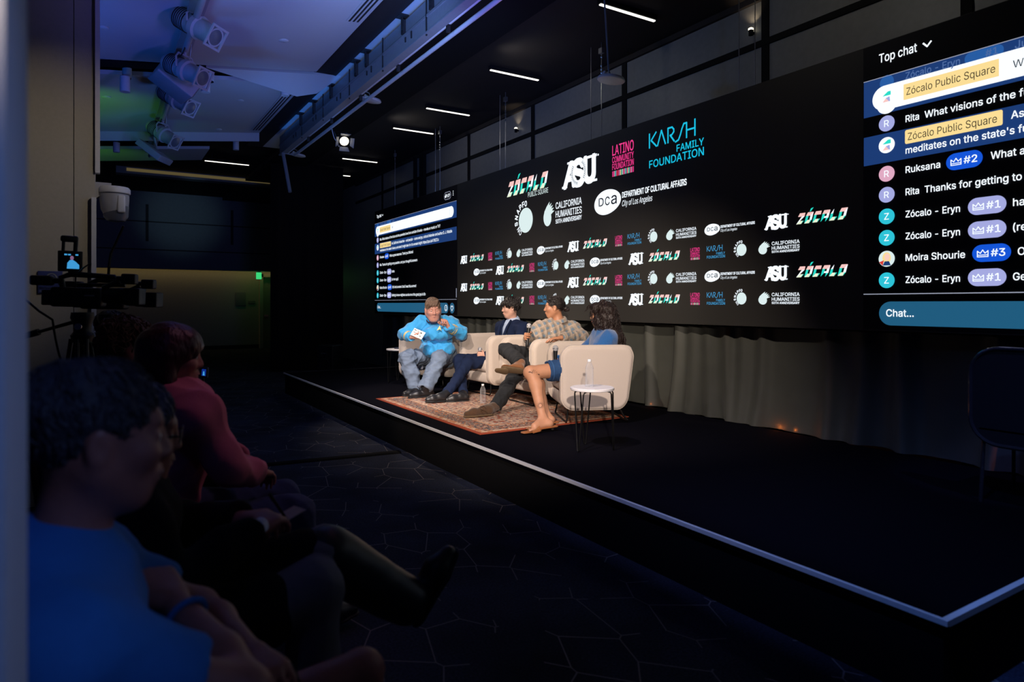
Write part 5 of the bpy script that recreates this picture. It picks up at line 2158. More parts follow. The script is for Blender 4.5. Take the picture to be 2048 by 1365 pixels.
M_lip = mat('lip_tone', (0.42, 0.16, 0.13), 0.45, var=.1)
M_dark = mat('dark_hair', (0.014, 0.010, 0.010), 0.38, scale=50, var=.5, bump=.6, bscale=120, stretch=(1, 1, .4))
M_curl = mat('dark_brown_curls', (0.020, 0.011, 0.010), 0.42, scale=60, var=.6, bump=.5, bscale=110, spec=.5)
M_grey_hair = mat('grey_brown_hair', (0.17, 0.105, 0.070), 0.5, scale=70, var=.65, bump=.7, bscale=120, stretch=(1, 1, .35))
M_blk_rub = mat('black_rubber', (0.010, 0.010, 0.011), 0.6, var=.2)
M_blk_shoe = mat('black_leather', (0.012, 0.012, 0.014), 0.42, var=.2)

# ------------------------------------------------------------ man in blue on the far armchair
SK1 = mat('skin_ruddy', (0.56, 0.27, 0.20), 0.5, scale=45, var=.12, bump=.08, bscale=160, sss=.06)
M_uniform = mat('sky_blue_jersey', (0.035, 0.36, 0.74), 0.75, scale=90, var=.07, bump=.12, bscale=240, sheen=.25)
M_denim1 = mat('faded_denim', (0.16, 0.21, 0.29), 0.85, scale=14, var=.35, bump=.2, bscale=300)
M_goldb = mat('gold_braid', (0.50, 0.38, 0.16), 0.5, metal=.3, scale=120, var=.3)
M_navyc = mat('navy_collar', (0.01, 0.015, 0.05), 0.8)
base = at(872, 790, 8.1)
base.z = STZ
fw1 = Vector((-.80, -.60, 0)).normalized()
J = dict(pel=at(874, 706, 8.28), chest=at(869, 647, 8.10), neck=at(867, 634, 8.04),
         shR=at(842, 647, 8.04), shL=at(901, 648, 8.18), elR=at(808, 669, 7.98), wrR=at(822, 675, 7.76), elL=at(924, 669, 7.98), wrL=at(897, 655, 7.82),
         hipR=at(860, 713, 8.28), hipL=at(892, 713, 8.34), knR=at(813, 716, 7.80), knL=at(880, 717, 7.80), anR=at(830, 776, 7.80), anL=at(851, 774, 7.58))
t = thing('person', 'person in a sky blue jersey and jeans, one hand raised, holding a white card', 'person', base)
F = Fr(at(866, 620, 7.98), camdir(.26, -.94, -.18), camdir(-.06, 0, 1), 1.08)
dL = camdir(-.40, -.25, .88)
P = body_prims(J, fw1) + [cone(J['neck'], F(-.01, 0, -.05), .066, .062, .03)] + head_prims(F, .010, 1.15)
P += [F.ell((.035, 0, -.105), (.045, .045, .022), .03)]
P += hand_prims(J['wrR'], camdir(1, -.12, -.10), (0, 0, 1), 'R', (38, 45, 25), 1.02, .1, .8)
P += hand_prims(J['wrL'], dL, camdir(-.80, -.5, -.2), 'L', ((40, 62, 30), (58, 70, 45), (68, 80, 50), (74, 84, 50)), 1.08, 0, .9)
add_soft('body', t, P, SK1, .0052, None, 1)
S = shirt_prims(J, fw1, .180, .165, .076, (.075, .066), (.062, .050), belly=(at(877, 697, 8.08), (.17, .205, .115)))
S += [ell(at(872, 667, 7.99), [.135, .19, .095], [list(fw1), list(Vector((0, 0, 1)).cross(fw1)), [0, 0, 1]], .035)]
add_soft('jersey', t, S, M_uniform, .0068, (.004, 22, 5, None, 2), 2, None, (.019, 46, 21, 12))
add_soft('jeans', t, pants_prims(J, fw1, .105, .083, .078, .155), M_denim1, .0066, (.003, 24, 9), 2, None, (.015, 50, 33, 12))
shoes(t, 'shoe', M_blk_shoe, M_blk_rub, [(at(846, 790, 7.83), at(805, 794, 7.62), J['anR'], (0, 0, 1)), (at(868, 794, 7.66), at(816, 797, 7.50), J['anL'], (0, 0, 1))])
VQ = soft(cap_hair(F, (.101, .081, .090), (-.016, 0, .044), ((.118, 0, -.016), (.066, .10, .086))), .005, 1)
hr = mesh_np('hair', VQ[0], VQ[1], M_grey_hair, t, parent_origin(t))
tufts(F, VQ, 420, .045, .0045, 3, M_grey_hair, hr, lambda l: (.5 + l.x * 4, -.9, -.5 - l.x * 3) if l.z > .03 else (-.2, 0, -1), .002, .3)
for s_ in (1,):
    bq = MB(M_grey_hair)
    for k in range(10):
        y = .040 - .0095 * k
        bq.tube([F(.052, y + .012, .122), F(.080, y, .102), F(.094, y - .012, .072 - .004 * (k % 3)), F(.096, y - .020, .052 - .006 * ((k * 2) % 3))], [.007, .0075, .005, .001], 5)
    bq.build('fringe', hr, parent_origin(t), 180)
o = parent_origin(t)
o = parent_origin(t)
face_bits(t, F, M_grey_hair, M_lip)
c = MB(M_navyc).tube([F(-.012 + .074 * math.cos(a), .074 * math.sin(a), -.118 - .022 * math.cos(a)) for a in [2 * PI * i / 28 for i in range(28)]], .009, 8, closed=True)
c.build('collar', t, o)
for s in 'RL':
    dd = (J['wr' + s] - J['el' + s]).normalized()
    for q in (.062, .088):
        ce = J['wr' + s] - dd * q
        u, w = frame_of(dd)
        r_ = .0575 + .05 * (q - .06)
        MB(M_goldb).tube([ce + (u * math.cos(a) + w * math.sin(a)) * r_ for a in [2 * PI * i / 24 for i in range(24)]], .0062, 6, closed=True).build('cuff_stripe', t, o)
# pointed badge on the chest
bc = at(879, 657, 7.80)
bx, bz = camdir(1, 0, 0), camdir(.1, .25, 1)
MB(M_goldb).prism([(0, .035), (.026, -.030), (.006, -.012), (-.030, -.028)], bc, bx, bz, -.008).build('badge', t, o, 0)
# hand held card
cc = at(836, 668, 7.70)
ux, uy = camdir(.86, -.25, -.34), camdir(.45, .35, .62)
uy = (uy - ux * uy.dot(ux)).normalized()
k_ = tag(MB(mat('card_white', (0.78, 0.77, 0.74), 0.7, var=.03)).prism([(-.075, -.05), (.075, -.05), (.075, .05), (-.075, .05)], (0, 0, 0), ux, uy, .002).build('note_card', loc=cc, smooth=0),
         'white printed card held by the person in the sky blue jersey', 'card')
b = MB(M_slot)
nn = ux.cross(uy).normalized() * .0028
for (x, y, w, h_) in ((-.05, .03, .03, .008), (-.01, .028, .02, .006), (.03, .022, .022, .014), (.0, -.01, .02, .012), (.04, -.02, .018, .01), (-.045, -.0, .03, .005)):
    for sg in (1, -1):
        off = nn if sg > 0 else -nn * .4
        b.add([ux * (x + a * w / 2) + uy * (y + c_ * h_ / 2) + off for a, c_ in ((-1, -1), (1, -1), (1, 1), (-1, 1))], [(0, 1, 2, 3)])
b.build('print', k_, smooth=0)
# small black clicker in the raised hand
pc = J['wrL'] + dL * .120 + camdir(-.80, -.5, -.2) * .055
tag(MB(M_micb).cyl((0, 0, -.02), (0, 0, .05), .009, n=12).build('clicker', loc=pc), 'small black clicker pinched in the raised hand of the person in blue', 'clicker')

# ------------------------------------------------------------ young man in navy
SK2 = mat('skin_light', (0.62, 0.35, 0.26), 0.5, scale=45, var=.09, bump=.06, bscale=160, sss=.06)
M_navy = mat('navy_wool', (0.008, 0.016, 0.048), 0.9, scale=120, var=.15, bump=.15, bscale=300, spec=.2)
M_shirt2 = mat('pale_blue_cotton', (0.40, 0.50, 0.68), 0.8, scale=80, var=.06)
base = at(1000, 790, 7.9)
base.z = STZ
fw2 = Vector((-1, .05, 0)).normalized()
J = dict(pel=at(1020, 716, 8.12), chest=at(1026, 653, 8.16), neck=at(1025, 641, 8.14),
         shL=at(1047, 658, 7.98), shR=at(1004, 657, 8.32), elL=at(1034, 700, 7.86), wrL=at(978, 712, 7.80), elR=at(993, 698, 8.25), wrR=at(974, 709, 7.98),
         hipL=at(1016, 719, 8.02), hipR=at(1016, 718, 8.22), knL=at(936, 727, 7.68), knR=at(918, 721, 7.92), anL=at(895, 787, 7.32), anR=at(926, 788, 7.44))
t = thing('person', 'person with tousled dark hair in a navy blazer and pale blue shirt', 'person', base)
F = Fr(at(1021, 617, 8.12), camdir(-.96, -.22, -.06), (0, 0, 1), 1.0)
mh = at(960, 699, 7.86)
max_ = Vector((.10, .05, 1)).normalized()
WL, HL = grip(mh - max_ * .070, max_, camdir(-.95, .25, 0), camdir(.2, .95, 0), 'L')
WR, HR = grip(mh - max_ * .135, max_, camdir(-.9, -.35, 0), camdir(-.1, -.95, 0), 'R')
J['wrL'], J['wrR'] = WL, WR
P = body_prims(J, fw2) + [cone(J['neck'], F(-.016, 0, -.05), .054, .052, .03)] + head_prims(F, -.002, .95) + HL + HR
add_soft('body', t, P, SK2, .0052, None, 1)
S = shirt_prims(J, fw2, .150, .160, .078, (.068, .060), (.056, .046))
sh_ = [cone(lerp(J['pel'], J['chest'], .35), lerp(J['pel'], J['chest'], .82), .135, .146, .05, sq=(fw2, 1.28)), cone(lerp(J['pel'], J['chest'], .8), lerp(J['chest'], J['neck'], 1.0), .09, .066, .05)]
# blazer with an open V in front: the shirt shows in the gap
dn = (J['pel'] - J['chest']).normalized()
lf = Vector((0, 0, 1)).cross(fw2)
v0 = J['chest'] + fw2 * .15 + dn * -.02
vl = v0 - fw2 * .03
S2 = S + [cone(vl - dn * .02, vl + dn * .34, .085, .026, .006, '-'), cone(J['neck'] + fw2 * .01, J['neck'] + Vector((0, 0, .1)), .075, .085, .01, '-')]
add_soft('blazer', t, S2, M_navy, .0062, (.0025, 24, 15), 2, None, (.009, 42, 51, 12))
for sg in (1, -1):
    q = [vl - dn * .06 + lf * sg * .088 - fw2 * .035, vl + dn * .02 + lf * sg * .094 + fw2 * .012, vl + dn * .12 + lf * sg * .078 + fw2 * .034, vl + dn * .24 + lf * sg * .045 + fw2 * .045, vl + dn * .34 + lf * sg * .018 + fw2 * .045]
    MB(M_navy).tube(q, [.012, .016, .018, .014, .006], 8).build('lapel', t, parent_origin(t), 180)
add_soft('shirt', t, sh_, M_shirt2, .0065, (.002, 30, 6))
o = parent_origin(t)
neck_ring(t, J['neck'] + Vector((0, 0, .006)), fw2, .064, .011, .022, M_shirt2)
for s_, (Wv, el) in (('L', (WL, J['elL'])), ('R', (WR, J['elR']))):
    dd = (Wv - el).normalized()
    MB(M_shirt2).cyl(Wv - dd * .03, Wv + dd * .004, .036, .034, 18).build('shirt_cuff', t, o)
add_soft('trousers', t, pants_prims(J, fw2, .085, .062, .050, .125), M_navy, .0066, (.002, 26, 19), 2, None, (.010, 50, 17, 12))
shoes(t, 'shoe', M_blk_shoe, M_blk_rub, [(at(893, 804, 7.22), at(850, 806, 7.12), J['anL'], (0, 0, 1)), (at(938, 803, 7.32), at(889, 806, 7.20), J['anR'], (0, 0, 1))])
H = cap_hair(F, (.108, .090, .096), (-.020, 0, .050), ((.112, 0, -.050), (.062, .11, .085)), (-.02, -.055), .35)
H += [F.ell((.070, 0, .066), (.030, .062, .026), .02)]
VQ = soft(H, .005, 1)
VQ = (ripple(VQ[0], VQ[1], .006, 60, 12, None, 2), VQ[1])
hr = mesh_np('hair', VQ[0], VQ[1], M_dark, t, parent_origin(t))
tufts(F, VQ, 800, .055, .0036, 13, M_dark, hr, None, .002, .28)
face_bits(t, F, M_dark, M_lip)
microphone(mh, max_, 'microphone held upright in the lap of the person in the navy blazer', .17)

# ------------------------------------------------------------ man in plaid
SK3 = mat('skin_tan', (0.44, 0.205, 0.115), 0.45, scale=45, var=.10, bump=.06, bscale=160, sss=.06)


def plaid_mat():
    m, nt, b = _nodes('plaid_flannel')
    L = nt.links.new
    tc = N(nt, 'ShaderNodeTexCoord')
    mp = N(nt, 'ShaderNodeMapping')
    mp.inputs['Rotation'].default_value = (.25, .35, .5)
    L(tc.outputs['Object'], mp.inputs['Vector'])
    nz = N(nt, 'ShaderNodeTexNoise', i_Scale=7.0)
    L(tc.outputs['Object'], nz.inputs['Vector'])
    mxv = N(nt, 'ShaderNodeVectorMath', operation='MULTIPLY_ADD')
    mxv.inputs[1].default_value = (.05, .05, .05)
    L(nz.outputs['Color'], mxv.inputs[0])
    L(mp.outputs[0], mxv.inputs[2])
    sp = N(nt, 'ShaderNodeSeparateXYZ')
    L(mxv.outputs[0], sp.inputs[0])

    def wave(sock, per, ph, lo, hi):
        a = N(nt, 'ShaderNodeMath', operation='MULTIPLY_ADD')
        a.inputs[1].default_value, a.inputs[2].default_value = 2 * PI / per, ph
        L(sock, a.inputs[0])
        s_ = N(nt, 'ShaderNodeMath', operation='SINE')
        L(a.outputs[0], s_.inputs[0])
        r = N(nt, 'ShaderNodeMapRange', interpolation_type='SMOOTHSTEP')
        r.inputs['From Min'].default_value, r.inputs['From Max'].default_value = lo, hi
        L(s_.outputs[0], r.inputs[0])
        return r.outputs[0]
    v1 = wave(sp.outputs[0], .066, 0, -.1, .5)
    h1 = wave(sp.outputs[2], .066, 1, -.1, .5)
    v2 = wave(sp.outputs[0], .066, 2.4, .8, .9)
    h2 = wave(sp.outputs[2], .066, 3.4, .8, .9)

    def mix(f, a, c, k=1.0):
        n = N(nt, 'ShaderNodeMix', data_type='RGBA')
        if k != 1.0:
            q = N(nt, 'ShaderNodeMath', operation='MULTIPLY')
            q.inputs[1].default_value = k
            L(f, q.inputs[0])
            f = q.outputs[0]
        L(f, n.inputs['Factor'])
        for s_, v in (('A', a), ('B', c)):
            if isinstance(v, tuple):
                n.inputs[s_].default_value = (*v, 1)
            else:
                L(v, n.inputs[s_])
        return n.outputs['Result']
    both = N(nt, 'ShaderNodeMath', operation='MULTIPLY')
    L(v1, both.inputs[0])
    L(h1, both.inputs[1])
    c = mix(v1, (.35, .275, .215), (.205, .188, .16), .75)
    c = mix(h1, c, (.22, .205, .175), .65)
    c = mix(both.outputs[0], c, (.115, .185, .265), .9)
    c = mix(v2, c, (.42, .33, .27), .55)
    c = mix(h2, c, (.42, .33, .27), .55)
    L(c, b.inputs['Base Color'])
    b.inputs['Roughness'].default_value = .85
    b.inputs['Sheen Weight'].default_value = .2
    return m


M_plaid = plaid_mat()
M_blackden = mat('black_denim', (0.010, 0.012, 0.016), 0.9, scale=60, var=.25, bump=.2, bscale=300)
M_suede = mat('brown_suede', (0.075, 0.036, 0.016), 0.9, scale=60, var=.25, bump=.25, bscale=350, sheen=.3)
M_suede_lit = mat('brown_suede_lit', (0.22, 0.085, 0.030), 0.9, scale=60, var=.25, bump=.25, bscale=350, sheen=.3)  # same suede as the other shoe, lit tone put into the colour
M_crepe = mat('crepe_sole', (0.13, 0.085, 0.045), 0.9, scale=90, var=.2, bump=.3)
base = at(1050, 830, 6.9)
base.z = STZ
fw3 = camdir(-.85, -.52)
J = dict(pel=at(1076, 717, 7.30), chest=at(1113, 655, 7.36), neck=at(1117, 643, 7.34),
         shR=at(1080, 661, 7.24), shL=at(1144, 659, 7.42), elR=at(1072, 694, 7.10), wrR=at(1062, 678, 6.98), elL=at(1166, 675, 7.16), wrL=at(1124, 676, 6.86),
         hipR=at(1072, 716, 7.36), hipL=at(1082, 722, 7.18), knR=at(1012, 700, 6.98), knL=at(1037, 742, 6.76), anR=at(1041, 727, 6.56), anL=at(993, 812, 6.44))
t = thing('person', 'person with a hair bun in a plaid shirt, legs crossed, raising a microphone', 'person', base)
F = Fr(at(1108, 616, 7.34), camdir(-.985, .02, .0), (0, 0, 1), 1.0)
mh = at(1058, 652, 6.92)
max3 = (camdir(.10, .12, .97))
W3, H3 = grip(mh - max3 * .115, max3, camdir(-.35, -.9, .0), camdir(.9, -.35, 0), 'R')
J['wrR'] = W3
P = body_prims(J, fw3) + [cone(J['neck'], F(-.022, 0, -.05), .060, .056, .03)] + head_prims(F, 0, 1.1) + H3
P += hand_prims(J['wrL'], camdir(-1, -.12, -.06), (0, 0, -1), 'L', (14, 18, 12), 1.0, .25, .2)
add_soft('body', t, P, SK3, .0052, None, 1)
S = shirt_prims(J, fw3, .155, .168, .080, (.075, .064), (.060, .050))
S += [cone(J['neck'] + camdir(-.6, -.4, .2) * .02, J['neck'] + Vector((0, 0, .1)), .072, .085, .01, '-')]
add_soft('plaid_shirt', t, S, M_plaid, .0065, (.003, 24, 25), 2, None, (.015, 46, 61, 12))
o = parent_origin(t)
neck_ring(t, J['neck'] + Vector((0, 0, .004)), camdir(-.9, -.42), .070, .012, .026, M_plaid)
b = MB(M_white)
for k in range(4):
    q = lerp(at(1103, 664, 7.05), at(1090, 700, 7.0), k / 3)
    b.ball(q, .006, 8)
b.build('button', t, o)
tr = pants_prims(J, fw3, .090, .068, .062, .14)
add_soft('trousers', t, tr, M_blackden, .0066, (.002, 26, 29), 2, None, (.012, 48, 71, 12))
P_, S_ = shoe_parts(at(986, 831, 6.34), at(927, 836, 6.20), J['anL'], (0, 0, 1))
s_ = add_soft('suede_shoe', t, P_, M_suede, .0055, (.001, 60, 3))
add_soft('sole', s_, S_, M_crepe, .005)
MB(M_suede).tube([at(960, 815, 6.21), at(968, 812, 6.20), at(972, 817, 6.22)], .004, 6).tube([at(960, 817, 6.21), at(966, 820, 6.20)], .004, 6).build('shoelace', s_, o)
upx = camdir(.10, .80, .62)
P_, S_ = shoe_parts(at(1048, 744, 6.44), at(989, 745, 6.38), J['anR'], upx)
s_ = add_soft('suede_shoe', t, P_, M_suede_lit, .0055, (.001, 60, 3))
add_soft('sole', s_, S_, M_crepe, .005)
H = cap_hair(F, (.0995, .0795, .0895), (-.0155, 0, .0375), ((.118, 0, -.022), (.068, .11, .090)), (-.02, -.055), .25)
VQ = soft(H, .0045, 1)
hr = mesh_np('hair', VQ[0], VQ[1], M_dark, t, parent_origin(t))
tufts(F, VQ, 420, .070, .0018, 23, M_dark, hr, lambda l: (-1, 0, -.15 - l.z * 2), .0, .05)
B_ = [F.ell((-.135, 0, -.012), (.030, .036, .032), .015), F.cone((-.10, 0, .0), (-.13, 0, -.01), .02, .02), F.ell((-.155, .01, -.02), (.018, .022, .02), .01)]
add_soft('hair_bun', t, B_, M_dark, .0045, (.004, 120, 31), 1)
BR = [F.ell((.062, 0, -.108), (.029, .025, .018), .012), F.ell((.077, 0, -.092), (.013, .015, .013), .01)]
add_soft('beard', t, BR, M_dark, .004, (.0015, 150, 3), 1)
face_bits(t, F, M_dark, None)
MB(M_blackgl).tube([W3 + camdir(-.35, -.9, 0) * .10 + camdir(-.2, 0, 0) * .0 + v_ for v_ in [camdir(.3 * math.cos(a), .2, .3 * math.sin(a)) * .012 for a in [2 * PI * i / 12 for i in range(12)]]], .002, 5, closed=True).build('ring', t, o)
microphone(mh, max3, 'microphone raised in front of the person in the plaid shirt', .17)

# ------------------------------------------------------------ woman with curly hair
SK4 = mat('skin_bronze', (0.53, 0.26, 0.15), 0.55, scale=40, var=.08, bump=.05, bscale=160, sss=.06)
M_sweater = mat('blue_sweater', (0.012, 0.105, 0.33), 0.9, scale=130, var=.3, bump=.5, bscale=260, sheen=.5)
M_denim4 = mat('blue_denim', (0.012, 0.055, 0.16), 0.85, scale=90, var=.3, bump=.25, bscale=320)
M_tanl = mat('tan_leather', (0.30, 0.105, 0.035), 0.45, scale=40, var=.15)
base = at(1130, 850, 5.85)
base.z = STZ
fw4 = Vector((-.906, .423, 0)).normalized()
J = dict(pel=at(1198, 731, 6.12), chest=at(1209, 672, 6.20), neck=at(1207, 660, 6.19),
         shL=at(1216, 681, 6.02), shR=at(1196, 677, 6.38), elL=at(1178, 722, 5.96), wrL=at(1126, 727, 5.92), elR=at(1150, 722, 6.34), wrR=at(1116, 722, 6.12),
         hipL=at(1182, 733, 6.02), hipR=at(1182, 731, 6.22), knL=at(1062, 746, 5.84), knR=at(1066, 746, 6.0), anL=at(1086, 838, 5.64), anR=at(1093, 832, 5.80))
t = thing('person', 'person with long dark curls in a blue sweater and denim shorts holding a microphone', 'person', base)
F = Fr(at(1203, 631, 6.18), camdir(-.93, .36, -.03), (0, 0, 1), .97)
mh = at(1111, 697, 5.99)
max4 = camdir(.02, .0, 1)
W4, H4 = grip(mh - max4 * .155, max4, camdir(-.93, -.1, .0), camdir(.1, .95, 0), 'L', .92)
J['wrL'] = W4
P = body_prims(J, fw4) + [cone(J['neck'], F(-.02, 0, -.05), .050, .048, .03)] + head_prims(F, -.003, .95) + H4
P += hand_prims(J['wrR'], camdir(-.9, -.2, -.2), (0, 0, -1), 'R', (30, 40, 20), .9)
for s, (hl, to) in dict(L=(at(1105, 846, 5.62), at(1054, 860, 5.50)), R=(at(1108, 838, 5.79), at(1064, 853, 5.68))).items():
    kn, an = J['kn' + s], J['an' + s]
    back = (-(camdir(-1, 0, 0)))
    P += [cone(J['hip' + s], kn, .080, .058, .03), cone(kn, lerp(kn, an, .28) + back * .022, .052, .050, .03), cone(lerp(kn, an, .28) + back * .022, lerp(kn, an, .62) + back * .008, .050, .036, .03), cone(lerp(kn, an, .62) + back * .008, an, .036, .031, .02),
          ell(kn + camdir(-1, -.1, .1) * .012, [.050] * 3, None, .03)]
    dft = (to - hl).normalized()
    P += [cone(hl + dft * .03, an, .030, .032, .02), cone(an, lerp(hl, to, .70) + Vector((0, 0, .012)), .032, .028, .03), cone(hl + dft * .03, lerp(hl, to, .7), .026, .026, .03)]
    sd = Vector((0, 0, 1)).cross(dft)
    for q in range(5):
        b0 = lerp(hl, to, .74) + sd * (.030 - .0145 * q)
        P.append(cone(b0, b0 + dft * (.062, .056, .05, .044, .036)[q] * .9 + Vector((0, 0, -.006)), (.013, .010, .0095, .009, .0085)[q], (.011, .0085, .008, .0078, .0072)[q], .006))
add_soft('body', t, P, SK4, .0052, None, 2)
S = shirt_prims(J, fw4, .140, .150, .072, (.070, .062), (.056, .046))
add_soft('sweater', t, S, M_sweater, .0065, (.002, 26, 35), 2, None, (.014, 42, 81, 12))
add_soft('denim_shorts', t, pants_prims(J, fw4, .102, .07, .06, .14, upto=.70), M_denim4, .0062, (.002, 30, 39), 2, None, (.005, 50, 91))
o = parent_origin(t)
for s, (hl, to) in dict(L=(at(1105, 846, 5.62), at(1054, 860, 5.50)), R=(at(1108, 838, 5.79), at(1064, 853, 5.68))).items():
    dft = (to - hl).normalized()
    hl2 = Vector((hl.x, hl.y, hl.z))
    sole = [cone(hl - dft * .02 + Vector((0, 0, -.034)), lerp(hl, to, .62) + Vector((0, 0, -.030)), .034, .040, .02, sq=((0, 0, 1), 3.4)),
            cone(lerp(hl, to, .62) + Vector((0, 0, -.030)), to + dft * .022 + Vector((0, 0, -.030)), .040, .036, .02, sq=((0, 0, 1), 3.4))]
    sh = add_soft('leather_mule', t, sole, M_tanl, .005)
    sd = Vector((0, 0, 1)).cross(dft)
    c0 = lerp(hl, to, .74) + Vector((0, 0, -.014))
    vs, n_ = [], 12
    for a_ in range(n_ + 1):
        th_ = PI * a_ / n_
        for e_ in (-.040, .036):
            vs.append(c0 + dft * e_ + sd * math.cos(th_) * .048 + Vector((0, 0, -.016 + math.sin(th_) * (.046 - e_ * .25))))
    MB(M_tanl).add(vs, [(2 * i, 2 * i + 1, 2 * i + 3, 2 * i + 2) for i in range(n_)]).build('strap', sh, o, 180)
    b = MB(M_goldb)
    for a_ in range(2, n_ - 1):
        for e_ in (-.02, 0, .02):
            th_ = PI * a_ / n_
            b.ball(c0 + dft * e_ + sd * math.cos(th_) * .050 + Vector((0, 0, -.014 + math.sin(th_) * (.046 - e_ * .25))), .0032, 6)
    b.build('studs', sh, o)
    MB(M_blk_rub).cyl(hl + Vector((0, 0, -.045)), Vector((hl.x, hl.y, STZ + .011)), .016, .014, 12).build('heel', sh, o)
hq = (J['knL'] - J['hipL']).normalized()
hc = lerp(J['hipL'], J['knL'], .70) - hq * .012
u, w = frame_of(hq)
MB(mat('hem_denim', (0.03, 0.10, 0.26), 0.8)).tube([hc + (u * math.cos(a) + w * math.sin(a)) * .0900 for a in [2 * PI * i / 40 for i in range(40)]], .005, 6, closed=True).build('hem', t, o)
# tattoos: dark inked marks on thigh and shin
ink = mat('tattoo_ink', (0.035, 0.022, 0.02), 0.6)


def ray_put(px, py, tgt, off=.0012):
    """a point of the picture laid onto the skin of tgt"""
    o_ = cam.location
    d_ = (at(px, py, 5) - o_).normalized()
    ori = tgt.matrix_world.inverted() if False else None
    loc0 = o_ - parent_origin(tgt)
    ok, lo, nm, _ = tgt.ray_cast(loc0, d_)
    if not ok:
        return None
    return lo + nm * off + parent_origin(tgt)


body = [c for c in t.children if c.name.startswith('body')][0]
bpy.context.view_layer.update()
b = MB(ink)
for k in range(14):
    a0, a1 = 2 * PI * k / 14, 2 * PI * (k + 1) / 14
    q = [ray_put(1080.6 + 3.6 * math.cos(a), 811.5 + 4.1 * math.sin(a), body) for a in (a0, a1)]
    if all(q):
        b.tube(q, .0016, 4)
    q = [ray_put(1080.6 + r_ * math.cos(a0), 811.5 + r_ * 1.1 * math.sin(a0), body) for r_ in (4.6, 6.6)]
    if all(q):
        b.tube(q, .0013, 4)
r9 = random.Random(4)
for k in range(70):
    u_ = r9.uniform(-1, 1)
    px, py = 1068 + 11 * u_ + r9.uniform(-1, 1), 748 + 3.0 * u_ - 9 * r9.random() * (1 - abs(u_))
    q = [ray_put(px, py, body), ray_put(px + r9.uniform(-1.5, 1.5), py + r9.uniform(-1.5, 1.5), body)]
    if all(q):
        b.tube(q, .0012, 4)
if b.v:
    b.build('tattoo', t, o)
HH = [F.ell((-.020, 0, .042), (.122, .104, .104), .03), F.ell((.020, .078, -.02), (.036, .028, .080), .03), F.ell((.030, -.075, -.02), (.040, .030, .080), .03), F.ell((.072, 0, .075), (.035, .060, .028), .02),
      F.ell((-.05, 0, -.06), (.105, .120, .12), .05), F.cone((-.060, .02, -.08), (-.120, .035, -.25), .108, .085, .05), F.cone((-.12, .03, -.22), (-.150, .04, -.33), .085, .045, .05),
      F.ell((.115, 0, -.045), (.066, .085, .10), .012, '-')]
hair = soft(HH, .006, 1)
hv = ripple(hair[0], hair[1], .013, 58, 45, None, 3)
cb = MB(M_curl)
r5 = random.Random(5)
nrm_ = vnormals(hair[0], hair[1])
for k in range(760):
    i = r5.randrange(len(hv))
    p = Vector(hv[i])
    n_ = Vector(nrm_[i])
    if n_.dot(F.f) > .75 or (n_.z > .75 and k % 3):
        continue
    dn_ = (Vector((0, 0, -1)) - n_ * -n_.z).normalized()
    sx_ = dn_.cross(n_)
    L_ = r5.uniform(.05, .11)
    ra, tw, ph = r5.uniform(.006, .011), r5.uniform(70, 110), r5.uniform(0, 6)
    pts = []
    for q in range(12):
        s__ = L_ * q / 11
        pts.append(p + dn_ * s__ + n_ * (.004 + ra * .6 * math.cos(tw * s__ + ph) - .10 * s__ * s__ / L_) + sx_ * ra * math.sin(tw * s__ + ph))
    cb.tube(pts, [.0028] * 10 + [.002, .0008], 4)
hs = mesh_np('hair', hv, hair[1], M_curl, t, o)
cb.build('curls', hs, o, 180)
face_bits(t, F, M_dark, M_lip)
g = MB(M_blackgl)
for s in (1, -1):
    g.tube([F(.104, s * .034 + .024 * math.cos(a), .004 + .020 * math.sin(a)) for a in [2 * PI * i / 20 for i in range(20)]], .0026, 6, closed=True)
    g.tube([F(.104, s * .058, .008), F(.05, s * .078, .010), F(-.01, s * .084, .004)], .0024, 6)
g.tube([F(.105, -.011, .008), F(.107, 0, .011), F(.105, .011, .008)], .0022, 6)
g.build('glasses', t, o)
MB(M_goldb).tube([F(.006 + .011 * math.cos(a), .086, -.048 + .012 * math.sin(a)) for a in [2 * PI * i / 14 for i in range(14)]], .0022, 6, closed=True).build('earring', t, o)
dd = (J['wrL'] - J['elL']).normalized()
u, w = frame_of(dd)
MB(M_white).tube([J['wrL'] - dd * .012 + (u * math.cos(a) + w * math.sin(a)) * .029 for a in [2 * PI * i / 18 for i in range(18)]], .006, 6, closed=True).build('wristband', t, o)
microphone(mh, max4, 'microphone held upright beside the arm of the nearest armchair', .17)

# ================================================================== AUDIENCE
M_chairb = mat('black_chair_vinyl', (0.010, 0.010, 0.011), 0.6, var=.2)


def audience_chair():
    t = thing('stacking_chair', 'chair', 'chair', (0, 0, 0), 0, 'black audience chairs')
    MB(M_chairb).rbox((0, 0, .435), (.46, .46, .05), .022).build('seat', t)
    MB(M_chairb).rbox((-.25, 0, .70), (.035, .44, .36), .016, Matrix.Rotation(-.12, 3, 'Y')).build('backrest', t)
    for sx in (.2, -.21):
        for sy in (.2, -.2):
            top = .42 if sx > 0 else .78
            MB(M_tube).tube([(sx * (1.0 if sx > 0 else 1.18), sy, top), (sx, sy, .42), (sx * 1.08, sy * 1.02, 0)], .010, 8).build('leg', t)
    return t


ac0 = audience_chair()
SKA = mat('skin_dim', (0.40, 0.15, 0.115), 0.5, scale=40, var=.14, bump=.1, bscale=120)
FA = Vector((1, 0, 0))


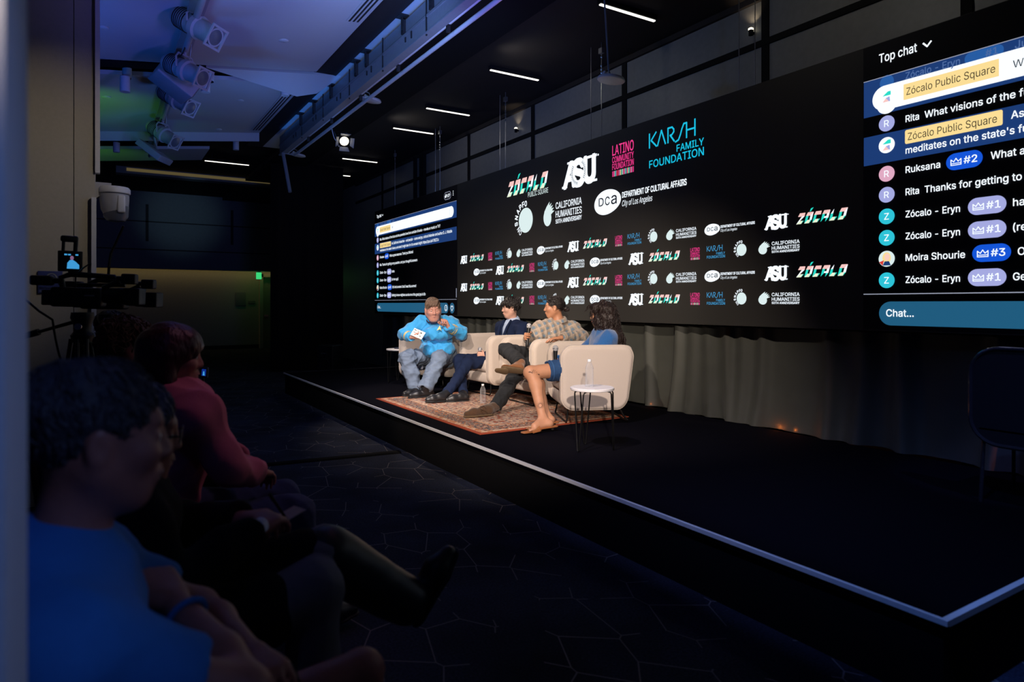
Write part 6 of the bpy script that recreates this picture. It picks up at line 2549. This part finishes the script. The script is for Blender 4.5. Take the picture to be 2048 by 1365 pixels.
def seat_person(lab, y, x, top, hd, J2, shirt, pants, shirt_m, pants_m, hair_fn, hair_m, hips=.50, face=True, chair_lab='', k=1.0, skin=SKA, extra=None, half=None, upto=1.0, shoe_m=None, hands=True, h=.0075, hair_rip=(.004, 70, 3), chx=-.02):
    """someone seated facing the stage; x, y = where they sit"""
    base = Vector((x + .15, y, 0))
    J = dict(pel=Vector((x, y, .60)), chest=Vector((x + .06, y, top - .28)), neck=Vector((x + .08, y, top - .235)))
    w = .185 * k
    J.update(shR=Vector((x + .06, y - w, top - .325)), shL=Vector((x + .06, y + w, top - .325)), elR=Vector((x + .20, y - w - .04, .74)), elL=Vector((x + .20, y + w + .04, .74)),
             wrR=Vector((x + .38, y - .08, .74)), wrL=Vector((x + .38, y + .08, .74)), hipR=Vector((x + .02, y - .10, hips + .03)), hipL=Vector((x + .02, y + .10, hips + .03)),
             knR=Vector((x + .47, y - .13, .53)), knL=Vector((x + .47, y + .13, .53)), anR=Vector((x + .48, y - .12, .10)), anL=Vector((x + .48, y + .12, .10)))
    J.update({a: Vector(b) for a, b in J2.items()})
    t = thing('person', lab, 'person', base)
    F = Fr(hd[0], hd[1], (0, 0, 1), hd[2])
    P = body_prims(J, FA, half is not None) + [cone(J['neck'], F(-.018, 0, -.05), .058, .055, .03)] + head_prims(F)
    if hands:
        for s in 'LR':
            dd = (J['wr' + s] - J['el' + s]).normalized()
            P += hand_prims(J['wr' + s], dd, Vector((0, 0, -1)) if abs(dd.z) < .8 else -FA, s, (30, 40, 25), .98, .1, .4)
    if extra:
        P += extra(J)
    add_soft('body', t, P, skin, h * .85, None, 2)
    add_soft(shirt, t, shirt_prims(J, FA, .155 * k, .165 * k, .078 * k, (.074, .064), (.060, .048), half=half), shirt_m, h, (.003, 22, int(y * 100) % 90), 2, None, (.012, 36, int(y * 100) % 83))
    add_soft(pants, t, pants_prims(J, FA, .098, .074, .060, .14, upto=upto), pants_m, h, (.002, 24, int(y * 77) % 90), 2, None, (.007, 40, int(y * 77) % 83))
    VQ = soft(hair_fn(F), h * .8, 1)
    VQ = (ripple(VQ[0], VQ[1], *hair_rip), VQ[1])
    hr = mesh_np('hair', VQ[0], VQ[1], hair_m, t, parent_origin(t))
    if hair_fn is not bob_hair:
        tufts(F, VQ, 560, .05 if hair_fn is curls_hair else .032, .0040 if hair_fn is curls_hair else .0020, int(y * 10), hair_m, hr, None, .010 if hair_fn is curls_hair else .002, .6 if hair_fn is curls_hair else .3)
    if face:
        face_bits(t, F, hair_m, M_lip)
    sm = shoe_m or M_blk_shoe
    pr = []
    for s in 'RL':
        an = J['an' + s]
        kn = J['kn' + s]
        dn = (an - kn).normalized()
        fd = (FA - dn * FA.dot(dn)).normalized()
        up = -dn
        hl = an + dn * .085 - fd * .055
        pr.append((hl, hl + fd * .27, an, up))
    shoes(t, 'shoe', sm, M_blk_rub, pr, .007)
    c = ac0 if seat_person.first else copy_tree(ac0)
    seat_person.first = False
    c.location = (x + chx, y, 0)
    c['label'] = chair_lab
    return t, F, J


seat_person.first = True

M_tee = mat('blue_tee', (0.018, 0.15, 0.42), 0.85, scale=60, var=.08, bump=.12, bscale=250)
M_short = mat('black_shorts', (0.010, 0.010, 0.014), 0.9, var=.2)
M_curlg = mat('grey_curls', (0.055, 0.050, 0.060), 0.6, scale=50, var=.6, bump=.8, bscale=90)
M_redh = mat('dark_red_hair', (0.055, 0.008, 0.016), 0.35, scale=40, var=.5, bump=.5, bscale=90, stretch=(1, 1, .25))
M_pink = mat('pink_shirt', (0.56, 0.15, 0.21), 0.85, scale=60, var=.08, bump=.12, bscale=200)
M_jean = mat('dark_blue_jeans', (0.020, 0.040, 0.11), 0.85, scale=60, var=.25)
M_blackc = mat('black_knit', (0.006, 0.006, 0.008), 0.95, var=.3, spec=.15)
M_greyt = mat('grey_trousers', (0.17, 0.165, 0.185), 0.85, scale=50, var=.15)
M_greyh = mat('silver_hair', (0.20, 0.19, 0.20), 0.6, scale=60, var=.5, bump=.6, bscale=100)
M_blond = mat('sandy_hair', (0.16, 0.085, 0.045), 0.6, scale=60, var=.6, bump=.8, bscale=100)


def curls_hair(F):
    return cap_hair(F, (.116, .094, .100), (-.020, 0, .046), ((.120, 0, -.020), (.070, .11, .092)), (-.02, -.075), .25) + [F.ell((-.075, 0, -.02), (.045, .070, .065), .03)]


def cropped_hair(F):
    return cap_hair(F, (.106, .085, .094), (-.020, 0, .044), ((.108, 0, -.022), (.068, .11, .090)), (-.02, -.075), .22)


def short_hair(F):
    return cap_hair(F, (.103, .083, .091), (-.018, 0, .044), ((.110, 0, -.020), (.066, .10, .084)), (-.02, -.055), .3)


def bob_hair(F):
    return [F.ell((-.012, 0, .040), (.118, .100, .100), .03), F.cone((-.03, .062, .0), (-.015, .070, -.105), .048, .040, .04), F.cone((-.03, -.062, .0), (-.015, -.070, -.105), .048, .040, .04),
            F.ell((-.070, 0, -.045), (.062, .085, .085), .04), F.ell((.128, 0, -.055), (.066, .066, .095), .015, '-')]


# man in the blue T-shirt, closest to the camera, arms folded
t, F, J = seat_person('person in a blue T-shirt with grey curls, arms folded, closest to the camera', 1.34, -.13, 1.30, (Vector((.0, 1.34, 1.168)), camdir(.82, .57, -.06), 1.02),
                      dict(neck=(-.045, 1.34, 1.00), chest=(-.06, 1.34, .935), shR=(-.05, 1.150, .895), shL=(-.05, 1.53, .895), elR=(.205, 1.150, .765), wrR=(.115, 1.375, .850),
                           elL=(.18, 1.56, .75), wrL=(.24, 1.32, .74), knL=(.52, 1.50, .54), knR=(.46, 1.25, .48), anL=(.50, 1.50, .10), anR=(.46, 1.25, .10), hipL=(-.06, 1.44, .50), hipR=(-.06, 1.24, .50)),
                      't_shirt', 'shorts', M_tee, M_short, cropped_hair, M_curlg, chair_lab='black chair under the person in the blue T-shirt', half=.62, upto=.70, k=1.08,
                      hair_rip=(.004, 75, 8, None, 3), h=.007)
o = parent_origin(t)
dd = (J['wrR'] - J['elR']).normalized()
u, w = frame_of(dd)
MB(M_tee).tube([lerp(J['elR'], J['wrR'], .80) + (u * math.cos(a) + w * math.sin(a)) * .034 for a in [2 * PI * i / 22 for i in range(22)]], .006, 6, closed=True).build('bracelet', t, o)
MB(M_tee).tube([F(-.050 + .085 * math.cos(a), .088 * math.sin(a), -.205 - .020 * math.cos(a)) for a in [2 * PI * i / 26 for i in range(26)]], .009, 8, closed=True).build('neckband', t, o)

# second: black top, writing on a card
t, F, J = seat_person('person in black with silver hair and glasses, writing on a card, one boot raised', 1.93, .0, 1.20, (Vector((.075, 1.93, 1.070)), camdir(.90, .40, -.12), 1.0),
                      dict(wrR=(.335, 1.86, .790), wrL=(.33, 2.0, .79), elR=(.13, 1.72, .74), knR=(.50, 1.84, .61), anR=(.50, 1.84, .10), knL=(.56, 1.97, .655), anL=(.82, 1.96, .46)),
                      'top', 'trousers', M_blackc, M_greyt, short_hair, M_greyh, chair_lab='black chair under the person writing on a card')
o = parent_origin(t)
bt = [cone(lerp(J['knL'], J['anL'], .05), J['anL'], .092, .074, .02)]
add_soft('boot_shaft', t, bt, M_blk_shoe, .007, (.002, 40, 5))
add_soft('coat_skirt', t, [cone(J['hipR'], lerp(J['hipR'], J['knR'], .72), .125, .095, .04), cone(J['hipL'], lerp(J['hipL'], J['knL'], .9), .125, .092, .04)], M_blackc, .008, (.004, 26, 7))
g = MB(M_blackgl)
for s in (1, -1):
    g.tube([F(.106, s * .034 + .022 * math.cos(a), .004 + .016 * math.sin(a)) for a in [2 * PI * i / 18 for i in range(18)]], .002, 6, closed=True)
    g.tube([F(.106, s * .056, .008), F(-.01, s * .082, .006)], .0022, 6)
g.build('glasses', t, o)
wv, dd = J['wrR'], (J['wrR'] - J['elR']).normalized()
u, w = frame_of(dd)
wb = wv + dd * .016
MB(M_steel).tube([wb + (u * math.cos(a) + w * math.sin(a)) * .031 for a in [2 * PI * i / 20 for i in range(20)]], .006, 6, closed=True).build('watch_band', t, o)
nrm = (cam.location - wb).normalized()
nrm = (nrm - dd * nrm.dot(dd)).normalized()
MB(mat('watch_dial', (0.75, 0.75, 0.82), 0.2)).lathe([(0, 0), (.021, 0), (.021, .006), (.018, .008), (0, .008)], wb + nrm * .034, nrm, 24).build('watch', t, o)
hp = J['wrR'] + dd * .11
pen_a, pen_b = hp + Vector((-.025, -.01, .06)), hp + Vector((.03, .015, -.03))
tag(MB(M_blackgl).tube([pen_a - hp, pen_b - hp], .0045, 8).tube([pen_a - hp, pen_a - hp + (pen_b - pen_a) * .2], .0055, 8).build('pen', loc=hp), 'dark pen in the writing hand with the bright watch', 'pen')
tag(MB(mat('card_paper', (0.5, 0.42, 0.36), 0.8)).box((0, 0, 0), (.085, .06, .002), Matrix.Rotation(.35, 3, 'Z') @ Matrix.Rotation(-.25, 3, 'Y')).build('note_card', loc=hp + Vector((.035, .04, -.02)), smooth=0),
    'small pale card held under the pen by the person in black', 'card')

# fourth: pink shirt, dark red bob
t, F, J = seat_person('person with a dark red bob in a pink shirt and blue jeans', 2.97, .12, 1.31, (Vector((.247, 2.967, 1.185)), camdir(.90, .42, -.06), 1.03),
                      dict(elR=(.43, 2.76, .755), wrR=(.55, 2.90, .70), elL=(.44, 3.2, .75), knR=(.69, 2.82, .52), knL=(.70, 3.10, .52), anR=(.74, 2.82, .10), anL=(.74, 3.1, .10), neck=(.225, 2.97, 1.06), chest=(.265, 2.97, 1.01), shR=(.315, 2.785, .965), shL=(.30, 3.15, .965), pel=(.20, 2.97, .62)),
                      'shirt', 'jeans', M_pink, M_jean, bob_hair, M_redh, chair_lab='black chair under the person in the pink shirt', k=1.16, hair_rip=(.003, 60, 3), h=.008)
# two more half hidden behind
t, F, J = seat_person('person with sandy hair half hidden behind the dark red bob', 3.70, .03, 1.31, (Vector((.12, 3.69, 1.195)), camdir(.85, .5, 0), 1.0), {},
                      'top', 'trousers', M_blackc, M_blackc, curls_hair, M_blond, face=False, chair_lab='black chair under the person with sandy hair', hair_rip=(.010, 70, 8), h=.010)
t, F, J = seat_person('person behind the video camera tripods near the cream column', 5.32, .02, 1.33, (Vector((.085, 5.32, 1.22)), camdir(.85, .5, 0), 1.0), {},
                      'top', 'trousers', M_blackc, M_blackc, short_hair, M_dark, face=False, chair_lab='black chair under the person behind the tripods', h=.011, skin=mat('skin_flush', (0.50, 0.17, 0.15), 0.5))

# ================================================================== VIDEO CAMERAS ON TRIPODS
M_cam = mat('camera_black', (0.010, 0.010, 0.011), 0.45, scale=60, var=.25)
E_LCD = emit('lcd_blue', srgb(20, 60, 170), 0.55)
E_LCD2 = emit('lcd_cyan', srgb(70, 170, 235), 0.8)
E_LCD3 = emit('lcd_skin', srgb(150, 110, 150), 0.7)


def tripod(top, lab, foot=.26, handle=None):
    t = thing('tripod', lab, 'tripod', (top.x, top.y, 0), 0)
    z = top.z
    MB(M_cam).lathe([(0, z - .02), (.055, z - .02), (.06, z - .05), (.045, z - .09), (.045, z - .13), (.06, z - .15), (.05, z - .19), (0, z - .19)], n=22).build('fluid_head', t)
    MB(M_steel).lathe([(0, 0), (.02, 0), (.018, .006), (0, .007)], (-.02, -.047, z - .10), (-.3, -1, .1), 18).build('level_knob', t)
    for k in range(3):
        a = 2 * PI * k / 3 + .5
        c, s = math.cos(a), math.sin(a)
        b = MB(M_cam)
        for q in (.022, -.022):
            b.tube([(c * .05 - s * q, s * .05 + c * q, z - .17), (c * foot * .62 - s * q, s * foot * .62 + c * q, (z - .17) * .40)], .011, 8)
        b.tube([(c * foot * .58, s * foot * .58, (z - .17) * .44), (c * foot, s * foot, .012)], .012, 8).rbox((c * foot, s * foot, .010), (.05, .05, .02), .008)
        b.build('leg', t)
    MB(M_cam).cyl((0, 0, z - .19), (0, 0, z - .45), .02, .018, 12).build('centre_column', t)
    b = MB(M_cam)
    h = handle or camdir(-.92, -.1, -.28)
    a0 = Vector((0, 0, z - .06))
    b.tube([a0, a0 + h * .18, a0 + h * .38], [.012, .009, .009], 8)
    b.tube([a0 + h * .24, a0 + h * .40], [.019, .017], 10)
    b.build('pan_handle', t)
    return t


def camcorder(p, d, lab, lcd=True):
    """p: foot of the camera on its tripod plate; d: where the lens looks"""
    t = thing('video_camera', lab, 'video camera', p)
    F = Fr((0, 0, 0), d)
    R = Matrix((F.f, F.l, F.u)).transposed()
    MB(M_cam).rbox(F(-.02, 0, .075), (.26, .10, .11), .018, R, warp=None).build('body', t)
    b = MB(M_cam).lathe([(0, 0), (.040, 0), (.042, .05), (.046, .06), (.046, .11), (.043, .115)], F(.11, 0, .085), F.f, 26)
    b.build('lens', t)
    MB(M_cam).rbox(F(.265, 0, .085), (.085, .125, .095), .008, R).build('lens_hood', t, smooth=30)
    b = MB(M_cam).tube([F(-.10, 0, .12), F(-.11, 0, .185), F(-.06, 0, .205), F(.16, 0, .195), F(.18, 0, .17), F(.10, 0, .13)], [.016, .016, .017, .014, .016, .014], 10)
    b.rbox(F(.235, .01, .185), (.075, .07, .06), .01, R)
    b.tube([F(.17, 0, .188), F(.22, .01, .187)], .013, 8)
    b.build('handle', t)
    MB(M_cam).rbox(F(-.20, -.01, .165), (.11, .06, .055), .014, R).tube([F(-.10, 0, .165), F(-.17, -.01, .165)], .015, 8).build('viewfinder', t)
    MB(M_cam).tube([F(-.06, .055, .145), F(.20, .055, .150)], [.012, .012], 10).build('microphone_barrel', t)
    MB(M_cam).rbox(F(-.165, 0, .07), (.06, .07, .085), .008, R).build('battery', t)
    MB(mat('camera_mark', (0.35, 0.35, 0.38), 0.5)).rbox(F(.05, -.051, .085), (.05, .003, .008), .001, R).build('name_mark', t)
    if lcd:
        q = F(-.045, -.05, .275)
        vdir = (Vector((0, 0, EYE)) - (p + q)).normalized()
        G = Fr(q, (vdir + camdir(.28, -.1, 0) * .8).normalized())
        RG = Matrix((G.f, G.l, G.u)).transposed()
        mon = MB(M_cam).rbox(G(-.012, 0, 0), (.022, .118, .115), .006, RG).tube([G(-.02, 0, -.05), F(-.04, -.03, .20)], .012, 8).build('monitor', t)
        S = MB(E_LCD)
        fl = lambda y0, z0, y1, z1, m, x: S.use(m).add([G(x, y0, z0), G(x, y1, z0), G(x, y1, z1), G(x, y0, z1)], [(0, 1, 2, 3)])
        S.use(mat('lcd_dark', (0.004, 0.006, 0.02), .3)).add([G(.0002, y, z) for y, z in ((-.046, -.045), (.046, -.045), (.046, .045), (-.046, .045))], [(0, 1, 2, 3)])
        S.use(E_LCD2).add([G(.0012, y, z) for y, z in ((.040, -.042), (.040, -.020), (.022, -.002), (.008, .008), (-.006, .006), (-.018, -.010), (-.020, -.042))], [tuple(range(7))])
        S.use(E_LCD3).add([G(.0016, .004 + .009 * math.cos(a), .018 + .012 * math.sin(a)) for a in [2 * PI * i / 14 for i in range(14)]], [tuple(range(14))])
        for y in (.028, -.008, -.026):
            S.use(E_LCD2).add([G(.0014, y + a * .007, .036 + c * .004) for a, c in ((-1, -1), (1, -1), (1, 1), (-1, 1))], [(0, 1, 2, 3)])
        S.build('screen_picture', mon, smooth=0)
        b = MB(M_cam).rbox(G(-.03, .0, .125), (.03, .085, .035), .012, RG).tube([G(-.03, .030, .055), G(-.03, .032, .115)], .011, 8).tube([G(-.03, -.03, .055), G(-.03, -.028, .115)], .008, 8)
        b.build('top_handle', t)
    return t


pA = at(165, 618, 3.75)
tripod(pA, 'black tripod under the video camera nearest the cream column, pan handle out to the left')
cA = camcorder(pA + Vector((0, 0, -.01)), camdir(.93, .22, -.02), 'black video camera with a lit blue monitor, on the nearer tripod')
pB = at(216, 622, 4.22)
tripod(pB, 'black tripod of the farther video camera, pan handle sloping right', handle=camdir(.86, -.2, -.42))
cB = camcorder(pB + Vector((0, 0, -.01)), camdir(.95, .15, -.02), 'black video camera with a square lens hood, on the farther tripod', False)
# tilted flag above the cameras
a_, b_ = at(222, 506, 4.1), at(247, 452, 4.1)
d_ = (b_ - a_)
MBf = MB(M_greyt).add([Vector((0, 0, 0)), d_, d_ + camdir(-.55, .8, .0) * .12, camdir(-.55, .8, 0) * .12] + [q + camdir(.8, .4, -.4) * .008 for q in (Vector((0, 0, 0)), d_, d_ + camdir(-.55, .8, .0) * .12, camdir(-.55, .8, 0) * .12)],
                      [(0, 1, 2, 3), (7, 6, 5, 4), (0, 4, 5, 1), (1, 5, 6, 2), (2, 6, 7, 3), (3, 7, 4, 0)])
MBf.use(M_cam).tube([Vector((0, 0, 0)), d_], .008, 6).tube([Vector((0, 0, 0)), Vector((-.01, 0, -.08)), pB + Vector((0, 0, .19)) - a_], .009, 6)
f_ = MBf.build('monitor_flag', cB, smooth=0)
f_.location = a_ - parent_origin(cB)
cable('camera_cable', 'black cable hanging in a loop beside the nearer tripod', [pA + camdir(-.12, 0, .1) * 1.0 + Vector((0, 0, .12)), at(105, 640, 3.7), at(122, 720, 3.7), at(128, 800, 3.72)], .006, M_cable, .12)
cable('monitor_cable', 'thin black cable curving from the lit camera monitor', [at(182, 528, 3.7), at(152, 552, 3.7), at(150, 586, 3.72)], .004, M_cable, -.1)

# small lit monitor on a stand beyond the pink shirt
p = at(406, 745, 6.4)
t = thing('monitor_stand', 'small lit monitor on a dark floor stand beyond the pink shirt', 'monitor', (p.x, p.y, 0))
G = Fr((0, 0, p.z), (Vector((0, 0, EYE)) - p).normalized() + camdir(-.3, 0, 0))
RG = Matrix((G.f, G.l, G.u)).transposed()
MB(mat('monitor_case', (0.05, 0.07, 0.09), .5)).rbox(G(-.01, 0, 0), (.02, .13, .10), .005, RG).build('case', t)
S = MB(E_LCD).add([G(.001, y, z) for y, z in ((-.02, -.035), (.05, -.035), (.05, .03), (-.02, .03))], [(0, 1, 2, 3)])
S.use(E_LCD2).add([G(.0018, y, z) for y, z in ((.0, -.03), (.035, -.03), (.022, .012), (.006, .008))], [(0, 1, 2, 3)])
S.build('screen_picture', t, smooth=0)
MB(M_cam).cyl((0, 0, p.z - .04), (0, 0, .03), .012, n=10).lathe([(0, 0), (.14, 0), (.14, .015), (.03, .03), (0, .03)], n=24).build('stand', t)
# two small glossy monitor speakers in the dark beyond the stage corner
for (px, py, d, lab) in ((661, 699, 12.6, 'dark stage speaker in the gloom beyond the far stage corner, nearer the drape'),):
    p = at(px, py, d)
    t = thing('floor_speaker', lab, 'speaker', (p.x, p.y, 0), .6)
    MB(M_cam).rbox((0, 0, .31), (.34, .36, .62), .02).build('cabinet', t)
    MB(M_steel).tube([(-.172, .06, .44), (-.20, .06, .47), (-.20, -.06, .47), (-.172, -.06, .44)], .008, 6).build('carry_handle', t)
    MB(M_slot).lathe([(.13, 0), (.11, .01), (.04, -.02), (0, -.01)], (-.172, 0, .25), (-1, 0, 0), 26).build('woofer', t)
